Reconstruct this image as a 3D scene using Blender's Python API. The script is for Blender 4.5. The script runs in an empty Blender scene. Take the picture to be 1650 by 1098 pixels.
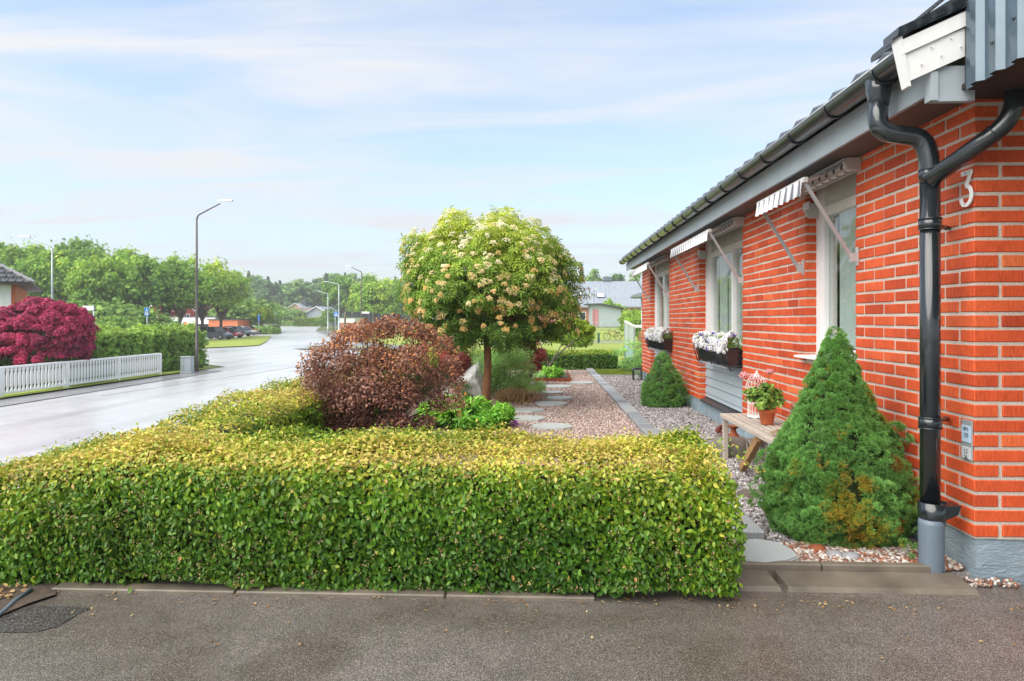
import bpy, bmesh, math, random
import numpy as np
from mathutils import Vector, Matrix
rng = np.random.default_rng(7)
random.seed(7)
C = bpy.context.scene.collection
PI = math.pi
def R(a): return math.radians(a)

# ------------------------------------------------------------ camera
F = 1100.0; CX = 825.0; HY = 516.0; EYE = 1.30
TH = math.atan(48 / 1100.0); CT = math.cos(TH); ST = math.sin(TH)
cam_d = bpy.data.cameras.new('camera'); cam = bpy.data.objects.new('camera', cam_d); C.objects.link(cam)
cam.location = (0, 0, EYE); cam.rotation_euler = (R(90), 0, TH)
cam_d.sensor_width = 36; cam_d.lens = 36 * F / 1650.0
cam_d.shift_y = -(549 - HY) / 1650.0
cam_d.clip_start = .05; cam_d.clip_end = 3000
bpy.context.scene.camera = cam

# ------------------------------------------------------------ world, sun, exposure
SUN_EL, SUN_AZ = 48.0, -62.0        # azimuth measured from +Y towards +X: the soft sun stands to the left, a little behind the camera
w = bpy.data.worlds.new('World'); bpy.context.scene.world = w; w.use_nodes = True
nt = w.node_tree; nt.nodes.clear()
def N(t, k, **kw):
    n = t.nodes.new(k)
    for a, b in kw.items():
        if a.startswith('i_'): n.inputs[a[2:].replace('_', ' ')].default_value = b
        else: setattr(n, a, b)
    return n
def math_n(t, op, a, b=None, c=None, clamp=False):
    n = t.nodes.new('ShaderNodeMath'); n.operation = op; n.use_clamp = clamp
    for i, v in enumerate((a, b, c)):
        if v is None: continue
        if isinstance(v, (int, float)): n.inputs[i].default_value = v
        else: t.links.new(v, n.inputs[i])
    return n.outputs[0]
def ramp_n(t, fac, stops, interp='LINEAR'):
    n = t.nodes.new('ShaderNodeValToRGB'); cr = n.color_ramp; cr.interpolation = interp
    while len(cr.elements) < len(stops): cr.elements.new(.5)
    for e, (p, c) in zip(cr.elements, stops):
        e.position = p; e.color = tuple(c) + (1,) if len(c) == 3 else c
    t.links.new(fac, n.inputs[0]); return n.outputs[0]
def mix_n(t, fac, a, b, mode='MIX'):
    n = t.nodes.new('ShaderNodeMix'); n.data_type = 'RGBA'; n.blend_type = mode
    for s, v in ((0, fac), (6, a), (7, b)):
        if isinstance(v, (int, float)): n.inputs[s].default_value = v
        elif isinstance(v, (tuple, list)): n.inputs[s].default_value = tuple(v) + (1,) if len(v) == 3 else v
        else: t.links.new(v, n.inputs[s])
    return n.outputs[2]
SKY_STR = .085
sky = N(nt, 'ShaderNodeTexSky', sky_type='NISHITA', sun_disc=False)
sky.sun_elevation = R(SUN_EL); sky.sun_rotation = R(SUN_AZ)
sky.air_density = 1.0; sky.dust_density = 2.0; sky.ozone_density = 1.2
tc = N(nt, 'ShaderNodeTexCoord'); sp = N(nt, 'ShaderNodeSeparateXYZ'); nt.links.new(tc.outputs['Generated'], sp.inputs[0])
zz = math_n(nt, 'ADD', math_n(nt, 'MAXIMUM', sp.outputs[2], 0.0), .12)
cu = math_n(nt, 'DIVIDE', sp.outputs[0], zz); cv = math_n(nt, 'DIVIDE', sp.outputs[1], zz)
cb = N(nt, 'ShaderNodeCombineXYZ'); nt.links.new(cu, cb.inputs[0]); nt.links.new(cv, cb.inputs[1])
mp = N(nt, 'ShaderNodeMapping'); mp.inputs['Rotation'].default_value = (0, 0, R(24)); mp.inputs['Scale'].default_value = (.42, 1.25, 1); mp.inputs['Location'].default_value = (2.3, .6, 0)
nt.links.new(cb.outputs[0], mp.inputs[0])
n1 = N(nt, 'ShaderNodeTexNoise'); n1.inputs['Scale'].default_value = 1.7; n1.inputs['Detail'].default_value = 7; n1.inputs['Roughness'].default_value = .56; n1.inputs['Distortion'].default_value = .9
nt.links.new(mp.outputs[0], n1.inputs['Vector'])
n2 = N(nt, 'ShaderNodeTexNoise'); n2.inputs['Scale'].default_value = .5; n2.inputs['Detail'].default_value = 3
nt.links.new(mp.outputs[0], n2.inputs['Vector'])
cs = math_n(nt, 'ADD', math_n(nt, 'MULTIPLY', n1.outputs[0], .62), math_n(nt, 'MULTIPLY', n2.outputs[0], .38))
cmask = ramp_n(nt, cs, [(.41, (.26,) * 3), (.49, (.55,) * 3), (.58, (1.0,) * 3)])
hor = math_n(nt, 'SUBTRACT', 1.0, math_n(nt, 'MULTIPLY', sp.outputs[2], 3.6, clamp=True), clamp=True)
cmask2 = math_n(nt, 'MAXIMUM', cmask, math_n(nt, 'MULTIPLY', hor, .8))
CLOUD = 5.9
cloudc = mix_n(nt, hor, (CLOUD * .985, CLOUD * 1.01, CLOUD * 1.06), (CLOUD * .90, CLOUD * .95, CLOUD * 1.02))
skyb = mix_n(nt, 1.0, sky.outputs[0], (1.72, 1.86, 1.90), 'MULTIPLY')
col = mix_n(nt, cmask2, skyb, cloudc)
bg = N(nt, 'ShaderNodeBackground'); bg.inputs[1].default_value = SKY_STR
nt.links.new(col, bg.inputs[0])
wo = N(nt, 'ShaderNodeOutputWorld'); nt.links.new(bg.outputs[0], wo.inputs[0])

sd = bpy.data.lights.new('sun', 'SUN'); sun = bpy.data.objects.new('sun', sd); C.objects.link(sun)
sd.energy = 3.1; sd.angle = R(70); sd.color = (1, .95, .88)
az = R(SUN_AZ); el = R(SUN_EL)
sdir = Vector((math.sin(az) * math.cos(el), math.cos(az) * math.cos(el), math.sin(el)))
SUNDIR_FIX = Vector((-.66, -.62, 0)).normalized() * math.cos(el)
sdir = Vector((SUNDIR_FIX.x, SUNDIR_FIX.y, math.sin(el)))
sky.sun_rotation = math.atan2(sdir.x, sdir.y)
sun.rotation_euler = sdir.to_track_quat('Z', 'Y').to_euler()
vs = bpy.context.scene.view_settings
bpy.context.scene.display_settings.display_device = 'sRGB'
vs.view_transform = 'Standard'; vs.look = 'None'; vs.gamma = 1; vs.exposure = .85
bpy.context.scene.cycles.use_denoising = True
bpy.context.scene.cycles.max_bounces = 6
bpy.context.scene.cycles.transparent_max_bounces = 12
bpy.context.scene.cycles.use_adaptive_sampling = True
bpy.context.scene.cycles.adaptive_threshold = .015
try: bpy.context.scene.cycles.texture_limit_render = 'OFF'
except Exception: pass

# ------------------------------------------------------------ helpers
def at(px, py=None, d=None, z=None):
    """photo pixel -> world point, at depth d or on the level z"""
    if d is None: d = (EYE - z) * F / (py - HY)
    r = (px - CX) / F * d
    zz_ = EYE + (HY - py) / F * d if z is None else z
    return Vector((r * CT - d * ST, r * ST + d * CT, zz_))
def onx(px, X):
    """depth and Y of the point of the plane x = X seen in column px"""
    u = (px - CX) / F; d = X / (u * CT - ST)
    return d, d * (u * ST + CT)

def hz(X, Y):
    X = np.asarray(X, float); Y = np.asarray(Y, float)
    def ss(a, b, t):
        t = np.clip((t - a) / (b - a), 0, 1); return t * t * (3 - 2 * t)
    left = -1.2 + .9 * ss(110, 210, Y) + .5 * ss(200, 330, Y)
    right = -.62 * ss(24, 50, Y) - .08 * ss(50, 67, Y) + 1.1 * ss(70, 96, Y) + .5 * ss(100, 160, Y)
    t = np.clip((Y - 20) / 50, 0, 1)
    xl = -7 + t * -15; xr = -3.3 + t * 1.3
    wgt = ss(0, 1, (X - xl) / (xr - xl))
    return left * (1 - wgt) + right * wgt

def root_loc(o):
    while o.parent is not None: o = o.parent
    return o.location
def link(name, me, mats, parent=None):
    o = bpy.data.objects.new(name, me); C.objects.link(o)
    if not isinstance(mats, (list, tuple)): mats = [mats]
    for m in mats: me.materials.append(m)
    if parent is not None: o.parent = parent
    return o
def tag(o, label=None, cat=None, group=None, kind=None):
    if label: o['label'] = label
    if cat: o['category'] = cat
    if group: o['group'] = group
    if kind: o['kind'] = kind
    return o
def thing(name, label, cat, loc=(0, 0, 0), group=None, rz=0):
    o = bpy.data.objects.new(name, None); C.objects.link(o); o.location = loc; o.rotation_euler = (0, 0, rz)
    o.empty_display_size = .2
    return tag(o, label, cat, group)
def dup(o, loc=None, rz=None, label=None, parent=None, scale=None, group=None, first=True):
    c = o.copy(); C.objects.link(c)
    if parent is not None: c.parent = parent
    if loc is not None: c.location = loc
    if rz is not None: c.rotation_euler = (0, 0, rz)
    if scale is not None: c.scale = scale
    if label: c['label'] = label
    if group: c['group'] = group
    for ch in [x for x in o.children]: dup(ch, parent=c)
    return c

class MB:
    def __init__(s): s.v = []; s.f = []; s.m = []; s.s = []
    def face(s, idx, m=0, sm=False): s.f.append(tuple(idx)); s.m.append(m); s.s.append(sm)
    def poly(s, pts, m=0):
        b = len(s.v); s.v += [tuple(p) for p in pts]; s.face(range(b, b + len(pts)), m); return s
    def hexa(s, p, m=0):
        b = len(s.v); s.v += [tuple(q) for q in p]
        for f in ((0, 3, 2, 1), (4, 5, 6, 7), (0, 1, 5, 4), (1, 2, 6, 5), (2, 3, 7, 6), (3, 0, 4, 7)): s.face([b + i for i in f], m)
        return s
    def box(s, x0, x1, y0, y1, z0, z1, m=0):
        return s.hexa([(x0, y0, z0), (x1, y0, z0), (x1, y1, z0), (x0, y1, z0), (x0, y0, z1), (x1, y0, z1), (x1, y1, z1), (x0, y1, z1)], m)
    def cbox(s, x0, x1, y0, y1, z0, z1, c=.004, m=0):
        """chamfered box"""
        lo = (x0, y0, z0); hi = (x1, y1, z1); b = len(s.v); ids = {}
        for i in (0, 1):
            for j in (0, 1):
                for k in (0, 1):
                    co = [(lo, hi)[i][0], (lo, hi)[j][1], (lo, hi)[k][2]]; sg = [1 - 2 * i, 1 - 2 * j, 1 - 2 * k]
                    for ax in range(3):
                        p = list(co)
                        for q in range(3):
                            if q != ax: p[q] += sg[q] * c
                        ids[(i, j, k, ax)] = len(s.v); s.v.append(tuple(p))
        I = lambda i, j, k, a: ids[(i, j, k, a)]
        for i in (0, 1):
            q = [I(i, 0, 0, 0), I(i, 1, 0, 0), I(i, 1, 1, 0), I(i, 0, 1, 0)]; s.face(q if i else q[::-1], m)
            q = [I(0, i, 0, 1), I(0, i, 1, 1), I(1, i, 1, 1), I(1, i, 0, 1)]; s.face(q if i else q[::-1], m)
            q = [I(0, 0, i, 2), I(1, 0, i, 2), I(1, 1, i, 2), I(0, 1, i, 2)]; s.face(q if i else q[::-1], m)
        for a in (0, 1):
            for c_ in (0, 1):
                s.face([I(a, c_, 0, 0), I(a, c_, 1, 0), I(a, c_, 1, 1), I(a, c_, 0, 1)], m)
                s.face([I(a, 0, c_, 0), I(a, 1, c_, 0), I(a, 1, c_, 2), I(a, 0, c_, 2)], m)
                s.face([I(0, a, c_, 1), I(1, a, c_, 1), I(1, a, c_, 2), I(0, a, c_, 2)], m)
        for i in (0, 1):
            for j in (0, 1):
                for k in (0, 1): s.face([I(i, j, k, 0), I(i, j, k, 1), I(i, j, k, 2)], m)
        return s
    def prism(s, poly, axis, a0, a1, m=0):
        """poly of 2-D points in the two other axes, extruded along axis"""
        def P(q, a):
            q = list(q); q.insert(axis, a); return tuple(q)
        b = len(s.v); n = len(poly); s.v += [P(q, a0) for q in poly] + [P(q, a1) for q in poly]
        s.face([b + i for i in range(n)][::-1], m); s.face([b + n + i for i in range(n)], m)
        for i in range(n): s.face((b + i, b + (i + 1) % n, b + n + (i + 1) % n, b + n + i), m)
        return s
    def tube(s, pts, r, seg=10, m=0, caps=True):
        pts = [Vector(p) for p in pts]; n = len(pts)
        rr = r if isinstance(r, (list, tuple)) else [r] * n
        b = len(s.v); up = None
        for i, p in enumerate(pts):
            t = (pts[min(i + 1, n - 1)] - pts[max(i - 1, 0)]).normalized()
            if up is None:
                a = Vector((0, 0, 1)) if abs(t.z) < .9 else Vector((1, 0, 0))
                up = (a - a.dot(t) * t).normalized()
            else: up = (up - up.dot(t) * t).normalized()
            sd_ = t.cross(up)
            for k in range(seg):
                a = 2 * PI * k / seg
                s.v.append(tuple(p + (up * math.cos(a) + sd_ * math.sin(a)) * rr[i]))
        for i in range(n - 1):
            for k in range(seg):
                k2 = (k + 1) % seg
                s.face((b + i * seg + k, b + i * seg + k2, b + (i + 1) * seg + k2, b + (i + 1) * seg + k), m, True)
        if caps:
            s.face([b + k for k in range(seg)][::-1], m); s.face([b + (n - 1) * seg + k for k in range(seg)], m)
        return s
    def lathe(s, c, prof, seg=20, m=0):
        b = len(s.v); n = len(prof)
        for (r, z) in prof:
            for k in range(seg):
                a = 2 * PI * k / seg; s.v.append((c[0] + r * math.cos(a), c[1] + r * math.sin(a), c[2] + z))
        for i in range(n - 1):
            for k in range(seg):
                k2 = (k + 1) % seg
                s.face((b + i * seg + k, b + i * seg + k2, b + (i + 1) * seg + k2, b + (i + 1) * seg + k), m, True)
        s.face([b + k for k in range(seg)][::-1], m); s.face([b + (n - 1) * seg + k for k in range(seg)], m)
        return s
    def bar(s, a, b_, w_, h_, m=0):
        a = Vector(a); b_ = Vector(b_); t = (b_ - a).normalized()
        u = Vector((0, 0, 1)) if abs(t.z) < .95 else Vector((0, 1, 0))
        sd_ = t.cross(u).normalized(); up = sd_.cross(t)
        q = [(-1, -1), (1, -1), (1, 1), (-1, 1)]
        P = [a + sd_ * i * w_ / 2 + up * j * h_ / 2 for i, j in q] + [b_ + sd_ * i * w_ / 2 + up * j * h_ / 2 for i, j in q]
        return s.hexa(P, m)
    def grid(s, fn, nu, nv, m=0, sm=True, flip=False):
        b = len(s.v)
        for i in range(nu + 1):
            for j in range(nv + 1): s.v.append(tuple(fn(i / nu, j / nv)))
        for i in range(nu):
            for j in range(nv):
                q = (b + i * (nv + 1) + j, b + (i + 1) * (nv + 1) + j, b + (i + 1) * (nv + 1) + j + 1, b + i * (nv + 1) + j + 1)
                s.face(q[::-1] if flip else q, m, sm)
        return s
    def build(s, name, mats, parent=None, tint=None, fix=True):
        me = bpy.data.meshes.new(name)
        v = s.v
        if parent is not None:
            L = root_loc(parent); v = [(p[0] - L[0], p[1] - L[1], p[2] - L[2]) for p in v]
        me.from_pydata(v, [], s.f)
        me.polygons.foreach_set('material_index', s.m); me.polygons.foreach_set('use_smooth', s.s)
        if fix:
            bm = bmesh.new(); bm.from_mesh(me); bmesh.ops.recalc_face_normals(bm, faces=bm.faces); bm.to_mesh(me); bm.free()
        if tint is not None:
            at_ = me.attributes.new('tint', 'FLOAT', 'POINT'); at_.data.foreach_set('value', np.asarray(tint, np.float32))
        me.update()
        return link(name, me, mats, parent)

def nrm(a): return a / np.maximum(np.linalg.norm(a, axis=-1, keepdims=True), 1e-9)
def rnd3(n): return rng.normal(size=(n, 3))
def scatter(name, tmpl, P, X, Y, Z, S, tint, mat, parent=None, extra=None, tattr=None):
    """one mesh of many small copies of a template (leaves, needles, stones)"""
    tv, tf = tmpl; tv = np.asarray(tv, float); K = len(tv); n = len(P)
    S = np.asarray(S, float)
    if S.ndim == 1: S = np.repeat(S[:, None], 3, 1)
    V = (P[:, None, :] + X[:, None, :] * (tv[None, :, 0:1] * S[:, None, 0:1]) + Y[:, None, :] * (tv[None, :, 1:2] * S[:, None, 1:2]) + Z[:, None, :] * (tv[None, :, 2:3] * S[:, None, 2:3]))
    V = V.reshape(-1, 3)
    if parent is not None:
        L = root_loc(parent); V = V - np.array([L[0], L[1], L[2]])
    lens = np.array([len(f) for f in tf]); flat = np.concatenate([np.array(f) for f in tf])
    loops = (flat[None, :] + (np.arange(n) * K)[:, None]).ravel()
    tot = np.tile(lens, n); st = np.concatenate([[0], np.cumsum(tot)[:-1]])
    me = bpy.data.meshes.new(name)
    me.vertices.add(len(V)); me.vertices.foreach_set('co', V.astype(np.float32).ravel())
    me.loops.add(len(loops)); me.loops.foreach_set('vertex_index', loops.astype(np.int32))
    me.polygons.add(len(tot)); me.polygons.foreach_set('loop_start', st.astype(np.int32)); me.polygons.foreach_set('loop_total', tot.astype(np.int32))
    me.update(calc_edges=True)
    a = me.attributes.new('tint', 'FLOAT', 'POINT')
    tt = np.repeat(np.asarray(tint, float), K)
    if tattr is not None: tt = tt + np.tile(np.asarray(tattr), n)
    a.data.foreach_set('value', tt.astype(np.float32))
    return link(name, me, mat, parent)
def frames(O, tip, r1=.5, r2=.5):
    n = len(O); Z = nrm(O + rnd3(n) * r1); T = nrm(np.asarray(tip) + rnd3(n) * r2)
    Y = nrm(T - (T * Z).sum(1, keepdims=True) * Z); return np.cross(Y, Z), Y, Z

# leaf templates: x side, y length, z normal
def T_oval(wd=.55, fold=.10, curl=.12):
    a = wd / 2
    v = [(0, 0, 0), (-a * .8, .28, fold), (-a * .9, .62, fold * .9 - curl * .3), (0, 1, -curl), (a * .9, .62, fold * .9 - curl * .3), (a * .8, .28, fold), (0, .3, 0), (0, .64, -curl * .35)]
    f = [(0, 6, 1), (1, 6, 7, 2), (2, 7, 3), (0, 5, 6), (5, 4, 7, 6), (4, 3, 7)]
    return v, f
def T_kite(wd=.6, fold=.12):
    a = wd / 2; return [(0, 0, 0), (-a, .45, fold), (0, 1, 0), (a, .45, fold)], [(0, 2, 1), (0, 3, 2)]
def T_multi(parts):
    V = []; Fc = []
    for (ox, oy, oz, ang, ln, wd, droop) in parts:
        kv, kf = T_kite(wd, .08); b = len(V); c_, s_ = math.cos(ang), math.sin(ang)
        for x, y, z in kv:
            x *= ln; y *= ln; z *= ln; V.append((ox + x * c_ + y * s_, oy - x * s_ + y * c_, oz + z - droop * (y / ln) ** 2 * ln))
        Fc += [tuple(b + i for i in f) for f in kf]
    return V, Fc
T_elder = T_multi([(0, .55, 0, 0, .55, .3, .25), (0, .45, 0, R(62), .46, .32, .3), (0, .45, 0, R(-62), .46, .32, .3), (0, .18, 0, R(72), .42, .32, .3), (0, .18, 0, R(-72), .42, .32, .3)])
T_palm = T_multi([(0, 0, 0, 0, 1, .32, .2), (0, 0, 0, R(42), .85, .32, .25), (0, 0, 0, R(-42), .85, .32, .25), (0, 0, 0, R(88), .6, .34, .3), (0, 0, 0, R(-88), .6, .34, .3)])
T_clump = T_multi([(0, 0, 0, R(a), .8, .55, .2) for a in (0, 75, 150, 225, 300)])
def T_needles(k=9, tilt=.75, wd=.10, seed=1):
    r_ = random.Random(seed); V = []; Fc = []
    for i in range(k):
        a = 2 * PI * i / k + r_.uniform(-.3, .3); t = tilt * r_.uniform(.4, 1.15); d = Vector((math.sin(a) * math.sin(t), math.cos(a) * math.sin(t), math.cos(t)))
        s_ = d.cross(Vector((r_.uniform(-1, 1), r_.uniform(-1, 1), .3))).normalized() * wd / 2; b = len(V); o = d * .05
        V += [tuple(o - s_), tuple(o + s_), tuple(d * r_.uniform(.75, 1))]; Fc.append((b, b + 1, b + 2))
    return V, Fc
def T_blades(k=5, spread=.5, wd=.06, seed=3):
    r_ = random.Random(seed); V = []; Fc = []
    for i in range(k):
        a = r_.uniform(0, 2 * PI); t = spread * r_.uniform(.2, 1.2); l = r_.uniform(.6, 1); c_, s_ = math.cos(a), math.sin(a); b = len(V)
        for q, wf in ((0, 1), (.5, .8), (1, .05)):
            x = math.sin(t * (.5 + q)) * q * l; z = math.cos(t * q) * q * l
            for sg in (-1, 1): V.append((c_ * x - s_ * sg * wd * wf / 2, s_ * x + c_ * sg * wd * wf / 2, z))
        Fc += [(b, b + 1, b + 3, b + 2), (b + 2, b + 3, b + 5, b + 4)]
    return V, Fc
def T_stone(seed=0, flat=.7):
    r_ = random.Random(seed)
    V = [(x * r_.uniform(.3, .55), y * r_.uniform(.3, .55), z * r_.uniform(.3, .55) * flat) for x in (-1, 1) for y in (-1, 1) for z in (-1, 1)]
    return V, [(0, 1, 3, 2), (4, 6, 7, 5), (0, 4, 5, 1), (2, 3, 7, 6), (0, 2, 6, 4), (1, 5, 7, 3)]

# ------------------------------------------------------------ materials
def newmat(name):
    m = bpy.data.materials.new(name); m.use_nodes = True; t = m.node_tree; t.nodes.clear()
    b = N(t, 'ShaderNodeBsdfPrincipled'); o = N(t, 'ShaderNodeOutputMaterial'); t.links.new(b.outputs[0], o.inputs[0]); return m, t, b, o
def setc(t, sock, v):
    if isinstance(v, (tuple, list)): sock.default_value = tuple(v) + (1,) if len(v) == 3 else v
    elif isinstance(v, (int, float)): sock.default_value = v
    else: t.links.new(v, sock)
def coord(t, scale=(1, 1, 1), rot=(0, 0, 0)):
    c_ = N(t, 'ShaderNodeTexCoord'); m_ = N(t, 'ShaderNodeMapping'); m_.inputs['Scale'].default_value = scale; m_.inputs['Rotation'].default_value = rot
    t.links.new(c_.outputs['Object'], m_.inputs[0]); return m_.outputs[0]
def noise(t, vec, scale, detail=4, rough=.55, dist=0):
    n = N(t, 'ShaderNodeTexNoise'); n.inputs['Scale'].default_value = scale; n.inputs['Detail'].default_value = detail; n.inputs['Roughness'].default_value = rough; n.inputs['Distortion'].default_value = dist
    if vec is not None: t.links.new(vec, n.inputs['Vector'])
    return n.outputs[0]
def bump(t, b, h, strength=.3, dist=.01):
    n = N(t, 'ShaderNodeBump'); n.inputs['Strength'].default_value = strength; n.inputs['Distance'].default_value = dist
    t.links.new(h, n.inputs['Height']); t.links.new(n.outputs[0], b.inputs['Normal']); return n
def simple(name, col, rough=.6, var=.12, scale=6, metal=0, bmp=0, bscale=60, stretch=(1, 1, 1), coat=0, spec=.5):
    m, t, b, o = newmat(name); v = coord(t, stretch); n = noise(t, v, scale, 5)
    lo = tuple(c * (1 - var) for c in col); hi = tuple(min(1, c * (1 + var)) for c in col)
    setc(t, b.inputs['Base Color'], ramp_n(t, n, [(.3, lo), (.7, hi)]))
    b.inputs['Roughness'].default_value = rough; b.inputs['Metallic'].default_value = metal; b.inputs['Coat Weight'].default_value = coat
    b.inputs['Specular IOR Level'].default_value = spec
    if bmp: bump(t, b, noise(t, v, bscale, 4), bmp, .005)
    return m
def leafmat(name, stops, rough=.45, trans=.25, spec=.4, var=.25, vscale=3.0):
    m, t, b, o = newmat(name)
    a = N(t, 'ShaderNodeAttribute'); a.attribute_name = 'tint'
    colr = ramp_n(t, a.outputs['Fac'], stops)
    nn = noise(t, coord(t), vscale, 3)
    colr = mix_n(t, 1.0, colr, ramp_n(t, nn, [(.3, (1 - var,) * 3), (.7, (1 + var, 1 + var, 1 + var * .8))]), 'MULTIPLY')
    t.links.new(colr, b.inputs['Base Color']); b.inputs['Roughness'].default_value = rough; b.inputs['Specular IOR Level'].default_value = spec
    tr = N(t, 'ShaderNodeBsdfTranslucent'); t.links.new(colr, tr.inputs[0])
    mx = N(t, 'ShaderNodeMixShader'); mx.inputs[0].default_value = trans
    t.links.new(b.outputs[0], mx.inputs[1]); t.links.new(tr.outputs[0], mx.inputs[2]); t.links.new(mx.outputs[0], o.inputs[0])
    return m
M = {}
# brick: colour per brick in 'tint', vertical drag marks
m, t, b, o = newmat('brick'); a = N(t, 'ShaderNodeAttribute'); a.attribute_name = 'tint'
v = coord(t, (1, 1, .12)); drag = noise(t, v, 160, 4, .6); big = noise(t, coord(t), 3.5, 4)
c1 = ramp_n(t, a.outputs['Fac'], [(0, (.50, .062, .018)), (.5, (.69, .100, .027)), (.85, (.74, .128, .038)), (1, (.76, .19, .055))])
c1 = mix_n(t, 1.0, c1, ramp_n(t, drag, [(.30, (.72, .62, .58)), (.55, (1, 1, 1)), (.75, (1.16, 1.3, 1.4))]), 'MULTIPLY')
c1 = mix_n(t, 1.0, c1, ramp_n(t, big, [(.3, (.82, .8, .78)), (.7, (1.12, 1.12, 1.1))]), 'MULTIPLY')
t.links.new(c1, b.inputs['Base Color']); b.inputs['Roughness'].default_value = .62; b.inputs['Specular IOR Level'].default_value = .35
bump(t, b, math_n(t, 'ADD', drag, noise(t, coord(t), 90, 3)), .55, .004); M['brick'] = m
m, t, b, o = newmat('mortar'); v = coord(t); n = noise(t, v, 120, 4, .7); n5 = noise(t, v, 2.5, 4)
c1 = mix_n(t, 1.0, ramp_n(t, n, [(.3, (.46, .40, .34)), (.55, (.64, .58, .50)), (.75, (.74, .68, .60))]), ramp_n(t, n5, [(.3, (.8, .78, .76)), (.7, (1.05, 1.05, 1.05))]), 'MULTIPLY')
t.links.new(c1, b.inputs['Base Color']); b.inputs['Roughness'].default_value = .9
bump(t, b, n, .6, .004); M['mortar'] = m
# plinth: rough blue grey painted render
m, t, b, o = newmat('plinth paint'); v = coord(t); n = noise(t, coord(t, (1, 1, 3)), 14, 6, .65, 1.2)
c1 = ramp_n(t, noise(t, v, 4, 5), [(.3, (.25, .33, .39)), (.7, (.37, .46, .52))]); t.links.new(c1, b.inputs['Base Color']); b.inputs['Roughness'].default_value = .55
bump(t, b, n, .9, .02); M['plinth'] = m
# wet asphalt with chippings
def asphalt(name, base, wet_lo, wet_hi, chip, ps=.6, wetsc=.8, chipscale=260, coat=.0):
    m, t, b, o = newmat(name); v = coord(t)
    vo = N(t, 'ShaderNodeTexVoronoi'); vo.inputs['Scale'].default_value = chipscale; t.links.new(v, vo.inputs['Vector'])
    vc = N(t, 'ShaderNodeSeparateColor'); t.links.new(vo.outputs['Color'], vc.inputs[0])
    grain = ramp_n(t, vc.outputs[0], [(0, tuple(c * .35 for c in base)), (.5, base), (.82, tuple(c * 1.5 for c in base)), (.93, chip)])
    big = noise(t, v, wetsc, 5, .6, .6); med = noise(t, v, 7, 4)
    cc = mix_n(t, 1.0, grain, ramp_n(t, big, [(.36, (.72, .66, .60)), (.5, (.94, .92, .90)), (.64, (1.10, 1.09, 1.10))]), 'MULTIPLY')
    cc = mix_n(t, 1.0, cc, ramp_n(t, med, [(.3, (.86,) * 3), (.7, (1.1,) * 3)]), 'MULTIPLY')
    t.links.new(cc, b.inputs['Base Color'])
    rr = ramp_n(t, big, [(.40, (wet_lo,) * 3), (.58, (wet_hi,) * 3)]); t.links.new(rr, b.inputs['Roughness'])
    b.inputs['Coat Weight'].default_value = coat; b.inputs['Coat Roughness'].default_value = .18
    bump(t, b, vo.outputs['Distance'], .5, .004); return m
M['asphalt'] = asphalt('driveway asphalt', (.128, .110, .095), .24, .44, (.38, .355, .325), chipscale=380, coat=.25)
M['patch'] = asphalt('patched asphalt', (.060, .055, .052), .3, .5, (.26, .26, .26), chipscale=260)
m, t, b, o = newmat('wet street'); v = coord(t); big = noise(t, v, .25, 5, .6, .5)
t.links.new(ramp_n(t, big, [(.3, (.58, .58, .60)), (.7, (.70, .70, .72))]), b.inputs['Base Color']); t.links.new(ramp_n(t, big, [(.3, (.3,) * 3), (.7, (.5,) * 3)]), b.inputs['Roughness'])
b.inputs['Specular IOR Level'].default_value = .9; b.inputs['Coat Weight'].default_value = .8; b.inputs['Coat Roughness'].default_value = .22
trk = noise(t, coord(t, (.9, .05, 1), (0, 0, R(4))), 1.3, 5, .6); grn = noise(t, coord(t), 3.0, 6, .7)
lk = b.inputs['Base Color'].links[0].from_socket; t.links.new(mix_n(t, 1.0, mix_n(t, 1.0, lk, ramp_n(t, trk, [(.38, (.82, .82, .83)), (.55, (1.03,) * 3)]), 'MULTIPLY'), ramp_n(t, grn, [(.35, (.90,) * 3), (.6, (1.04,) * 3)]), 'MULTIPLY'), b.inputs['Base Color'])
bump(t, b, noise(t, v, 60, 3), .08, .004); M['street'] = m
M['walk'] = simple('pavement asphalt', (.30, .29, .30), .4, .15, 1.5, bmp=.2, bscale=80, coat=.4)
M['concrete'] = simple('concrete', (.20, .18, .15), .7, .22, 9, bmp=.5, bscale=120)
M['concrete_wet'] = simple('wet concrete', (.155, .13, .10), .45, .3, 5, bmp=.4, bscale=150)
M['paver'] = simple('grey paver', (.27, .27, .28), .6, .2, 12, bmp=.4, bscale=120)
M['slab'] = simple('pale stone slab', (.42, .44, .41), .5, .15, 30, bmp=.3, bscale=120)
M['granite'] = simple('granite', (.40, .42, .42), .55, .4, 160, bmp=.4, bscale=140)
M['boulder'] = simple('pale boulder', (.55, .54, .52), .7, .35, 14, bmp=.8, bscale=30)
M['soil'] = simple('soil', (.07, .05, .035), .95, .35, 20, bmp=.7, bscale=60)
M['grass'] = simple('lawn', (.17, .22, .035), .85, .3, 1.2, bmp=.6, bscale=90)
M['lawn_far'] = simple('street lawn', (.27, .33, .045), .85, .22, .35, bmp=.4, bscale=30)
M['field'] = simple('garden ground', (.10, .13, .03), .9, .3, .5)
M['steel_grey'] = simple('grey coated steel', (.19, .235, .275), .38, .08, 3, metal=.35)
M['panel'] = simple('corrugated steel', (.095, .14, .175), .28, .12, 5, metal=.35, coat=.4)
M['black_pipe'] = simple('black downpipe', (.014, .019, .023), .22, .2, 8, coat=.6)
M['grey_pipe'] = simple('grey ground pipe', (.13, .17, .21), .4, .1, 8)
M['gutter'] = simple('dark gutter', (.030, .036, .042), .30, .25, 7, metal=.3, coat=.5)
M['gutter_lip'] = simple('gutter lip', (.35, .38, .39), .3, .1, 5, metal=.6)
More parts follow.
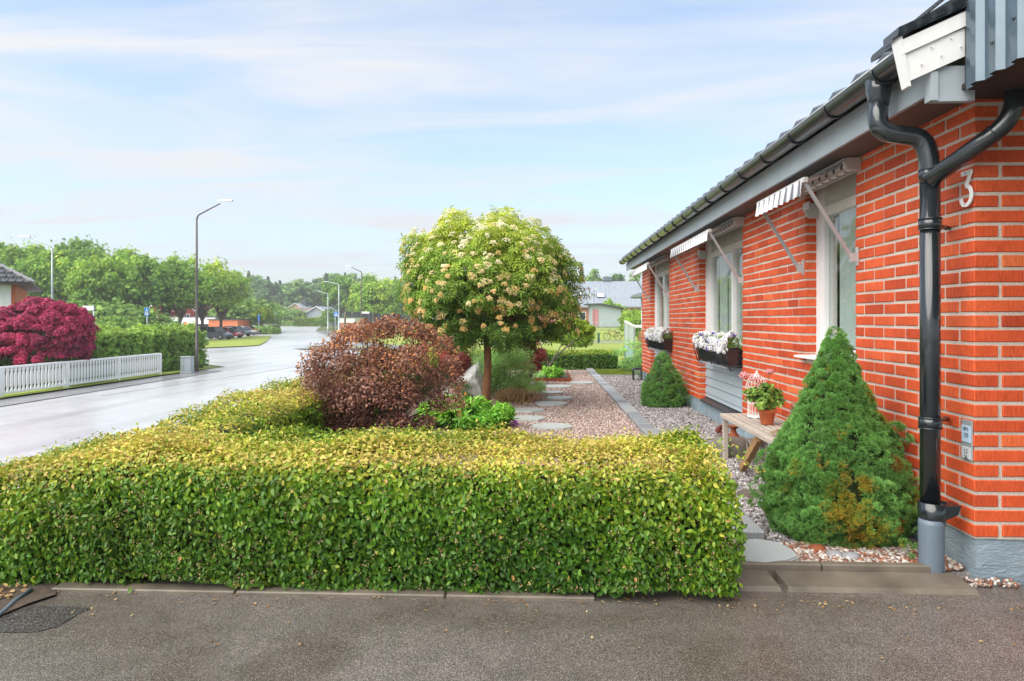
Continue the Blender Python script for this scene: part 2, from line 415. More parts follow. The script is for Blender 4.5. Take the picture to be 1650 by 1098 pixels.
M['tile'] = simple('black roof tile', (.045, .05, .055), .32, .35, 9, bmp=.3, bscale=70, coat=.4)
M['fascia'] = simple('grey blue fascia', (.34, .385, .42), .5, .07, 4)
M['soffit'] = simple('brown soffit', (.085, .062, .052), .6, .2, 5, stretch=(8, .3, 1))
M['soffit_dark'] = simple('dark carport ceiling', (.03, .022, .018), .7, .2, 5)
M['white'] = simple('white paint', (.80, .80, .79), .45, .05, 5)
M['white_wood'] = simple('white painted wood', (.84, .85, .86), .5, .06, 6, stretch=(1, 1, .3))
M['cream'] = simple('cream panel', (.52, .53, .47), .5, .06, 4)
M['clap'] = simple('grey blue boards', (.36, .42, .46), .5, .07, 5, stretch=(1, .2, 1))
M['dark_metal'] = simple('dark flashing', (.07, .075, .08), .35, .15, 9, metal=.4)
M['alu'] = simple('aluminium arm', (.50, .54, .57), .35, .06, 5, metal=.5)
M['awn_case'] = simple('awning case', (.50, .49, .48), .45, .05, 5)
M['iron'] = simple('black iron', (.012, .014, .018), .4, .2, 10)
M['terracotta'] = simple('terracotta', (.52, .13, .045), .75, .12, 14, bmp=.2, bscale=80)
M['rust'] = simple('rusty steel', (.24, .065, .022), .8, .4, 12, bmp=.3, bscale=60)
M['old_wood'] = simple('weathered wood', (.44, .38, .32), .7, .28, 14, stretch=(14, .8, 14), bmp=.4, bscale=60)
M['raw_wood'] = simple('bare pine', (.33, .19, .075), .7, .2, 10, stretch=(8, 1, 1))
M['bark'] = simple('brown bark', (.26, .12, .05), .8, .35, 25, stretch=(1, 1, .4), bmp=.7, bscale=50)
M['bark_grey'] = simple('grey bark', (.13, .105, .08), .85, .35, 9, stretch=(1, 1, .3), bmp=.6, bscale=20)
M['twig'] = simple('dark twig', (.09, .06, .035), .85, .3, 20)
M['core'] = simple('hedge inside', (.022, .026, .010), .9, .4, 8)
M['spruce_core'] = simple('spruce inside', (.035, .055, .018), .9, .5, 25)
M['wire'] = simple('white wire', (.8, .8, .78), .4, .05, 9)
M['wicker'] = simple('wicker', (.38, .27, .17), .8, .35, 40)
M['pole'] = simple('galvanised pole', (.40, .45, .46), .4, .1, 4, metal=.4)
M['pole_dark'] = simple('dark lamp pole', (.085, .07, .065), .5, .2, 4)
M['tyre'] = simple('tyre', (.015, .015, .016), .8, .1, 9)
M['rim'] = simple('rim', (.45, .46, .48), .3, .1, 9, metal=.8)
M['interior'] = simple('room', (.42, .41, .40), .8, .2, 3)
M['curtain'] = simple('curtain', (.58, .64, .62), .8, .08, 6)
M['glass_dark'] = simple('car glass', (.02, .025, .03), .06, .1, 3)
M['blue_sign'] = simple('blue sign', (.02, .17, .55), .35, .04, 3)
M['black'] = simple('black paint', (.015, .015, .017), .4, .1, 5)
m, t, b, o = newmat('window glass')
tr = N(t, 'ShaderNodeBsdfTransparent'); tr.inputs[0].default_value = (.93, .96, .95, 1); gl = N(t, 'ShaderNodeBsdfGlossy'); gl.inputs['Roughness'].default_value = .01
fr = N(t, 'ShaderNodeFresnel'); fr.inputs[0].default_value = 2.5; mx = N(t, 'ShaderNodeMixShader')
gm = N(t, 'ShaderNodeNewGeometry'); t.links.new(math_n(t, 'MULTIPLY', fr.outputs[0], math_n(t, 'SUBTRACT', 1.0, gm.outputs['Backfacing'])), mx.inputs[0]); t.links.new(tr.outputs[0], mx.inputs[1]); t.links.new(gl.outputs[0], mx.inputs[2]); t.links.new(mx.outputs[0], o.inputs[0]); M['glass'] = m
# awning cloth: stripes run down the cloth, repeated along the house (object y)
m, t, b, o = newmat('striped awning cloth'); c_ = N(t, 'ShaderNodeTexCoord'); s_ = N(t, 'ShaderNodeSeparateXYZ'); t.links.new(c_.outputs['Object'], s_.inputs[0])
fx = math_n(t, 'FRACT', math_n(t, 'MULTIPLY', math_n(t, 'ADD', s_.outputs[1], 40.0), 1 / .125))
st = [(0, (.74, .74, .75)), (.34, (.74, .74, .75)), (.36, (.36, .37, .39)), (.44, (.36, .37, .39)), (.46, (.11, .115, .13)), (.60, (.11, .115, .13)), (.62, (.36, .37, .39)), (.70, (.36, .37, .39)), (.72, (.74, .74, .75))]
t.links.new(ramp_n(t, fx, st, 'CONSTANT'), b.inputs['Base Color']); b.inputs['Roughness'].default_value = .85; M['awning'] = m
# gravel
def gravel(name, stops, rough=.8):
    m, t, b, o = newmat(name); a = N(t, 'ShaderNodeAttribute'); a.attribute_name = 'tint'
    cc = mix_n(t, 1.0, ramp_n(t, a.outputs['Fac'], stops), ramp_n(t, noise(t, coord(t), 60, 3), [(.3, (.8,) * 3), (.7, (1.15,) * 3)]), 'MULTIPLY')
    t.links.new(cc, b.inputs['Base Color']); b.inputs['Roughness'].default_value = rough; return m
M['gravel_pink'] = gravel('pink gravel', [(0, (.11, .08, .07)), (.25, (.29, .20, .17)), (.6, (.45, .325, .28)), (.85, (.56, .45, .40)), (1, (.64, .57, .53))])
M['gravel_grey'] = gravel('grey gravel', [(0, (.07, .06, .057)), (.3, (.20, .17, .16)), (.6, (.31, .28, .28)), (.85, (.44, .41, .40)), (1, (.56, .54, .52))])
M['chips'] = gravel('mixed chips', [(0, (.10, .05, .03)), (.3, (.33, .12, .06)), (.6, (.40, .33, .28)), (1, (.62, .6, .56))])
M['bed_pink'] = simple('gravel bed', (.36, .25, .21), .9, .4, 60, bmp=.8, bscale=70)
M['bed_grey'] = simple('gravel bed grey', (.27, .24, .23), .9, .45, 60, bmp=.8, bscale=70)
M['paver_t'] = gravel('grey pavers', [(0, (.18, .19, .20)), (.5, (.27, .28, .29)), (1, (.38, .39, .39))], .55)
# foliage
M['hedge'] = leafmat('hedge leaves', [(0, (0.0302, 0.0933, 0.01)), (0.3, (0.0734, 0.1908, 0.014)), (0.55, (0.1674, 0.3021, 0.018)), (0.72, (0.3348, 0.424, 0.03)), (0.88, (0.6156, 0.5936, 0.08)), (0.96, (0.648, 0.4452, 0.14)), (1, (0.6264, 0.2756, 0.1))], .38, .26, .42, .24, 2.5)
M['hedge_flower'] = leafmat('hedge buds', [(0, (.42, .22, .10)), (1, (.62, .42, .26))], .6, .2)
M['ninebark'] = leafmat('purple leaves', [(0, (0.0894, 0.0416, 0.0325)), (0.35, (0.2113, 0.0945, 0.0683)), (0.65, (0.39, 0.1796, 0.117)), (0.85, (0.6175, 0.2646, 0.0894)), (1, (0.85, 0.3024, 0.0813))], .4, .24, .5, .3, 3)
M['ninebark_bud'] = leafmat('seed heads', [(0, (.30, .13, .08)), (1, (.48, .28, .18))], .6, .2)
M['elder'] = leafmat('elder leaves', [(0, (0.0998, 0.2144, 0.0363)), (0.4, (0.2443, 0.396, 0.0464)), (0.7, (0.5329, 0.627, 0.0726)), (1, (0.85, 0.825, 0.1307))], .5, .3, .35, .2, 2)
M['blossom'] = leafmat('blossom', [(0, (.68, .42, .12)), (.4, (.80, .60, .27)), (.75, (.84, .77, .46)), (1, (.85, .83, .64))], .7, .15, .2, .1, 5)
M['bright'] = leafmat('fresh green leaves', [(0, (0.0864, 0.2698, 0.0216)), (0.5, (0.216, 0.5396, 0.045)), (1, (0.4752, 0.7935, 0.108))], .45, .3, .4, .15, 4)
M['maple_red'] = leafmat('crimson leaves', [(0, (0.1167, 0.0131, 0.0436)), (0.4, (0.3304, 0.0228, 0.0933)), (0.7, (0.6608, 0.0358, 0.1555)), (1, (0.782, 0.1467, 0.2488))], .5, .25, .4, .35, .9)
M['green_loose'] = leafmat('mid green leaves', [(0, (0.0807, 0.1794, 0.0333)), (0.5, (0.231, 0.3947, 0.0711)), (1, (0.5082, 0.6817, 0.1422))], .5, .3, .35, .25, .8)
M['oak'] = leafmat('oak leaves', [(0, (0.0905, 0.1951, 0.0459)), (0.45, (0.2102, 0.3903, 0.0591)), (0.8, (0.4204, 0.6243, 0.0819)), (1, (0.7762, 0.782, 0.1311))], .6, .3, .3, .35, .22)
M['far_tree'] = leafmat('wood leaves', [(0, (0.0616, 0.1501, 0.0764)), (0.5, (0.1458, 0.2905, 0.0993)), (1, (0.3364, 0.5083, 0.1529))], .7, .25, .3, .35, .12)
M['conifer'] = leafmat('dark conifer', [(0, (.014, .036, .018)), (.5, (.03, .07, .03)), (1, (.06, .11, .04))], .7, .15, .3, .3, .15)
M['spruce'] = leafmat('dwarf spruce needles', [(0, (0.2471, 0.1231, 0.0293)), (0.14, (0.5251, 0.3694, 0.0439)), (0.3, (0.2626, 0.3386, 0.0439)), (0.5, (0.1313, 0.2924, 0.0659)), (0.8, (0.2007, 0.4309, 0.1097)), (1, (0.3707, 0.6156, 0.1756))], .6, .25, .3, .22, 5)
M['acer'] = leafmat('yellow green leaves', [(0, (.10, .20, .012)), (.5, (.26, .38, .02)), (1, (.48, .55, .06))], .5, .3, .3, .2, 2)
M['barberry'] = leafmat('brick red leaves', [(0, (0.1323, 0.0351, 0.0252)), (0.5, (0.378, 0.0819, 0.063)), (1, (0.7938, 0.2145, 0.126))], .5, .25, .35, .3, 3)
M['wispy'] = leafmat('grey green leaves', [(0, (0.1996, 0.3977, 0.1294)), (0.5, (0.4393, 0.7553, 0.2218)), (1, (0.85, 0.85, 0.4437))], .6, .25, .3, .25, 3)
M['dry'] = leafmat('dry grass', [(0, (.22, .12, .05)), (.5, (.42, .26, .12)), (1, (.55, .42, .22))], .7, .2, .2, .2, 5)
M['pansy'] = leafmat('pansy petals', [(0, (.10, .06, .30)), (.18, (.16, .10, .42)), (.24, (.60, .60, .62)), (1, (.72, .72, .69))], .6, .15, .3, .05, 5)
M['pink'] = leafmat('pink petals', [(0, (.70, .25, .28)), (1, (.82, .50, .52))], .6, .2, .3, .1, 5)
M['magenta'] = leafmat('violet petals', [(0, (.36, .06, .40)), (1, (.55, .20, .58))], .6, .2, .3, .1, 5)
M['blade'] = leafmat('grass blades', [(0, (.12, .18, .02)), (1, (.32, .38, .05))], .6, .3, .3, .2, 3)
# ============================================================ GROUND
XW = 2.163; YC = 3.514; YE = 14.86           # left wall plane, near corner, far corner
def sheet(name, xs, ys, dz, mat, fn=None):
    xs = np.asarray(xs, float); ys = np.asarray(ys, float)
    XX, YY = np.meshgrid(xs, ys, indexing='ij'); ZZ = hz(XX, YY) + dz
    if fn is not None: ZZ = fn(XX, YY, ZZ)
    V = np.stack([XX, YY, ZZ], -1).reshape(-1, 3); a, b_ = len(xs), len(ys)
    I = (np.arange(a - 1)[:, None] * b_ + np.arange(b_ - 1)[None, :]).ravel()
    Fq = np.stack([I, I + b_, I + b_ + 1, I + 1], 1)
    me = bpy.data.meshes.new(name); me.from_pydata(V.tolist(), [], Fq.tolist()); me.polygons.foreach_set('use_smooth', [True] * len(Fq)); me.update()
    return link(name, me, mat)
gx = np.concatenate([np.linspace(-500, -130, 10), np.arange(-120, -24, 3), np.arange(-24, -9, 1.0), np.arange(-9, 4, .5), np.arange(4, 40, 3), np.linspace(45, 400, 12)])
gy = np.concatenate([np.linspace(-60, -5, 6), np.arange(-3, 30, 1.0), np.arange(30, 120, 2.0), np.arange(120, 340, 6), np.linspace(350, 640, 8)])
tag(sheet('ground', gx, gy, -.06, M['field']), kind='structure')

def patch(name, poly, dz, mat, step=1.5, kind='structure', follow=True, zbase=None):
    """a flat-ish sheet with the outline poly that follows the terrain"""
    bm = bmesh.new(); vs_ = [bm.verts.new((p[0], p[1], 0)) for p in poly]; bm.faces.new(vs_)
    x0 = min(p[0] for p in poly); x1 = max(p[0] for p in poly); y0 = min(p[1] for p in poly); y1 = max(p[1] for p in poly)
    def cuts(a, b_, nrm_):
        k = a + step
        while k < b_:
            g = list(bm.verts) + list(bm.edges) + list(bm.faces)
            bmesh.ops.bisect_plane(bm, geom=g, plane_co=(k, k, 0), plane_no=nrm_, dist=1e-5); k += step
    if follow: cuts(x0, x1, (1, 0, 0)); cuts(y0, y1, (0, 1, 0))
    for v_ in bm.verts: v_.co.z = (float(hz(v_.co.x, v_.co.y)) if zbase is None else zbase) + dz
    bmesh.ops.recalc_face_normals(bm, faces=bm.faces)
    if bm.faces and sum(f.normal.z for f in bm.faces) < 0: bmesh.ops.reverse_faces(bm, faces=bm.faces)
    me = bpy.data.meshes.new(name); bm.to_mesh(me); bm.free()
    return tag(link(name, me, mat), kind=kind)

# street: near part between the white fence and our hedge, bending away to the left
patch('road', [(-17.0, -30), (-7.0, -30), (-6.8, 26), (-8.5, 40), (-12, 54), (-20.2, 70), (-33, 104), (-49, 146), (-62, 190), (-66, 214), (-150, 214), (-150, 196), (-78, 186), (-66, 150), (-62, 141), (-120, 138), (-120, 44), (-40, 42), (-20.5, 39.5), (-17.0, 36.0)], -.02, M['street'], 3.0)
patch('pavement', [(-16.95, -30), (-16.95, 33.5), (-15.7, 33), (-15.5, -30)], .0, M['walk'], 3.0)
patch('footpath', [(-8.3, 40.3), (-11.8, 54), (-20, 70), (-32.8, 104), (-47, 140), (-44, 141), (-30, 104), (-17.6, 70), (-9.5, 54), (-6, 40)], .05, M['walk'], 3.0)
# kerb stones of the street
def strip(name, pts, wd, z0, z1, mat, kind='structure'):
    mb = MB()
    for a, b_ in zip(pts[:-1], pts[1:]):
        n_ = max(1, int((Vector(b_) - Vector(a)).length / 4))
        for k in range(n_):
            p = Vector(a).lerp(Vector(b_), k / n_); q = Vector(a).lerp(Vector(b_), (k + 1) / n_)
            dv = (q - p).normalized(); sd_ = Vector((-dv.y, dv.x)) * wd / 2
            h0, h1 = float(hz(p.x, p.y)), float(hz(q.x, q.y))
            c4 = [(p - sd_, h0), (p + sd_, h0), (q + sd_, h1), (q - sd_, h1)]
            mb.hexa([(c.x, c.y, h + z0) for c, h in c4] + [(c.x, c.y, h + z1) for c, h in c4])
    return tag(mb.build(name, mat), kind=kind)
strip('kerb', [(-8.4, 40), (-11.9, 54), (-20.1, 70), (-32.9, 104), (-48.9, 146)], .16, -.1, .09, M['paver'])
strip('gutter_channel', [(-14.6, 22), (-13.2, 36), (-12.8, 44)], .06, -.1, -.012, M['walk'])
# lawns beside the street
isl = [at(*p, z=-1.2) for p in [(318, 562), (380, 559.3), (418, 557.2), (429, 551), (437, 542.5), (402, 542.3), (372, 546), (345, 549.3), (318, 551)]]
patch('lawn', isl, .06, M['lawn_far'], 4)
patch('lawn', [(-6, 40), (-9.3, 54), (-17.4, 70), (-29.8, 104), (-44, 141), (-46, 160), (-20, 170), (-4, 150), (-3.4, 110), (-3, 70), (-1, 44)], .05, M['lawn_far'], 4)
patch('lawn', [(-5.5, 19.2), (14, 19.2), (14, 56.5), (-3, 56.5), (-6, 40)], .03, M['lawn_far'], 2)
patch('footpath', [(-20, 56.6), (30, 56.6), (30, 59.2), (-22, 59.2)], .05, M['walk'], 3)
patch('lawn', [(-20, 59.3), (30, 59.3), (30, 61.3), (-22, 61.3)], .05, M['lawn_far'], 3)
patch('footpath', [(-20, 61.4), (30, 61.4), (30, 65), (-23, 65)], .05, M['walk'], 3)
patch('lawn', [(-8, 65.1), (40, 65.1), (40, 130), (-3, 130)], .07, M['lawn_far'], 3)
patch('verge', [(-17.9, -30), (-17.0, -30), (-17.0, 34.2), (-17.9, 34.2)], .05, M['lawn_far'], 3)

# driveway and edging in front of the beds
EDY = 3.60                                    # bed edge
patch('driveway', [(-2.6, -8), (14, -8), (14, 3.50), (2.7, 3.50), (2.30, 3.44), (-3.3, 3.30), (-4.2, 2.5), (-4.4, -8)], .0, M['asphalt'], follow=False, zbase=0)
bl = [at(*p, z=.004) for p in [(-60, 1016), (10, 1019), (60, 1018), (96, 1008), (124, 990), (150, 978), (60, 975), (-60, 985)]]
patch('asphalt_patch', bl, .0, M['patch'], follow=False, zbase=.003)
sb = MB(); xs_ = [-2.35, -1.45, -.45, .25]
for a, b_ in zip(xs_[:-1], xs_[1:]): sb.cbox(a + .003, b_ - .003, 3.165, 3.25, -.05, .018, .006)
tag(sb.build('kerb', M['concrete_wet']), kind='structure')
sb = MB()
for a, b_ in ((.94, 1.16), (1.17, 2.08)): sb.hexa([(a, 3.30, -.03), (b_, 3.30, -.03), (b_, 3.52, -.03), (a, 3.52, -.03), (a + .01, 3.33, .022), (b_ - .02, 3.33, .022), (b_ - .02, 3.52, .03), (a + .01, 3.52, .03)])
tag(sb.build('concrete_apron', M['concrete_wet']), kind='structure')
sb = MB()
for a, b_ in ((.95, 1.42), (1.425, 1.98)): sb.cbox(a, b_, 3.525, 3.575, -.02, .062, .007)
tag(sb.build('bed_edging', M['concrete_wet']), kind='structure')
# gravel beds
tag(MB().box(-2.6, 1.145, 3.58, 17.75, -.05, .0).build('gravel_bed', M['bed_pink']), kind='structure')
tag(MB().box(1.33, XW + .05, 3.58, 15.6, -.05, .012).build('gravel_bed', M['bed_grey']), kind='structure')
tag(MB().box(1.33, XW + .05, 15.66, 17.8, -.05, .015).build('lawn', M['grass']), kind='structure')
tag(MB().cbox(1.33, XW + .0, 15.60, 15.66, -.05, .05, .005).build('bed_edging', M['paver']), kind='structure')
pv = MB(); y = 4.1; k = 0; ptint = []
while y < 18.0:
    j = random.uniform(-.004, .004); pv.cbox(1.147 + j, 1.327 + j, y + .006, y + .344, -.05, .052 + random.uniform(-.004, .004), .010); ptint += [random.random()] * 24; y += .35; k += 1
tag(pv.build('paver_edging', M['paver_t'], tint=ptint, fix=False), kind='structure')

def stones(name, rect, n, smin, smax, mat, seed, z0=0., mask=None, label=None):
    P = np.stack([rng.uniform(rect[0], rect[1], n), rng.uniform(rect[2], rect[3], n), np.zeros(n)], 1)
    if mask is not None: P = P[mask(P)]
    n = len(P); P[:, 2] = z0 + rng.uniform(-.004, .010, n)
    X, Y, Z = frames(np.tile([0, 0, 1.], (n, 1)), rnd3(n), .5, .5)
    half = n // 2
    S = rng.uniform(smin, smax, n) ** 1
    o = scatter(name, T_stone(seed), P, X, Y, Z, S, rng.random(n), mat)
    return tag(o, kind='stuff')
dens_cut = lambda P: rng.random(len(P)) < np.clip(7.5 / P[:, 1], 0, 1)
stones('pink_gravel', (-1.4, 1.14, 5.6, 17.6), 150000, .011, .024, M['gravel_pink'], 1, .004, dens_cut)
stones('grey_gravel', (1.335, XW, 3.62, 15.55), 60000, .012, .028, M['gravel_grey'], 2, .016, dens_cut)
stones('fallen_chips', (1.3, 2.16, 3.58, 3.95), 2600, .010, .030, M['chips'], 5, .026)
stones('fallen_chips', (2.05, 2.32, 3.40, 3.52), 140, .006, .018, M['chips'], 6, .010, lambda P: P[:, 1] < 3.50)

# granite slab at the bed edge, stepping stones
def slab(name, label, cx, cy, rx, ry, h, mat, seed, group=None, z=.0, n=18, pts=None):
    r_ = random.Random(seed); bm = bmesh.new(); ring = []
    for k in range(n):
        a = 2 * PI * k / n; f = 1 + r_.uniform(-.07, .07)
        ring.append((cx + rx * f * math.cos(a), cy + ry * f * math.sin(a)))
    if pts: ring = pts; n = len(pts)
    v0 = [bm.verts.new((p[0], p[1], z - .03)) for p in ring]; v1 = [bm.verts.new((p[0], p[1], z + h)) for p in ring]
    bm.faces.new(v1); bm.faces.new(v0[::-1])
    for k in range(n): bm.faces.new((v0[k], v0[(k + 1) % n], v1[(k + 1) % n], v1[k]))
    bmesh.ops.recalc_face_normals(bm, faces=bm.faces)
    te = [e for e in bm.edges if all(abs(q.co.z - z - h) < 1e-5 for q in e.verts)]
    bmesh.ops.bevel(bm, geom=te, offset=.008, segments=2, affect='EDGES')
    me = bpy.data.meshes.new(name); 
    for v_ in bm.verts: v_.co.x -= cx; v_.co.y -= cy
    bm.to_mesh(me); bm.free(); o = link(name, me, mat); o.location = (cx, cy, 0)
    return tag(o, label, 'stone slab' if group is None else 'stepping stone', group)
gp = [at(*p, z=.06) for p in [(1193, 905), (1190, 880), (1200, 869), (1225, 869), (1255, 874), (1278, 886), (1288, 897), (1270, 904), (1235, 908)]]
slab('granite_slab', 'speckled grey granite slab in the gravel between the front hedge and the big spruce', gp[0].x + .15, gp[0].y, 0, 0, .045, M['granite'], 1, z=.018, pts=[(p.x, p.y) for p in gp])
slab('edging_stone', 'dark wet stone lying in the gravel behind the right end of the front hedge', *at(1213, 806, z=0)[:2], .12, .09, .05, M['concrete_wet'], 12, z=.01, n=9)
ss = [(890, 686.5, .24, 'nearest, largest round pale stepping stone on the pink gravel'),
      (852, 673.5, .235, 'greyish stepping stone just behind the nearest one, beside the solar lamp'),
      (851, 660.5, .245, 'stepping stone beside the trunk of the flowering tree, third from the front'),
      (889, 650, .25, 'stepping stone in front of the dry grass, fourth from the front'),
      (902, 641, .235, 'stepping stone set furthest to the right before the rusty bed edge, fifth from the front'),
      (889, 632, .21, 'small stepping stone right beside the grey green bush, sixth from the front'),
      (897, 622.5, .29, 'broad dull stepping stone half covered by gravel in front of the rusty bed edge'),
      (937, 616.5, .26, 'bright pale stepping stone at the corner of the rusty bed edge, farthest of the row')]
for i, (px, py, r_, lab) in enumerate(ss):
    p = at(px, py, z=.03); slab('stepping_stone', lab, p.x, p.y, r_, r_ * .95, .032, M['slab'], 30 + i, 'stepping stones in the pink gravel', z=.004)
for i, (px, py, r_, lab) in enumerate([(1345, 896, .045, 'smooth grey cobble at the foot of the big spruce, left one'), (1372, 900, .05, 'dark cobble at the foot of the big spruce, right of the smooth one'), (1316, 887, .05, 'reddish stone under the big spruce')]):
    p = at(px, py, z=.03); bm = bmesh.new(); bmesh.ops.create_icosphere(bm, subdivisions=2, radius=1)
    for v_ in bm.verts: v_.co = Vector((v_.co.x * r_ * (1 + .15 * math.sin(v_.co.y * 5 + i)), v_.co.y * r_ * .8, v_.co.z * r_ * .6))
    for f_ in bm.faces: f_.smooth = True
    me = bpy.data.meshes.new('cobble'); bm.to_mesh(me); bm.free(); o = link('cobble', me, M['paver'] if i < 2 else M['rust']); o.location = (p.x, p.y, .035); tag(o, lab, 'cobble')

# ============================================================ HOUSE
house = thing('brick_house', 'orange brick bungalow with black tiled roof, grey fascia and plinth along the right side', 'house', (XW, YC, 0))
ZB = .216; CH = .075; BH = .0575; BL = .244; BW = .118; VJ = .018; NR = 30; ZT = ZB + NR * CH
ow = {}
_, a0 = onx(1378.5, XW); _, a1 = onx(1298, XW); _, b0 = onx(1196, XW); _, b1 = onx(1126.8, XW); _, c0 = onx(1078, XW); _, c1 = onx(1048, XW)
OPN = [(a0, a1, 1.02, 3), (b0, b1, 0, 3), (c0, c1, 0, 3)]
bb = MB(); tints = []
def brick(x0, x1, y0, y1, z0):
    j = [random.uniform(-.0018, .0018) for _ in range(6)]
    n0 = len(bb.v); bb.cbox(x0 + j[0], x1 + j[1], y0 + j[2], y1 + j[3], z0 + j[4], z0 + BH + j[5], .0035)
    tints.extend([min(1, max(.08, random.gauss(.48, .21)))] * (len(bb.v) - n0))
for r in range(NR):
    z = ZB + r * CH; even = (r % 2 == 0)
    # left wall
    y = YC if even else YC + BW + VJ
    if not even: brick(XW, XW + BL, YC, YC + BW, z)
    segs = []
    while y < YE - .01:
        y2 = min(y + BL, YE); segs.append((y, y2)); y = y2 + VJ
    for (p, q) in segs:
        pcs = [(p, q)]
        for (o0, o1, zl, zh) in OPN:
            if z + BH <= zl or z >= zh: continue
            nx = []
            for (s0, s1) in pcs:
                if s1 <= o0 or s0 >= o1: nx.append((s0, s1))
                else:
                    if s0 < o0: nx.append((s0, o0))
                    if s1 > o1: nx.append((o1, s1))
            for (o0_, o1_) in ((o0, o1),):      # no slivers at the jambs: the last brick runs on to the edge
                nx2 = []
                for (s0, s1) in nx:
                    if s1 <= o0_ and o0_ - s1 < .12 and s1 < o0_ - 1e-6: s1 = o0_
                    if s0 >= o1_ and s0 - o1_ < .12 and s0 > o1_ + 1e-6: s0 = o1_
                    nx2.append((s0, s1))
                nx = nx2
            pcs = nx
        for (s0, s1) in pcs:
            if s1 - s0 > .07: brick(XW, XW + BW, s0, s1, z)
    # front wall (faces the driveway)
    x = XW + BW + VJ if even else XW + BL + VJ
    while x < 7.6: brick(x, x + BL, YC, YC + BW, z); x += BL + VJ
bw = bb.build('brick_wall', M['brick'], house, tint=tints, fix=False)
mo = MB(); g = .0065
def mwall(y0, y1, z0, z1): mo.box(XW + g, XW + BW - .006, y0 + g, y1 - g, z0, z1)
mwall(YC, a0, ZB - .012, ZT); mwall(a0 - .02, a1 + .02, ZB - .013, 1.006); mwall(a1, b0, ZB - .012, ZT); mwall(b1, c0, ZB - .012, ZT); mwall(c1, YE, ZB - .012, ZT)
mo.box(XW + BW - .006, 7.6, YC + g, YC + BW - .006, ZB - .014, ZT - .001)
mo.build('mortar', M['mortar'], bw)
# plinth
pl = MB(); pl.box(XW + .018, 7.6, YC + .018, YC + .3, -.1, ZB - .016)
for y0, y1 in ((YC + .3, b0 - .03), (b1 + .03, c0 - .03), (c1 + .03, YE - .02)): pl.box(XW + .018, XW + .3, y0, y1, -.1, ZB - .016)
for y0, y1 in ((b0 - .03, b1 + .03), (c0 - .03, c1 + .03)): pl.box(XW + .075, XW + .32, y0, y1, -.1, ZB - .03)
pl.build('plinth', M['plinth'], house)
# body of the house behind the facing
XB = XW + BW + .01
bd = MB(); bd.box(XB + 1.9, 9.6, YC + .2, YE - .1, -.1, ZT); bd.box(XB, XB + 1.9, YC + .15, YC + .9, -.05, ZT - .002); bd.box(XB, XB + 1.9, a1 + .5, b0 - .5, -.05, ZT - .002); bd.box(XB, XB + 1.9, b1 + .5, c0 - .4, -.05, ZT - .002); bd.box(XB, XB + 1.9, c1 + .4, YE - .12, -.05, ZT - .002)
bd.build('inner_wall', M['interior'], house)
XI = 2.25                                      # window plane
def window(y0, y1, z0, zt, mull, cas, blind=False):
    f = MB(); zg = 2.13
    yr = y0 - .03; yl = y1 + .03
    f.box(XI, XI + .10, y1 - cas, yl, z0, ZT - .01)                     # broad white side board on the far side
    f.box(XI + .006, XI + .10, yr, y0 + .035, z0, ZT - .01)
    f.box(XI + .003, XI + .09, y0 + .035, y1 - cas, zg, zg + .07)       # head of the frame
    f.box(XI + .003, XI + .09, y0 + .035, y1 - cas, z0, z0 + .055)
    if mull: f.box(XI - .004, XI + .085, mull - .03, mull + .03, z0 + .055, zg)
    w_ = f.build('window_frame', M['white'], house)
    c = MB(); c.box(XI + .016, XI + .06, y0 + .035, y1 - cas, zg + .07, ZT - .01); c.box(XI + .01, XI + .05, y0 + .035, y1 - cas, zg + .12, zg + .135); c.build('head_panel', M['cream'], w_)
    g_ = MB(); g_.box(XI + .035, XI + .041, y0 + .035, y1 - cas, z0 + .05, zg + .005); g_.build('pane', M['glass'], w_)
    q = MB()
    def fn(u, v_, ya, yb, xo): 
        yy = ya + (yb - ya) * u; return (xo + .018 * math.sin(u * (yb - ya) / .05 * PI), yy, z0 + .06 + v_ * (zg - z0 - .02))
    q.grid(lambda u, v_: fn(u, v_, y1 - cas - .02, y1 - cas - .30, XI + .12), 30, 2); q.build('curtain', M['curtain'], w_); q = MB(); q.grid(lambda u, v_: fn(u, v_, y0 + .02, y0 + .16, XI + .12), 16, 2)
    q.build('curtain', M['curtain'], w_)
    q = MB(); q.grid(lambda u, v_: (XI + .16 + .010 * math.sin(u * (y1 - y0) / .07 * PI), y1 - cas - (y1 - cas - y0) * .62 * u, z0 + .06 + v_ * (zg - z0 - .02)), int((y1 - y0) / .02), 2); q.build('sheer_curtain', M['curtain'], w_)
    return w_
wA = window(a0, a1, 1.02, ZT, None, .16); wB = window(b0, b1, 1.02, ZT, onx(1180.5, XI)[1], .30); wC = window(c0, c1, 1.02, ZT, onx(1071.5, XI)[1], .26)
sl = MB(); sl.hexa([(XW - .075, a0 - .02, .995), (XI + .0, a0 - .02, 1.0), (XI, a1 + .055, 1.0), (XW - .075, a1 + .055, .995), (XW - .075, a0 - .02, 1.012), (XI, a0 - .02, 1.019), (XI, a1 + .055, 1.019), (XW - .075, a1 + .055, 1.012)])
sl.build('window_sill', M['white'], house)
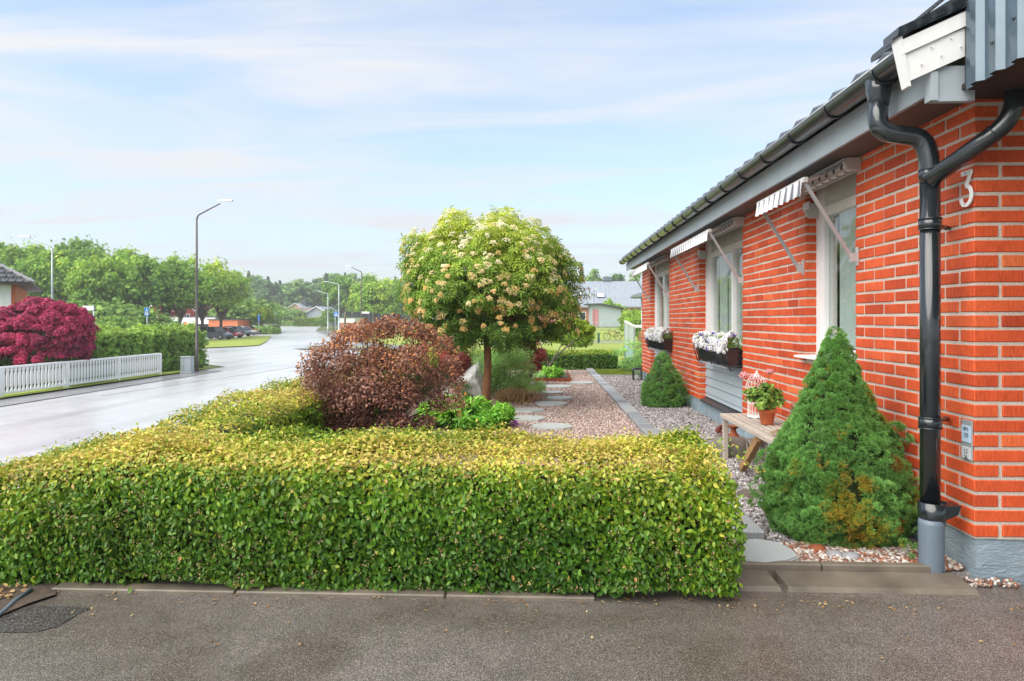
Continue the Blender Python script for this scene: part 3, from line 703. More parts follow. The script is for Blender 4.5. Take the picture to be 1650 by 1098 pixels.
for y0, y1, wn in ((b0, b1, wB), (c0, c1, wC)):
    s2 = MB(); s2.box(XI - .045, XI + .05, y0 - .02, y1 + .02, .985, 1.018); s2.build('window_sill', M['white'], wn)
    cl = MB(); zz_ = .985; k = 0
    while zz_ > .28:
        z2 = max(zz_ - .112, .262)
        cl.hexa([(XI - .008, y0 - .02, z2), (XI + .05, y0 - .02, z2), (XI + .05, y1 + .02, z2), (XI - .008, y1 + .02, z2), (XI + .012, y0 - .02, zz_ - .002), (XI + .05, y0 - .02, zz_ - .002), (XI + .05, y1 + .02, zz_ - .002), (XI + .012, y1 + .02, zz_ - .002)])
        zz_ -= .112
    cl.build('board_panel', M['clap'], house)
    ld = MB(); ld.hexa([(XW + .015, y0 + .002, .195), (XI + .03, y0 + .002, .20), (XI + .03, y1 - .002, .20), (XW + .015, y1 - .002, .195), (XW + .015, y0 + .002, .215), (XI + .03, y0 + .002, .26), (XI + .03, y1 - .002, .26), (XW + .015, y1 - .002, .215)])
    ld.build('drip_ledge', M['dark_metal'], house)
# eave: soffit, fascia, gutter, roof
XF = 1.86; YN = 3.30; YF = 15.12
_s = MB(); _s.box(XF + .02, XW + .2, YN + .06, YF - .03, 2.41, 2.43); _s.build('soffit', M['soffit'], house)
_s = MB(); _s.box(XF, XF + .022, YN + .05, YF, 2.385, 2.50); _s.box(XF - .006, XF + .012, YN + .05, YF, 2.50, 2.55); _s.build('fascia', M['fascia'], house)
_s = MB(); _s.box(XF + .022, XF + .05, YN + .06, YF, 2.55, 2.64); _s.build('eave_board', M['soffit_dark'], house)
GX, GZ, GR = 1.765, 2.59, .065
gt = MB()
def halfround(u, v_): a = PI + u * PI; return (GX + GR * math.cos(a), YN + .04 + v_ * (YF + .03 - YN - .04), GZ + GR * math.sin(a))
gt.grid(halfround, 14, 1)
def halfround2(u, v_): a = PI + u * PI; return (GX + (GR - .004) * math.cos(a), YN + .04 + v_ * (YF + .03 - YN - .04), GZ + (GR - .004) * math.sin(a))
gt.grid(halfround2, 14, 1, flip=True)
for yy in (YN + .04, YF + .03): gt.poly([(GX + GR * math.cos(PI + k * PI / 12), yy, GZ + GR * math.sin(PI + k * PI / 12)) for k in range(13)])
gu = gt.build('gutter', M['gutter'], house, fix=False)
MB().tube([(GX - GR, YN + .04, GZ + .002), (GX - GR, YF + .03, GZ + .002)], .007, 8).build('gutter_lip', M['gutter_lip'], gu)
y = YN + .30
while y < YF:
    br = MB(); br.tube([(GX + (GR + .006) * math.cos(PI + k * PI / 10), y, GZ + (GR + .006) * math.sin(PI + k * PI / 10)) for k in range(11)] + [(XF, y, GZ + .02)], .0075, 6)
    br.build('gutter_bracket', M['gutter'], gu); y += .60
# tiled roof
PIT = math.tan(R(24)); XR0 = 1.755; ZR0 = 2.602; XRG = 6.0
def rooffn():
    mb = MB(); per = .15; n = int((YF + .02 - YN) / .0375); rows = int((XRG - XR0) / .31)
    def prof(k):
        u = (k % 8) / 8.0
        return .019 * (1 + math.cos(2 * PI * u * 1)) + (.012 if u < .12 else 0)
    for r in range(rows):
        xa = XR0 + r * .31; xb = xa + .335; b = len(mb.v)
        for k in range(n + 1):
            yy = YN + k * .0375; hgt = prof(k)
            za = ZR0 + (xa - XR0) * PIT; zb = ZR0 + (xb - XR0) * PIT
            mb.v += [(xa, yy, za - .004 + hgt * .3), (xa, yy, za + .022 + hgt), (xb, yy, zb + .006 + hgt)]
        for k in range(n):
            p = b + k * 3; mb.face((p, p + 3, p + 4, p + 1)); mb.face((p + 1, p + 4, p + 5, p + 2), 0, True)
    return mb
_r = rooffn(); RZ = ZR0 + (XRG - XR0) * PIT
roof = _r.build('tiled_roof', M['tile'], house, fix=False)
_r = MB(); _r.hexa([(XR0 + .05, YN + .02, ZR0 - .03), (XRG, YN + .02, RZ - .03), (XRG, YF, RZ - .03), (XR0 + .05, YF, ZR0 - .03), (XR0 + .05, YN + .02, ZR0 + .0), (XRG, YN + .02, RZ), (XRG, YF, RZ), (XR0 + .05, YF, ZR0)])
XQ = XRG + (XRG - XR0)
_r.hexa([(XRG, YN + .02, RZ - .03), (XQ, YN + .02, ZR0 - .03), (XQ, YF, ZR0 - .03), (XRG, YF, RZ - .03), (XRG, YN + .02, RZ + .03), (XQ, YN + .02, ZR0 + .03), (XQ, YF, ZR0 + .03), (XRG, YF, RZ + .03)])
_r.build('roof_deck', M['tile'], roof)
_r = MB(); _r.poly([(XF + .04, YF - .02, 2.43), (9.6, YF - .02, 2.43), (9.6, YF - .02, 2.6), (XRG, YF - .02, RZ - .05), (XF + .04, YF - .02, 2.62)]); _r.box(2.6, 9.5, YE - .09, YE, .1, 2.45); _r.build('gable', M['clap'], house)
# near verge: black trim, two lapped white boards, grey box end
vg = MB(); s24 = PIT; yv = YN - .012
def band(xa, xb, z0a, z1a, ya, yb, m=0):
    return vg.hexa([(xa, ya, z0a), (xb, ya, z0a + (xb - xa) * s24), (xb, yb, z0a + (xb - xa) * s24), (xa, yb, z0a), (xa, ya, z1a), (xb, ya, z1a + (xb - xa) * s24), (xb, yb, z1a + (xb - xa) * s24), (xa, yb, z1a)])
band(1.69, 2.02, 2.545, 2.615, yv - .012, yv + .02)
vg.hexa([(1.73, yv, 2.425), (2.02, yv, 2.425 + .29 * s24), (2.02, yv + .02, 2.425 + .29 * s24), (1.73, yv + .02, 2.425), (1.70, yv, 2.56), (2.02, yv, 2.55 + .30 * s24), (2.02, yv + .02, 2.55 + .30 * s24), (1.70, yv + .02, 2.56)])
vg.hexa([(1.722, yv, 2.40), (1.735, yv, 2.40), (1.735, yv + .06, 2.40), (1.722, yv + .06, 2.40), (1.672, yv - .016, 2.63), (1.686, yv - .016, 2.63), (1.686, yv + .06, 2.63), (1.672, yv + .06, 2.63)])
for k in range(5): vg.tube([(1.78 + .045 * k, yv - .016, 2.50 + .06 * (k % 2) + .045 * k * s24), (1.78 + .045 * k, yv + .0, 2.50 + .06 * (k % 2) + .045 * k * s24)], .003, 6)
vb = vg.build('verge_board', M['white'], house)
vg = MB(); band(1.665, 2.06, 2.622, 2.668, yv - .025, yv + .12); band(1.66, 2.06, 2.63, 2.648, yv - .03, yv + .03); vg.build('verge_trim', M['black_pipe'], house)
vg = MB(); vg.box(1.83, 1.862, YN - .005, YN + .05, 2.335, 2.47); vg.box(1.864, 2.04, YN + .01, YN + .05, 2.335, 2.50); vg.box(1.862, 2.0, YN - .002, YN + .03, 2.33, 2.345); vg.build('eave_box', M['fascia'], house)
vg = MB()
for k in range(14):
    xa = 1.93 + .014 * k; vg.bar((1.80 + .02 * k, YN + .03, 2.735 + .028 * k * .6), (1.80 + .02 * k, YN + .5, 2.735 + .028 * k * .6), .008, .012)
vg.hexa([(1.79, YN + .03, 2.70), (2.1, YN + .03, 2.86), (2.1, YN + .5, 2.86), (1.79, YN + .5, 2.70), (1.79, YN + .03, 2.73), (2.1, YN + .03, 2.92), (2.1, YN + .5, 2.92), (1.79, YN + .5, 2.73)])
vg.build('roof_hatch', M['dark_metal'], house)

# ------------------------------------------------------------ carport side with corrugated cladding
cp = thing('carport', 'blue grey corrugated steel side of the carport roof at the top right corner', 'carport', (3.5, 1.0, 2.35))
pc = MB(); XP = 1.975; zb, zt = 2.372, 3.6; y = 3.27; k = 0
pts = []
while y > -.9:
    for dx, dy in ((0, 0), (0, -.055), (-.028, -.075), (-.028, -.115), (0, -.135)): pts.append((XP + dx, y + dy))
    y -= .135
b = len(pc.v)
for (x, y_) in pts: pc.v += [(x, y_, zb), (x, y_, zt)]
for k in range(len(pts) - 1): pc.face((b + 2 * k, b + 2 * k + 2, b + 2 * k + 3, b + 2 * k + 1))
cs_ = pc.build('cladding', M['panel'], cp, fix=False)
sm = cs_.modifiers.new('solid', 'SOLIDIFY'); sm.thickness = .0015
sc = MB()
for i, yy in enumerate((3.13, 2.995, 2.86, 2.725, 2.59, 2.45)):
    for z in (2.50 + .0 * i, ): 
        MB().tube([(XP - .036, yy - .09, z + .045 * (i % 3)), (XP - .026, yy - .09, z + .045 * (i % 3))], .007, 8).build('screw', M['black_pipe'], cs_)
MB().box(XP + .004, 7.0, -1.0, 3.45, 2.385, 2.41).build('ceiling_board', M['soffit_dark'], cp)
MB().box(XP + .02, XP + .06, -1.0, 3.26, 2.41, 3.6).box(XP + .07, 7.0, -1.0, 3.26, 3.5, 3.6).build('carport_roof', M['dark_metal'], cp)
MB().box(XP + .003, XP + .03, 3.262, 3.285, 2.40, 3.6).build('corner_trim', M['dark_metal'], cp)
for y_ in (-.7, 2.6): MB().cbox(6.74, 6.86, y_, y_ + .12, 0, 2.39, .005).build('post', M['white_wood'], cp)

# ------------------------------------------------------------ downpipes
dp = thing('downpipe', 'black downpipe from the eave gutter with a swan neck, running down the brick corner', 'downpipe', (1.984, 3.59, .09))
PXp, PYp = 1.986, 3.585
def bend(pts, n=6, rad=.06):
    out = [Vector(pts[0])]
    for a, b_, c in zip(pts[:-2], pts[1:-1], pts[2:]):
        a, b_, c = Vector(a), Vector(b_), Vector(c); d1 = (a - b_).normalized(); d2 = (c - b_).normalized(); r_ = min(rad, (a - b_).length * .45, (c - b_).length * .45)
        for i in range(n + 1):
            t_ = i / n; out.append((b_ + d1 * r_) * (1 - t_) ** 2 + b_ * 2 * t_ * (1 - t_) + (b_ + d2 * r_) * t_ ** 2)
    return out + [Vector(pts[-1])]
pr = .049
MB().tube(bend([(1.762, 3.66, 2.44), (1.756, 3.65, 2.285), (1.965, 3.60, 2.235), (PXp, PYp, 2.10), (PXp, PYp, 2.0)], 7, .10), pr, 18).build('swan_neck', M['black_pipe'], dp)
MB().lathe((1.765, 3.66, 0), [(.050, 2.42), (.054, 2.46), (.062, 2.50), (.066, 2.555)], 18).build('outlet_funnel', M['black_pipe'], dp)
MB().tube([(PXp, PYp, 2.06), (PXp, PYp, .33)], pr - .002, 20).tube([(PXp, PYp, 2.02), (PXp, PYp, 2.07)], pr + .004, 20).tube([(PXp, PYp, 1.80), (PXp, PYp, 1.803)], pr + .002, 20).build('pipe', M['black_pipe'], dp)
for z in (1.79, .775):
    MB().tube([(PXp, PYp, z - .028), (PXp, PYp, z + .028)], pr + .004, 20).tube([(PXp, PYp, z - .03), (PXp, PYp, z - .024)], pr + .007, 20).tube([(PXp, PYp, z + .024), (PXp, PYp, z + .03)], pr + .007, 20).tube([(PXp + .035, PYp + .02, z), (XW + .01, PYp + .155, z)], .010, 10).tube([(XW - .03, PYp + .128, z), (XW - .012, PYp + .140, z)], .014, 8).build('clamp', M['black_pipe'], dp)
cl = MB(); cl.lathe((PXp + .012, PYp, 0), [(.060, .27), (.066, .30), (.068, .37), (.064, .37), (.060, .31), (.04, .30)], 20)
cl.hexa([(PXp + .03, PYp - .06, .285), (PXp + .115, PYp - .045, .315), (PXp + .115, PYp + .045, .315), (PXp + .03, PYp + .06, .285), (PXp + .03, PYp - .06, .36), (PXp + .13, PYp - .045, .362), (PXp + .13, PYp + .045, .362), (PXp + .03, PYp + .06, .36)])
cl.build('leaf_collector', M['black_pipe'], dp)
MB().lathe((PXp, PYp - .01, 0), [(.052, -.02), (.058, .02), (.060, .26), (.056, .285), (.05, .285)], 20).build('ground_pipe', M['grey_pipe'], dp)
dp2 = thing('downpipe', 'short black downpipe slanting from the carport to the brick corner pipe', 'downpipe', (2.2, 3.3, 2.3))
e0 = at(1635, 120, d=3.24); e1 = at(1634, 192, d=3.24); e2 = at(1492, 292, d=3.46)
MB().tube(bend([e0, e1, e2.lerp(Vector((PXp, PYp, e2.z)), .4)], 8, .12), .043, 18).build('pipe', M['black_pipe'], dp2)
q1 = e1.lerp(e2, .10); q2 = e1.lerp(e2, .13); MB().tube([e1.lerp(e2, .22), e1.lerp(e2, .235)], .047, 18).build('sleeve', M['black_pipe'], dp2)
MB().tube([at(1634, 134, d=3.24), at(1634, 146, d=3.24)], .050, 18).tube([at(1640, 60, d=3.24), at(1634, 138, d=3.24)], .052, 18).build('collar', M['gutter'], dp2)

# ------------------------------------------------------------ number 3 and the small plates on the wall
def stroke(mb, pts, wd, x0, x1):
    """pts in (y, z): mitred ribbon of width wd standing between x0 and x1"""
    P = [Vector(p) for p in pts]; L_ = []; R_ = []
    for i, p in enumerate(P):
        t1 = (P[i] - P[i - 1]).normalized() if i else (P[1] - P[0]).normalized(); t2 = (P[i + 1] - P[i]).normalized() if i < len(P) - 1 else t1
        n_ = Vector((-(t1 + t2).y, (t1 + t2).x)).normalized(); k = 1 / max(.45, n_.dot(Vector((-t1.y, t1.x)))); L_.append(p + n_ * wd / 2 * k); R_.append(p - n_ * wd / 2 * k)
    for i in range(len(P) - 1):
        q = [L_[i], R_[i], R_[i + 1], L_[i + 1]]
        mb.hexa([(x0, a.x, a.y) for a in q] + [(x1, a.x, a.y) for a in q])
nb = MB(); Yl = onx(1547, XW - .02)[1]; Yr = onx(1567.5, XW - .02)[1]
cy_ = (Yl + Yr) / 2; hw = (Yl - Yr) / 2; z1 = 2.055; z0 = 1.875; hh = z1 - z0
# left in the picture is +Y
P3 = [(cy_ + hw * .95, z1 - .03), (cy_ + hw * .75, z1 - .012), (cy_ - hw * .72, z1 - .012)]
stroke(nb, [(cy_ + hw * .80, z1 - .012), (cy_ - hw * .78, z1 - .012)], .022, XW - .022, XW - .014)
stroke(nb, [(cy_ - hw * .72, z1 - .004), (cy_ + hw * .12, z0 + hh * .56)], .019, XW - .0222, XW - .0138)
arc = [(cy_ + hw * .12 + 0, z0 + hh * .565)] + [(cy_ + hw * .05 - hw * .78 * math.sin(a), z0 + hh * .30 + hh * .265 * math.cos(a)) for a in [R(x) for x in range(10, 190, 15)]] + [(cy_ + hw * .55, z0 + hh * .06), (cy_ + hw * .85, z0 + hh * .16), (cy_ + hw * .92, z0 + hh * .25)]
stroke(nb, arc, .019, XW - .0218, XW - .0142)
for p in ((cy_ + hw * .1, z1 - .012), (cy_ + hw * .15, z0 + .008)): nb.tube([(XW - .014, p[0], p[1]), (XW + .004, p[0], p[1])], .005, 8)
num = nb.build('house_number', M['white']); tag(num, 'white metal digit 3 screwed to the brick corner', 'house number')
mk = MB()
for p in ((cy_ + hw * .1, z1 - .012), (cy_ + hw * .15, z0 + .012)): mk.tube([(XW - .0245, p[0], p[1]), (XW - .022, p[0], p[1])], .0032, 8)
mk.build('screw', M['black'], num)
Ya = onx(1549, XW - .01)[1]; Yb = onx(1565, XW - .01)[1]; zt_ = EYE - (678 - HY) / F * 3.45; zm = EYE - (715 - HY) / F * 3.45; zb_ = EYE - (744 - HY) / F * 3.42
pt = thing('meter_plate', 'pair of small pale marker plates riveted to the brick beside the downpipe', 'marker plate', (XW, (Ya + Yb) / 2, zb_))
PB = MB(); PB.cbox(XW - .008, XW, Yb, Ya, zb_, zt_, .001); PB.build('backing_plate', M['pole'], pt)
pa = MB(); pa.cbox(XW - .012, XW - .007, Yb + .008, Ya - .004, zm + .004, zt_ - .028, .001); pa.build('plate', simple('pale blue enamel', (.42, .55, .68), .3, .06, 9), pt)
pa = MB(); pa.cbox(XW - .012, XW - .007, Yb + .008, Ya - .004, zb_ + .006, zm - .02, .001); pa.build('plate', simple('pale grey enamel', (.50, .52, .54), .35, .1, 9), pt)
def text(name, s, size, loc, rot, mat, parent, ext=.0006, align='CENTER', sx=1):
    cu_ = bpy.data.curves.new(name, 'FONT'); cu_.body = s; cu_.size = size; cu_.extrude = ext; cu_.align_x = align; cu_.align_y = 'CENTER'
    o = bpy.data.objects.new(name, cu_); C.objects.link(o); dg = bpy.context.evaluated_depsgraph_get(); me = bpy.data.meshes.new_from_object(o.evaluated_get(dg)); bpy.data.objects.remove(o)
    ob = link(name, me, mat, parent); L = root_loc(parent); ob.location = Vector(loc) - Vector(L); ob.rotation_euler = rot; ob.scale = (sx, 1, 1); return ob
RL = (R(90), 0, R(-90)); ym = (Ya + Yb) / 2
for s_, sz, z in (('0815', .024, zt_ - .045), ('170', .032, zt_ - .078), ('1,2', .030, zm - .042), ('36', .034, zm - .074)): text('marking', s_, sz, (XW - .0125, ym, z), RL, M['black'], pt, .0006, sx=.8)

# threshold slab and white foot at the right edge of the picture
MB().hexa([(2.40, 3.34, 0), (3.4, 3.20, 0), (3.4, 3.51, 0), (2.44, 3.51, 0), (2.40, 3.34, .03), (3.4, 3.20, .04), (3.4, 3.51, .04), (2.44, 3.51, .03)]).build('threshold_slab', M['concrete'])
o = bpy.data.objects['threshold_slab']; tag(o, kind='structure')
o = MB().lathe((2.52, 3.40, .03), [(.02, 0), (.06, .005), (.065, .03), (.055, .075), (.03, .09)], 18).build('door_stop', M['white']); tag(o, 'white rounded foot standing on the threshold slab at the brick corner', 'door stop')
o = MB().cbox(2.44, 2.50, 3.50, 3.53, .03, .20, .004).build('brick_offcut', M['rust']); tag(o, 'reddish upright piece leaning on the grey plinth', 'brick piece')

# ------------------------------------------------------------ awnings
def awning(y0, y1, lab):
    t_ = thing('window_awning', lab, 'awning', (XW, (y0 + y1) / 2, 2.3), 'striped awnings over the house windows')
    ya, yb = y0 - .08, y1 + .10
    XFB = 1.80; ZFB = 2.255
    cs = MB()
    cs.prism([(2.075, 2.325), (XW, 2.315), (XW, 2.407), (2.075, 2.405), (2.05, 2.375)], 1, ya, ya + .025)
    cs.prism([(2.075, 2.325), (XW, 2.315), (XW, 2.407), (2.075, 2.405), (2.05, 2.375)], 1, yb - .025, yb)
    cs.box(2.145, XW - .002, ya + .025, yb - .025, 2.32, 2.404); cs.box(2.06, 2.145, ya + .025, yb - .025, 2.394, 2.404); cs.box(2.06, 2.075, ya + .025, yb - .025, 2.318, 2.33)
    cs.build('case', M['awn_case'], t_)
    ro = MB(); ro.tube([(2.108, ya + .025, 2.357), (2.108, yb - .025, 2.357)], .036, 14); ro.build('cloth_roll', M['awning'], t_)
    cl = MB(); cl.grid(lambda u, v_: (2.10 + (XFB + .01 - 2.10) * v_, ya + .05 + (yb - ya - .10) * u, 2.392 + (ZFB + .018 - 2.392) * v_ - .022 * math.sin(PI * v_)), 8, 8)
    cl.build('awning_cloth', M['awning'], t_)
    va = MB(); va.grid(lambda u, v_: (XFB - .012 + .010 * math.sin(u * (yb - ya) / .125 * 2 * PI) * v_ - .012 * v_, ya + .05 + (yb - ya - .10) * u, ZFB + .012 - (.115 + .008 * math.cos(u * (yb - ya) / .125 * 2 * PI)) * v_), int((yb - ya) / .0125), 4)
    va.build('valance', M['awning'], t_)
    fb = MB(); fb.cbox(XFB - .012, XFB + .025, ya + .03, yb - .03, ZFB - .012, ZFB + .026, .004); fb.build('front_bar', M['awn_case'], t_)
    for s_, yy in ((-1, y0 - .03), (1, y1 + .045)):
        am = MB(); am.bar((XFB + .008, yy, ZFB - .01), (XW - .045, yy, 1.735), .014, .023); am.build('arm', M['alu'], t_)
        am = MB(); am.box(XW - .006, XW, yy - .018, yy + .018, 1.675, 1.80); am.box(XW - .05, XW - .006, yy - .013, yy - .007, 1.70, 1.76); am.box(XW - .05, XW - .006, yy + .007, yy + .013, 1.70, 1.76); am.build('arm_bracket', M['awn_case'], t_)
    return t_
awning(a0, a1, 'grey striped awning over the nearest window, its arms reaching in front of the brick')
awning(b0, b1, 'grey striped awning over the middle window, above the larger pansy box')
awning(c0, c1, 'grey striped awning over the farthest window at the end of the house')
# switch box brackets seen under the awnings
for i, (yy, lab) in enumerate(((a1 + .02, 'pale bracket box at the far side of the nearest window head'), (b1 + .02, 'pale bracket box at the far side of the middle window head'))):
    mb = MB(); mb.prism([(XW + .01, 2.13), (XW + .085, 2.13), (XW + .085, 2.25), (XW - .03, 2.25), (XW - .03, 2.19)], 1, yy - .07, yy - .045); mb.box(XW - .03, XW - .02, yy - .17, yy - .07, 2.19, 2.25)
    o = mb.build('awning_bracket', M['awn_case']); tag(o, lab, 'bracket')
# ============================================================ PLANTS NEAR
def V3(*a): return np.array(a, float)
def bumpy(P, f, seed=0):
    """cheap smooth noise, about -1..1"""
    s = seed * 1.7
    return (np.sin(P[:, 0] * f + s) * np.cos(P[:, 1] * f * 1.3 + s * 2) + np.sin(P[:, 2] * f * 1.1 + P[:, 0] * f * .6 + s * 3) * .7 + np.sin(P[:, 1] * f * 2.1 - P[:, 2] * f * 1.7 + s) * .5) / 1.8

def hedge_path(path, wd, h, dens, rnd=.12, caps=(True, True), bulge=.03, jit=.035, zfn=None):
    """points and outward directions over the surface of a trimmed hedge that follows a path of (x, y)"""
    path = [Vector(p) for p in path]; P = []; O = []; U = []
    lens = [(b - a).length for a, b in zip(path[:-1], path[1:])]
    for a, b, L in zip(path[:-1], path[1:], lens):
        t = (b - a).normalized(); n_ = Vector((-t.y, t.x)); per = 2 * h + wd; n = int(L * per * dens)
        s = rng.uniform(0, L, n); q = rng.uniform(0, per, n)
        lat = np.where(q < h, -wd / 2, np.where(q < h + wd, q - h - wd / 2, wd / 2)); z = np.where(q < h, q, np.where(q < h + wd, h, per - q))
        ol = np.where(q < h, -1., np.where(q < h + wd, 0, 1.)); oz = np.where((q >= h) & (q < h + wd), 1., 0.)
        # round the shoulders
        ex = np.clip((np.abs(lat) - (wd / 2 - rnd)) / rnd, 0, 1); ez = np.clip((z - (h - rnd)) / rnd, 0, 1)
        both = ex * ez; lat = lat - np.sign(lat) * rnd * .30 * both; z = z - rnd * .30 * both
        ol = np.where(oz > 0, np.sign(lat) * ex ** 2, ol); oz = np.where(oz > 0, 1, ez ** 2 * .9)
        Pn = np.stack([a.x + t.x * s + n_.x * lat, a.y + t.y * s + n_.y * lat, z], 1); On = nrm(np.stack([n_.x * ol, n_.y * ol, oz], 1))
        P.append(Pn); O.append(On); U.append(np.clip(z / h, 0, 1) * 0 + oz)
    for k, on in enumerate(caps):
        if not on: continue
        a, b = (path[0], path[1]) if k == 0 else (path[-1], path[-2]); t = (a - b).normalized(); n_ = Vector((-t.y, t.x)); n = int(wd * h * dens * 1.15)
        lat = rng.uniform(-wd / 2, wd / 2, n); z = rng.uniform(0, h, n); back = rnd * .5 * np.clip((np.abs(lat) - wd / 2 + rnd) / rnd, 0, 1) + rnd * .5 * np.clip((z - h + rnd) / rnd, 0, 1)
        P.append(np.stack([a.x - t.x * back + n_.x * lat, a.y - t.y * back + n_.y * lat, z], 1)); O.append(nrm(np.stack([np.full(n, t.x), np.full(n, t.y), np.clip((z - h + rnd) / rnd, 0, 1)], 1))); U.append(np.clip((z - h + rnd) / rnd, 0, 1))
    P = np.concatenate(P); O = np.concatenate(O); U = np.concatenate(U)
    P = P + O * (bumpy(P, 5.5) * bulge + bumpy(P, 17, 2) * bulge * .5)[:, None] + O * rng.normal(0, jit, len(P))[:, None] * .6 - O * np.abs(rng.normal(0, jit, len(P)))[:, None] * .7
    P[:, 2] = np.maximum(P[:, 2], .015)
    if zfn is not None: P[:, 2] += zfn(P)
    return P, O, U
def hedge_core(name, path, wd, h, parent, ins=.09, z0=0.0, mat='core'):
    mb = MB()
    for a, b in zip(path[:-1], path[1:]):
        a, b = Vector(a), Vector(b); t = (b - a).normalized(); n_ = Vector((-t.y, t.x)) * (wd / 2 - ins); a2 = a + t * ins; b2 = b - t * ins
        q = [a2 - n_, a2 + n_, b2 + n_, b2 - n_]; zf = [float(hz(p.x, p.y)) if z0 is None else z0 for p in q]
        mb.hexa([(p.x, p.y, z + .03) for p, z in zip(q, zf)] + [(p.x, p.y, z + h - ins) for p, z in zip(q, zf)])
    return mb.build(name, M[mat], parent)

# ---- front hedge
HF = [(-2.84, 3.62), (.90, 3.62)]; HW, HH = .76, .655
fh = thing('clipped_hedge', 'glossy green clipped hedge with yellow young tips along the near edge of the driveway', 'hedge', (-.9, 3.62, 0))
hedge_core('twig', HF, HW, HH, fh, .17)
P, O, U = hedge_path(HF, HW, HH, 12500, .20, (True, True), .045, .03)
k_ = (P[:, 1] < 3.9) | (U > .25) | (P[:, 0] > .7); P, O, U = P[k_], O[k_], U[k_]
P[:, 0] += np.clip((P[:, 0] - .2) / .7, 0, 1) * .04 * np.sin(P[:, 2] * 6)
fr_ = (O[:, 1] < -.5)                       # the face leans out over the kerb a little and hangs at the foot
P[:, 1] -= np.where(P[:, 1] < 3.6, .05 * np.sin(np.clip(P[:, 2] / HH, 0, 1) * PI) , 0)
def corner_drop(P):
    k = np.clip((-1.95 - P[:, 0]) / .85, 0, 1) ** 1.4 * np.clip((5.6 - P[:, 1]) / 1.6, 0, 1); P[:, 2] -= .13 * k * np.clip(P[:, 2] / HH, 0, 1)
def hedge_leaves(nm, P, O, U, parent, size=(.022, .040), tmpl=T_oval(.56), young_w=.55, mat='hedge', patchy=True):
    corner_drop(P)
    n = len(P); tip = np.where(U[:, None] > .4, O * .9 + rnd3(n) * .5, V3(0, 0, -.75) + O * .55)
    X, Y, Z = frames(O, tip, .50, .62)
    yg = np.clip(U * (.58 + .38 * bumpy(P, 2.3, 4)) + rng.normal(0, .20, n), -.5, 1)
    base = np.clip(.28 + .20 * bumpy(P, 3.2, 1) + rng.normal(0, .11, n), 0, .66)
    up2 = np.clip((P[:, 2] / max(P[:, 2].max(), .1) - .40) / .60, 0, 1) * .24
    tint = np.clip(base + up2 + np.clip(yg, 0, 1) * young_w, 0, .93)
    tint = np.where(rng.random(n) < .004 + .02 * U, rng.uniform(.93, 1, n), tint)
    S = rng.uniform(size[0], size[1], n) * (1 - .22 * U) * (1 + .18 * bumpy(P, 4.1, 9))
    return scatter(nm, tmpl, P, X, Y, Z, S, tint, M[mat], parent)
low_ = np.clip(1 - P[:, 2] / .35, 0, 1); P[:, 1] -= np.where(P[:, 1] < 3.5, low_ * (.01 + .06 * np.abs(bumpy(P * V3(1, 0, 0), 3.1, 2))), 0)
rc_ = np.clip((P[:, 0] - .78) / .45, 0, 1); P[:, 1] += np.where(P[:, 1] < 3.6, .20 * rc_ ** 2, 0); P[:, 2] -= .10 * rc_ ** 2 * np.clip(P[:, 2] / HH, 0, 1)
P[:, 2] = np.maximum(P[:, 2], .03 + .06 * np.clip(bumpy(P * V3(1, 0, 0), 5, 5), 0, 1))
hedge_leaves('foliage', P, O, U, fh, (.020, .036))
# long shoots standing out of the top and leaves hanging over the kerb
n = 520; Q = np.stack([rng.uniform(-2.75, 1.05, n), 3.62 + rng.uniform(-.33, .36, n), np.full(n, HH - .02)], 1); Q[:, 2] -= .12 * np.clip((Q[:, 0] - .78) / .45, 0, 1) ** 2 + .03
PP = []; OO = []
for i in range(n):
    d = V3(rng.normal(0, .35), rng.normal(0, .35), 1); L = rng.uniform(.02, .075)
    for j in range(5): PP.append(Q[i] + d * L * (j + 1) / 5 + rng.normal(0, .006, 3)); OO.append(nrm(d + rng.normal(0, .9, 3)))
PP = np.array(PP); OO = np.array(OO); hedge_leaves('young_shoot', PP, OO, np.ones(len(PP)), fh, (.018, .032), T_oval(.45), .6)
PP = []
for cx_, k in ((-2.02, 26), (-1.95, 20), (-.55, 24), (-.50, 22), (.32, 30), (.25, 25), (.40, 22), (.75, 26), (-1.2, 14), (-2.6, 22), (-.1, 16), (.02, 14)):
    for _ in range(k): PP.append((cx_ + rng.normal(0, .05), 3.25 + rng.normal(0, .035), abs(rng.normal(.05, .04)) + .01))
PP = np.array(PP); OO = nrm(np.tile(V3(0, -1, .1), (len(PP), 1)) + rnd3(len(PP)) * .3); hedge_leaves('low_shoot', PP, OO, np.zeros(len(PP)), fh, (.03, .05))
n = 1500; i_ = rng.choice(np.where(fr_ | (O[:, 0] > .5))[0], n); Pb = np.repeat(P[i_], 4, 0) + rnd3(4 * n) * .008 + np.repeat(O[i_], 4, 0) * .016; X, Y, Z = frames(np.repeat(O[i_], 4, 0), rnd3(4 * n), .8, .8)
scatter('bud_cluster', T_kite(.8, .2), Pb, X, Y, Z, rng.uniform(.006, .011, 4 * n), rng.random(4 * n), M['hedge_flower'], fh)
# ---- side hedge along the street
HS = [(-2.30, 3.3), (-2.42, 6.5), (-2.42, 16.0)]
sh = thing('clipped_hedge', 'yellow tipped clipped hedge running away beside the street behind the purple bush', 'hedge', (-2.4, 8, 0))
hedge_core('twig', HS, .76, .61, sh, .10)
P, O, U = hedge_path(HS, .78, .63, 4200, .16, (False, True), .05, .03)
k_ = (rng.random(len(P)) < np.clip(6.0 / P[:, 1], .25, 1)) & ~((O[:, 0] < -.5) & (P[:, 1] < 3.6)); P, O, U = P[k_], O[k_], U[k_]
hedge_leaves('foliage', P, O, np.clip(U * 1.15, 0, 1), sh, (.028, .046), T_oval(.5), .68)

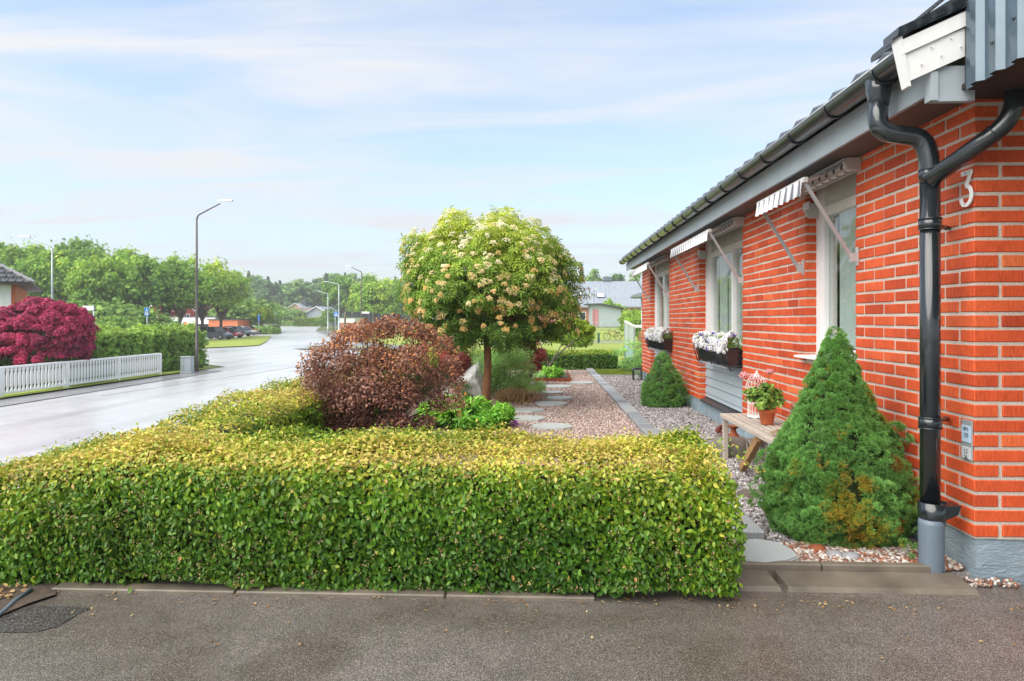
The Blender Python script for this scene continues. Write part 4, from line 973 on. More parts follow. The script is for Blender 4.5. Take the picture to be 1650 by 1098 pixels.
# ---- generic shrub: clumps of leaves on a twig skeleton
def clump_points(centers, radii, n, shell=.55, squash=1.0, up=.2, soft=0):
    w_ = np.array(radii) ** 2; w_ = w_ / w_.sum(); k = rng.choice(len(centers), n, p=w_); D = nrm(rnd3(n)); D[:, 2] = np.where(D[:, 2] < -.5, -D[:, 2], D[:, 2])
    rr = np.array(radii)[k] * ((shell + (1 - shell) * rng.random(n) ** .6) if not soft else np.minimum(np.abs(rng.normal(0, soft, n)), 2.0)); P = np.array(centers)[k] + D * rr[:, None] * V3(1, 1, squash); O = nrm(D + V3(0, 0, up)); return P, O, k
def ellipsoid_centers(c, rx, ry, rz, n, inner=.55, zmin=-1.0, pw=.5):
    out = []
    while len(out) < n:
        d = nrm(rng.normal(size=3)); r_ = inner + (1 - inner) * rng.random() ** pw; q = d * r_
        if q[2] < zmin: continue
        out.append(V3(c[0] + q[0] * rx, c[1] + q[1] * ry, c[2] + q[2] * rz))
    return out
def twigs(parent, base, tips, mat, r0=.012, r1=.003, name='stem', wob=.05, seg=5, fork=.4):
    mb = MB(); base = Vector(base)
    for tp in tips:
        tp = Vector(tp); mid = base.lerp(tp, fork) + Vector(rng.normal(0, wob, 3)); mid.x = base.x + (mid.x - base.x) * .7; mid.y = base.y + (mid.y - base.y) * .7
        b0_ = base + Vector((rng.normal(0, wob * .6), rng.normal(0, wob * .6), 0))
        mb.tube([b0_, (b0_ + mid) / 2 + Vector(rng.normal(0, wob * .2, 3)), mid, (mid + tp) / 2 + Vector(rng.normal(0, wob * .3, 3)), tp], [r0, r0 * .85, r0 * .65, r0 * .45, r1], seg, caps=False)
    return mb.build(name, mat, parent, fix=False)

# ---- purple ninebark
nbk = thing('purple_shrub', 'tall loose purple brown leaved shrub behind the hedge', 'shrub', (-1.82, 6.75, 0))
c0_ = at(603, 640, d=6.6)
cen = []; rad = []
prof = [(470, 700, .12), (468, 672, .09), (478, 690, .10), (490, 640, .12), (500, 600, .14), (520, 575, .14), (545, 560, .14), (565, 545, .14), (590, 540, .15), (615, 535, .15), (640, 535, .15), (665, 540, .15), (690, 550, .13), (712, 560, .12), (725, 590, .12), (735, 620, .11), (735, 650, .10), (515, 620, .2), (560, 600, .22), (610, 585, .24), (660, 590, .22), (700, 610, .16), (500, 670, .18), (550, 650, .24), (600, 640, .26), (650, 640, .24), (695, 650, .16), (520, 710, .2), (580, 700, .24), (640, 700, .22), (680, 690, .15), (540, 740, .2), (600, 740, .2), (660, 735, .15)]
for px, py, r_ in prof:
    for dd in ((-.32, 0, .32) if r_ > .17 else (0, rng.uniform(-.3, .3))):
        p = at(px + rng.normal(0, 5), py + rng.normal(0, 5), d=6.6 + dd + rng.normal(0, .08)); p.z = max(p.z, .15); cen.append(V3(*p)); rad.append(r_ * .92)
P, O, k = clump_points(cen, rad, 30000, .25)
tip = O * .7 + V3(0, 0, .15) + rnd3(len(P)) * .4; X, Y, Z = frames(O, tip, .6, .4)
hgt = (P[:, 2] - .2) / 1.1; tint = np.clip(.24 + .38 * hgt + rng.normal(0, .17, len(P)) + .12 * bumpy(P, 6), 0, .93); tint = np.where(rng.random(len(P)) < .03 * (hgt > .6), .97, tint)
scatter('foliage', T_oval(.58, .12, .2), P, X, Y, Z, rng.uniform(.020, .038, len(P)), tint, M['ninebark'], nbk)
tips_ = [at(px, py, d=6.6 + rng.uniform(-.25, .25)) for px, py in [(500, 560), (521, 553), (545, 545), (560, 530), (578, 525), (590, 518), (606, 522), (618, 512), (632, 520), (648, 522), (662, 524), (676, 528), (690, 535), (706, 540), (722, 552), (735, 566), (744, 600), (748, 640), (482, 590), (474, 620), (470, 660), (468, 690), (625, 508), (742, 655), (730, 583), (486, 573)]]
twigs(nbk, (-1.75, 6.75, 0), [tuple(t_) for t_ in tips_] + [tuple(c) for c in cen[::2]], M['twig'], .011, .002)
PP = []; TT = []
for t_ in tips_:
    for j in range(16): PP.append(V3(*t_) + V3(rng.normal(0, .014), rng.normal(0, .014), -rng.random() * .13 + .02))
PP = np.array(PP); n = len(PP); OO = nrm(rnd3(n) + V3(0, 0, .3)); X, Y, Z = frames(OO, V3(0, 0, .9) + rnd3(n) * .6, .5, .3)
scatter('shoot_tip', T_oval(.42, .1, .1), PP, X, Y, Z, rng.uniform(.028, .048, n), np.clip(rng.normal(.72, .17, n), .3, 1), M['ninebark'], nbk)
n = 420; i_ = rng.choice(len(P), n); PP = np.repeat(P[i_] + O[i_] * .02, 5, 0) + rnd3(5 * n) * .007; X, Y, Z = frames(rnd3(5 * n), rnd3(5 * n), .5, .5)
scatter('seed_head', T_kite(.9, .2), PP, X, Y, Z, np.full(5 * n, .014), rng.random(5 * n), M['ninebark_bud'], nbk)

# ---- standard flowering tree
bt = at(783, 657, z=0); el = thing('flowering_tree', 'round headed tree on a bare trunk covered in cream and peach flower clusters', 'tree', bt)
tb = Vector(bt); TBX, TBY = bt.x, bt.y
tc_ = at(787, 452, d=10.1)
mb = MB(); mb.tube([tb, tb + Vector((.005, 0, .3)), tb + Vector((.03, 0, .62)), tb + Vector((.02, 0, .95)), (tc_.x - .02, tc_.y, 1.35)], [.072, .062, .056, .055, .052], 14)
mb.tube([tb + Vector((0, 0, -.02)), tb + Vector((0, 0, .05))], [.10, .072], 12); mb.build('trunk', M['bark'], el, fix=False)
crown = []; crad = []
RXc = 1.27
for i in range(150):
    th = rng.uniform(0, 2 * PI); ph = math.asin(rng.uniform(-.30, 1)); rr = rng.uniform(.80, .97)
    zc = math.sin(ph); hr = math.cos(ph) ** .85 if ph > 0 else 1 - .35 * (ph / R(-17)) ** 2 * .4
    crown.append(V3(tc_.x + hr * math.cos(th) * RXc * rr * .97, tc_.y + hr * math.sin(th) * RXc * rr * .97, tc_.z - .22 + (zc * 1.10 if zc > 0 else zc * 1.45) * rr)); crad.append(rng.uniform(.20, .30))
# a skirt of low clumps, a little hollow around the trunk
for i in range(54):
    th = rng.uniform(0, 2 * PI); rr = rng.uniform(.35, .97); crown.append(V3(tc_.x + math.cos(th) * rr * RXc * .95, tc_.y + math.sin(th) * rr * RXc * .9, tc_.z - .70 - .22 * (1 - rr) + rng.normal(0, .05))); crad.append(rng.uniform(.16, .24))
for i in range(3): crown.append(V3(tb.x + rng.normal(-.04, .04), tb.y - .12, 1.02 + .09 * i)); crad.append(.10)
for i in range(40):
    q = nrm(rng.normal(size=3)) * .6; crown.append(V3(tc_.x + q[0] * RXc, tc_.y + q[1] * RXc, tc_.z - .1 + q[2] * .9)); crad.append(.28)
P, O, k = clump_points(crown, crad, 17500, .45, .75, .35)
cc_ = V3(tc_.x, tc_.y, tc_.z - .25); q_ = P - cc_; az_ = np.arctan2(q_[:, 1], q_[:, 0]); P = cc_ + q_ * (1 + .06 * np.sin(3 * az_ + 1.3) * np.cos(q_[:, 2] * 3) + .05 * np.sin(7 * az_ + q_[:, 2] * 5))[:, None]; out = nrm(P - cc_)
tip = out * .7 + V3(0, 0, -.45) + rnd3(len(P)) * .45; X, Y, Z = frames(nrm(O + out * .8), tip, .35, .35)
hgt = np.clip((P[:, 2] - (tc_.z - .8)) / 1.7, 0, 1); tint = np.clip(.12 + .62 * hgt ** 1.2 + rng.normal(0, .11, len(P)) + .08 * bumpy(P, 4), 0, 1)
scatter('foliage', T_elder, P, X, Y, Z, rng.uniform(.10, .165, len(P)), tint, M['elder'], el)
bsel = [i for i in range(len(crown)) if i < 150]
mb = MB()
for i in range(0, 190, 3):
    c_ = Vector(crown[i]); st = Vector((tc_.x - .02, tc_.y, 1.30)); mid = st.lerp(c_, .5) + Vector((0, 0, .12)); mb.tube([st, mid, c_], [.028, .015, .006], 5, caps=False)
mb.build('limb', M['bark'], el, fix=False)
# flower heads: flat domes of tiny florets
PP = []; TT = []; OO = []
rel = P - cc_; rl = np.linalg.norm(rel, axis=1); rd = rel / rl[:, None]; NF = 760
for f_i in range(NF):
    zf_ = 1 - (f_i + .5) / NF * 1.42 + rng.normal(0, .03); ga = f_i * 2.399963 + rng.normal(0, .12)
    if abs(zf_) > .99 or rng.random() < .12: continue
    d = V3(math.sqrt(1 - zf_ ** 2) * math.cos(ga), math.sqrt(1 - zf_ ** 2) * math.sin(ga), zf_); cs2 = rd @ d; near = rl[cs2 > .995]
    if len(near) < 8: continue
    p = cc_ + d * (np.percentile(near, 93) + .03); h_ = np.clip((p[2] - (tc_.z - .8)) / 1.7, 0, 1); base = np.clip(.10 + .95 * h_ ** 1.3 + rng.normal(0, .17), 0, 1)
    nn_ = nrm(d + V3(0, 0, .45) + rng.normal(0, .15, 3)); a = nrm(np.cross(nn_, V3(0, 0, 1.001))); b_ = np.cross(nn_, a); r_ = rng.uniform(.030, .062); m_ = 46
    ang = rng.uniform(0, 2 * PI, m_); q = np.sqrt(rng.random(m_)) * r_; q *= 1 + .22 * np.sin(ang * 3 + f_i)
    pts = p + a[None] * (np.cos(ang) * q)[:, None] + b_[None] * (np.sin(ang) * q * .85)[:, None] + nn_[None] * ((1 - (q / r_) ** 2) * .02 + rng.normal(0, .004, m_))[:, None]
    PP.append(pts); OO.append(np.tile(nn_, (m_, 1))); TT.append(np.clip(base + rng.normal(0, .10, m_), 0, 1))
PP = np.concatenate(PP); OO = np.concatenate(OO); TT = np.concatenate(TT); X, Y, Z = frames(OO, rnd3(len(PP)), .35, .5)
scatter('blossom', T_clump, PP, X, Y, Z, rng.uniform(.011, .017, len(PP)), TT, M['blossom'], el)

# ---- fresh green perennial in front of the trunk
def shrub(name, label, cat, c, rx, ry, rz, nc, n, mat, size, tmpl=T_kite(.5), cr=.25, base=None, stem='twig', tb=.4, ts=.2, th=.35, updir=.3, shell=.4, zmin=-.3, group=None, stemr=.008, tipv=(0, 0, .3), r1=.5, nst=14):
    base = base or (c[0], c[1], 0); gz = base[2]
    t_ = thing(name, label, cat, base, group)
    cen = ellipsoid_centers(c, rx, ry, rz, nc, .5, zmin); rad = [cr * rng.uniform(.75, 1.25) for _ in cen]
    P, O, k = clump_points(cen, rad, n, shell, .85, updir); P[:, 2] = np.maximum(P[:, 2], gz + .01)
    out = nrm(P - V3(*c)); X, Y, Z = frames(nrm(O + out * .5), out * .6 + V3(*tipv) + rnd3(n) * .5, r1, .4)
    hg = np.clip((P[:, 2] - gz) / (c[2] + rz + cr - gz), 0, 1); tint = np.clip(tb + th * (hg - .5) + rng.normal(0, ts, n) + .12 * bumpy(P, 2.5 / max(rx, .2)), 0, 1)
    scatter('foliage', tmpl, P, X, Y, Z, rng.uniform(size[0], size[1], n), tint, M[mat], t_)
    if stem: twigs(t_, base, [tuple(q) for q in cen[:nst]], M[stem], stemr, stemr * .3, wob=rx * .08)
    return t_
c = at(747, 690, d=8.2); shrub('leafy_perennial', 'bright green leafy clump in front of the trunk of the flowering tree', 'plant', (c.x, c.y, .15), .58, .40, .20, 60, 7200, 'bright', (.05, .11), T_kite(.30, .1), .09, (c.x, c.y, 0), None, .55, .2, .5, .8, .1, zmin=-.9, tipv=(0, 0, .25))
# solar lamp and flower pot beside it
p = at(808, 672, z=0); lp = thing('solar_lamp', 'small round white and steel solar lamp on a rusty holder beside the green clump', 'garden lamp', (p.x, p.y, 0))
MB().lathe((p.x + .07, p.y, 0), [(.05, 0), (.065, .07), (.068, .085), (.05, .085), (.045, .03)], 16).build('rusty_holder', M['rust'], lp)
mb = MB(); mb.lathe((0, 0, 0), [(.035, 0), (.062, .03), (.066, .055), (.055, .07), (.035, .068)], 18); mb2 = MB(); mb2.lathe((0, 0, 0), [(.001, .072), (.040, .074), (.040, .077), (.001, .079)], 16)
for q, nm, mt in ((mb, 'lamp_head', 'white'), (mb2, 'lamp_lens', 'gutter')):
    rt = Matrix.Translation((p.x - .01, p.y - .02, .10)) @ Matrix.Rotation(R(62), 4, 'X') @ Matrix.Rotation(R(-25), 4, 'Z'); q.v = [tuple(rt @ Vector(v_)) for v_ in q.v]; q.build(nm, M[mt], lp)
c = at(824, 690, z=.0); shrub('violet_flower', 'small violet flowers behind the front hedge at the edge of the gravel', 'flower', (c.x, c.y, .05), .07, .06, .05, 8, 420, 'magenta', (.008, .016), T_kite(.8), .03, None, None)
c = at(806, 690, z=.0); shrub('dry_flower', 'withered reddish flowers right of the green clump', 'flower', (c.x + .08, c.y - .1, .04), .08, .06, .05, 8, 240, 'barberry', (.010, .02), T_kite(.5), .04, None, None)
# boulder
bm = bmesh.new(); bmesh.ops.create_icosphere(bm, subdivisions=3, radius=1); p = at(762, 640, d=11.6)
for v_ in bm.verts:
    q = v_.co.copy(); q.x += .35 * max(q.z, 0); k = 1 - .50 * max(q.z, 0) ** 1.3; q.x *= k; q.y *= k
    for nv in (Vector((-.62, -.35, .7)), Vector((.75, -.5, .42)), Vector((0, -1, .15))):
        nv = nv.normalized(); ov = q.dot(nv) - .62
        if ov > 0: q -= nv * ov * .9
    v_.co = Vector((q.x * .52, q.y * .45, q.z * .54))
me = bpy.data.meshes.new('boulder'); bm.to_mesh(me); bm.free(); o = link('boulder', me, M['boulder']); o.location = (p.x, p.y, .05); tag(o, 'pale grey pointed boulder between the purple shrub and the flowering tree trunk', 'boulder')
# shrubs behind
c = at(738, 575, d=11.9); shrub('red_shrub', 'wine red feathery shrub rising left of the flowering tree trunk', 'shrub', (c.x, c.y, .70), .27, .3, .42, 34, 8500, 'barberry', (.025, .05), T_kite(.45), .14, (c.x, c.y, 0), 'twig', .42, .2, .5, zmin=-1)
c = at(700, 585, d=13.6); shrub('red_shrub', 'reddish loose shrub seen through the top of the purple shrub', 'shrub', (c.x, c.y, .62), .32, .3, .42, 20, 2400, 'barberry', (.03, .055), T_kite(.5), .13, (c.x, c.y, 0), 'twig', .55, .2, .4, zmin=-1)
c = at(766, 575, d=12.8); shrub('pale_shrub', 'pale yellowish feathery shrub between the red shrub and the trunk', 'shrub', (c.x, c.y, .58), .24, .25, .42, 26, 5200, 'wispy', (.02, .04), T_kite(.4), .12, (c.x, c.y, 0), 'twig', .62, .2, .3, zmin=-1)
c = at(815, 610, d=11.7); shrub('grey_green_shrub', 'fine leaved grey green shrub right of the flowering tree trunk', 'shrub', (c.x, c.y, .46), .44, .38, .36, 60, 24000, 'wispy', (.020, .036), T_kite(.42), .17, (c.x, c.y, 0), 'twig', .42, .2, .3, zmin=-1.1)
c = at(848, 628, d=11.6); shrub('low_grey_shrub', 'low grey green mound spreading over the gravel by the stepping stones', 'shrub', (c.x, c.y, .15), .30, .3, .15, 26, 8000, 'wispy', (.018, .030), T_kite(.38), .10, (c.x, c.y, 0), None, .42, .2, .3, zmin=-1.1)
c = at(760, 636, d=11.2); shrub('low_grey_shrub', 'low dull green growth around the foot of the pale boulder', 'shrub', (c.x, c.y, .12), .40, .3, .14, 20, 3400, 'green_loose', (.016, .032), T_kite(.38), .10, (c.x, c.y, 0), None, .25, .2, .3, zmin=-1.1)
p = at(828, 652, z=0); n = 420; Pq = np.stack([p.x + rng.normal(0, .14, n), p.y + .35 + rng.normal(0, .16, n), np.zeros(n)], 1); X, Y, Z = frames(np.tile(V3(0, 0, 1), (n, 1)), rnd3(n), .25, .5)
tag(scatter('dry_grass_tuft', T_blades(5, .55, .03), Pq, X, Y, Z, rng.uniform(.16, .32, n), rng.random(n), M['dry']), 'tuft of dry straw coloured grass right of the flowering tree trunk', 'grass tuft')
c = at(852, 562, d=13.6); shrub('red_shrub', 'dark red leaved shrub under the right side of the flowering tree', 'shrub', (c.x, c.y, .62), .30, .3, .36, 30, 6500, 'barberry', (.03, .055), T_kite(.5), .13, (c.x, c.y, 0), 'twig', .32, .18, .5, zmin=-1)
# little tree with bare forked stems and yellow green top
b_ = at(886, 592, d=16.0); b_.z = 0; yt = thing('small_maple', 'small yellow green tree with bare slanting stems at the far end of the gravel', 'tree', b_)
mb = MB(); tp = []
for pts, r_ in (([(884, 592), (893, 578), (912, 560), (930, 548), (944, 538)], .026), ([(884, 590), (878, 570), (868, 550), (856, 535)], .022), ([(893, 578), (905, 555), (908, 540), (915, 527)], .014), ([(880, 575), (872, 563), (866, 556)], .012), ([(912, 560), (922, 558), (935, 556)], .009)):
    q = [at(px, py, d=16.0 + rng.normal(0, .1)) for px, py in pts]; mb.tube(q, [r_ * (1 - .6 * i / (len(q) - 1)) for i in range(len(q))], 7, caps=False); tp.append(q[-1])
mb.build('stem', M['bark_grey'], yt, fix=False)
cen = [V3(*at(px, py, d=16 + rng.normal(0, .3))) for px, py in ((890, 528), (905, 522), (920, 525), (935, 528), (945, 536), (930, 538), (912, 533), (898, 540), (884, 545), (940, 522), (925, 515), (950, 530), (880, 532))]
P, O, k = clump_points(cen, [.16] * len(cen), 2300, .3, .6, .5); X, Y, Z = frames(O, V3(0, 0, -.4) + rnd3(len(P)) * .6, .4, .4); scatter('foliage', T_palm, P, X, Y, Z, rng.uniform(.05, .08, len(P)), np.clip(rng.normal(.5, .2, len(P)), 0, 1), M['acer'], yt)
# rusty bed edge with green plant
e = at(865, 616, z=0); f_ = at(920, 616, z=0); rb = MB(); rb.box(e.x - .4, f_.x, e.y - .004, e.y + .004, -.02, .085); rb.box(f_.x - .004, f_.x + .004, e.y + .004, e.y + 2.2, -.02, .085)
tag(rb.build('bed_edge', M['rust']), 'rusty steel edge of the small planting bed by the stepping stones', 'bed edge')
tag(MB().box(e.x - .4, f_.x - .01, e.y + .01, e.y + 2.2, -.02, .03).build('soil', M['soil']), kind='structure')
c = at(888, 600, d=15.0); shrub('leafy_perennial', 'bright green cushion plant behind the rusty bed edge', 'plant', (c.x, c.y, .12), .25, .22, .14, 26, 2400, 'bright', (.035, .07), T_kite(.4, .1), .08, (c.x, c.y, 0), None, .6, .2, .4, .8, .1, zmin=-.8)
c = at(868, 606, d=14.8); shrub('low_grey_shrub', 'dull green cushion left of the bright plant behind the rusty bed edge', 'plant', (c.x - .1, c.y, .10), .20, .2, .10, 14, 1300, 'wispy', (.02, .04), T_kite(.4, .1), .07, (c.x, c.y, 0), None, .4, .2, .4, .8, .1, zmin=-.8)
# hedge across the end of the garden
HB = [(-4.8, 18.2), (1.95, 18.2)]
bh = thing('clipped_hedge', 'low dark green clipped hedge across the far end of the gravel garden', 'hedge', (-1.5, 18.2, 0)); hedge_core('twig', HB, .9, .46, bh, .1)
P, O, U = hedge_path(HB, .9, .47, 2100, .1, (True, True), .025, .03); X, Y, Z = frames(O, V3(0, 0, -.4) + rnd3(len(P)) * .7, .4, .4)
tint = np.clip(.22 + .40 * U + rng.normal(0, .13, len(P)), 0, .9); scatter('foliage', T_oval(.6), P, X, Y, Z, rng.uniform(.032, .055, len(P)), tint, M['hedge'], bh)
c = at(1016, 575, d=17.0); shrub('bushy_evergreen', 'rounded grey green bush at the far corner of the house', 'shrub', (c.x, c.y, .40), .36, .4, .34, 34, 6500, 'wispy', (.025, .045), T_kite(.4), .15, (c.x, c.y, 0), 'twig', .40, .18, .3, zmin=-1.1)
c = at(920, 540, d=28.5); shrub('round_bush', 'round yellow green bush on the lawn beyond the low hedge', 'shrub', (c.x, c.y, .62), .85, .8, .52, 60, 7000, 'acer', (.06, .11), T_palm, .26, (c.x, c.y, float(hz(c.x, c.y))), 'bark_grey', .45, .2, .6, zmin=-.75)
# grass blades on the small lawn
n = 5200; Pq = np.stack([rng.uniform(1.34, 2.2, n), rng.uniform(15.7, 17.7, n), np.full(n, .012)], 1); X, Y, Z = frames(np.tile(V3(0, 0, 1), (n, 1)), rnd3(n), .15, .5)
tag(scatter('grass', T_blades(4, .5, .1), Pq, X, Y, Z, rng.uniform(.03, .055, n), rng.random(n), M['blade']), kind='stuff')

# ---- dwarf spruces
def spruce(label, c, prof, n, size, seed, extra=(), brown=(), nk=9, sprigs=3200, sprig_r=.021):
    """prof: (height, radius) from the ground up"""
    t_ = thing('dwarf_spruce', label, 'conifer', (c[0], c[1], 0), None)
    hs = np.array([p[0] for p in prof]); rs = np.array([p[1] for p in prof]); H = hs[-1]
    # lumps: rounded cushions sitting on the cone
    lum = []
    nl = 150
    for i in range(nl):
        z = H * (1 - math.sqrt(rng.random())) * .98; z = min(max(z, .05), H * .97); th = rng.uniform(0, 2 * PI); r_ = np.interp(z, hs, rs); lr = .045 + .10 * r_ / rs.max() * rng.uniform(.7, 1.3) + .0
        lr *= rs.max() / .45 if rs.max() < .45 else 1
        rr = max(r_ - lr * .92, 0); lum.append((V3(c[0] + rr * math.cos(th), c[1] + rr * math.sin(th), z), lr))
    for i in range(26):
        z = H * rng.uniform(.70, .985); th = rng.uniform(0, 2 * PI); r_ = np.interp(z, hs, rs); lum.append((V3(c[0] + r_ * .5 * math.cos(th), c[1] + r_ * .5 * math.sin(th), z - .03), max(r_ * .4, .015)))
    for (dx, dy, z, lr) in extra: lum.append((V3(c[0] + dx, c[1] + dy, z), lr))
    cen = [l[0] for l in lum]; rad = [l[1] for l in lum]
    w_ = np.array(rad) ** 2; k = rng.choice(len(cen), n, p=w_ / w_.sum()); D = nrm(rnd3(n)); Cc = np.array(cen)[k]; axis = np.stack([np.full(n, c[0]), np.full(n, c[1]), Cc[:, 2] - .05], 1); od = nrm(Cc - axis + 1e-6)
    D = np.where(((D * od).sum(1) < -.2)[:, None], -D, D); D[:, 2] = np.where(D[:, 2] < -.75, -D[:, 2], D[:, 2])
    P = Cc + D * (np.array(rad)[k] * rng.uniform(.90, 1.06, n))[:, None] * V3(1, 1, .85); P[:, 2] = np.maximum(P[:, 2], .02)
    m_ = int(n * .55); zz1 = H * .995 * (1 - rng.random(m_) ** .62) ; th1 = rng.uniform(0, 2 * PI, m_); r1_ = np.interp(zz1, hs, rs) * (.93 + .07 * np.sin(th1 * 5 + zz1 * 14) + .05 * np.sin(zz1 * 33 + th1 * 3))
    P[:m_] = np.stack([c[0] + r1_ * np.cos(th1), c[1] + r1_ * np.sin(th1), np.maximum(zz1, .02)], 1); D[:m_] = np.stack([np.cos(th1), np.sin(th1), np.full(m_, .4)], 1)
    ns = int(sprigs); Ps, Ds = P[-ns:].copy(), D[-ns:].copy(); js = rng.choice(n, ns, replace=False); Ps, Ds = P[js].copy(), D[js].copy(); ks = rng.integers(0, ns, n); sr = rng.uniform(.75, 1.3, ns)[ks] * sprig_r
    D2 = nrm(rnd3(n) + Ds[ks] * .9); P = Ps[ks] + D2 * (sr * rng.uniform(.55, 1.0, n))[:, None]; P[:, 2] = np.maximum(P[:, 2], .015); D = D2; sj = rng.normal(0, .06, ns)[ks]
    O = nrm(D2 * 1.0 + Ds[ks] * .35 + V3(0, 0, .12)); X, Y, Z = frames(O, rnd3(n), .22, .5)
    tint = np.clip(.66 + sj + rng.normal(0, .09, n) + .12 * bumpy(P, 9, seed) + .08 * D[:, 2], .38, 1)
    for (dx, dy, z, br, lv) in brown:
        dx = dx - .12 if dy < -.35 else dx
        d_ = np.linalg.norm((P - V3(c[0] + dx, c[1] + dy, z)) / V3(1, 1, 1.1), axis=1) / br; q = np.clip(1.25 - d_, 0, 1); tint = np.where(rng.random(n) < q * 1.2, np.clip(lv + rng.normal(0, .07, n), 0, .5), tint)
    scatter('foliage', T_needles(nk, .95, .17, seed), P, X, Y, Z, rng.uniform(size[0], size[1], n), tint, M['spruce'], t_)
    mb = MB(); mb.lathe((c[0], c[1], 0), [(max(r_ * .72 - .015, .004), h_ * .94) for h_, r_ in prof[:-1]] + [(.003, H * .93)], 18); mb.build('twig', M['spruce_core'], t_)
    MB().tube([(c[0], c[1], -.02), (c[0], c[1], H * .5)], [.03, .012], 8).build('trunk', M['bark_grey'], t_)
    return t_
s1 = at(1350, 800, d=4.12)
spruce('large bushy dwarf spruce with yellowed patches against the brick corner', (s1.x - .01, s1.y), [(0, .33), (.10, .385), (.25, .405), (.42, .38), (.56, .315), (.70, .24), (.84, .18), (.97, .125), (1.08, .085), (1.17, .05), (1.25, .015)], 70000, (.015, .027), 1,
       extra=[(.02, -.38, .22, .12), (-.18, -.32, .18, .12), (.20, -.38, .08, .12), (.30, -.30, .26, .11), (.33, -.28, .13, .12), (.40, -.26, .08, .10), (.36, -.16, .32, .11), (-.30, -.22, .22, .14), (-.36, -.08, .30, .13), (-.34, -.05, .42, .13), (.25, -.1, .60, .12), (.28, -.02, .50, .13), (.06, -.40, .34, .10), (-.36, .1, .2, .13)],
       brown=[(.0, -.42, .30, .12, .22), (-.05, -.44, .22, .10, .18), (.12, -.44, .10, .13, .22), (.05, -.40, .47, .08, .10), (.12, -.38, .40, .06, .15), (-.10, -.28, .68, .05, .12), (.02, -.22, .90, .05, .10), (.17, -.12, .90, .08, .24), (.15, -.08, 1.03, .06, .26), (.22, -.12, .75, .07, .26), (.34, -.30, .28, .09, .26), (-.14, -.40, .08, .08, .10), (.32, -.36, .16, .05, .05), (-.36, -.18, .33, .05, .3), (-.33, -.22, .46, .05, .3), (.05, -.4, .12, .06, .05), (.2, -.3, .5, .05, .0), (-.2, -.3, .5, .04, .02), (.27, -.2, .42, .07, .02)])
s2 = at(1071, 640, d=10.15)
spruce('smaller fresh green dwarf spruce between the middle and far windows', (s2.x - .02, s2.y), [(0, .25), (.08, .31), (.22, .32), (.36, .28), (.50, .215), (.62, .145), (.74, .085), (.83, .02)], 22000, (.014, .026), 2, sprigs=1300, sprig_r=.024, extra=[(-.2, -.2, .3, .12), (.2, -.22, .12, .13), (.22, -.15, .45, .10)], nk=7)

# ============================================================ BENCH AND THE THINGS ON IT
BX0, BX1, BY0, BY1, BZ = 1.66, 2.06, 4.80, 6.32, .44
bn = thing('garden_bench', 'weathered grey slatted wooden bench against the brick wall', 'bench', (1.86, 5.5, 0))
for i in range(7):
    x = BX0 + .004 + i * .057; MB().cbox(x, x + .037, BY0 + .045, BY1 - .002, BZ - .018, BZ + .001 + .002 * (i % 2), .003).build('seat_slat', M['old_wood'], bn)
MB().cbox(BX0, BX1, BY0, BY0 + .04, BZ - .05, BZ + .003, .004).build('end_rail', M['old_wood'], bn); MB().cbox(BX0, BX1, BY1, BY1 + .04, BZ - .05, BZ + .003, .004).build('end_rail', M['old_wood'], bn)
for x in (BX0 - .022, BX1 + .002): MB().cbox(x, x + .02, BY0, BY1 + .04, BZ - .034, BZ + .002, .003).build('side_rail', M['old_wood'], bn)
for x in (BX0, BX1 - .045):
    for y in (BY0, BY1): MB().cbox(x, x + .045, y, y + .042, .0, BZ - .052, .004).build('leg', M['old_wood'], bn)
MB().bar((BX0 + .02, 5.35, BZ - .05), (BX0 + .02, 5.80, .06), .045, .06).build('brace', M['raw_wood'], bn); MB().bar((BX1 - .03, 5.35, BZ - .05), (BX1 - .03, 5.80, .06), .045, .06).build('brace', M['raw_wood'], bn)
# geranium
p = at(1236, 684, z=BZ + .004); gp_ = thing('potted_geranium', 'pink geranium in a terracotta pot standing on the bench', 'potted plant', p)
MB().lathe(tuple(p), [(.044, 0), (.048, .004), (.064, .095), (.072, .098), (.074, .128), (.066, .128), (.06, .10)], 24).build('pot', M['terracotta'], gp_)
cen = [V3(p.x + dx, p.y + dy, p.z + z) for dx, dy, z in ((0, 0, .17), (-.06, 0, .19), (.05, 0, .18), (-.11, .02, .20), (.09, -.01, .19), (-.03, -.05, .22), (.03, .03, .25), (-.08, 0, .26), (.0, 0, .29), (-.13, 0, .25), (.07, .02, .25), (-.05, -.06, .15))]
P, O, k = clump_points(cen, [.055] * len(cen), 900, .4, .8, .5); X, Y, Z = frames(O, rnd3(len(P)), .4, .5)
scatter('foliage', T_oval(1.0, .05, .05), P, X, Y, Z, rng.uniform(.022, .042, len(P)), np.clip(rng.normal(.45, .25, len(P)), 0, 1), M['green_loose'], gp_)
fl = [(-.175, .05, .40, .035), (-.10, 0, .385, .045), (.03, .02, .43, .026), (-.03, -.05, .15, .010), (.05, -.06, .12, .012)]
twigs(gp_, (p.x, p.y, p.z + .12), [(p.x + a, p.y + b_, p.z + c_) for a, b_, c_, r_ in fl[:3]], M['green_loose'], .004, .003, 'flower_stalk', .01)
for a, b_, c_, r_ in fl[:3]:
    D = nrm(rnd3(120)); Pq = V3(p.x + a, p.y + b_, p.z + c_) + D * r_ * V3(1, 1, .7); X, Y, Z = frames(D, rnd3(120), .3, .5); scatter('flower_head', T_kite(.9, .1), Pq, X, Y, Z, rng.uniform(.012, .02, 120), rng.random(120), M['pink'], gp_)
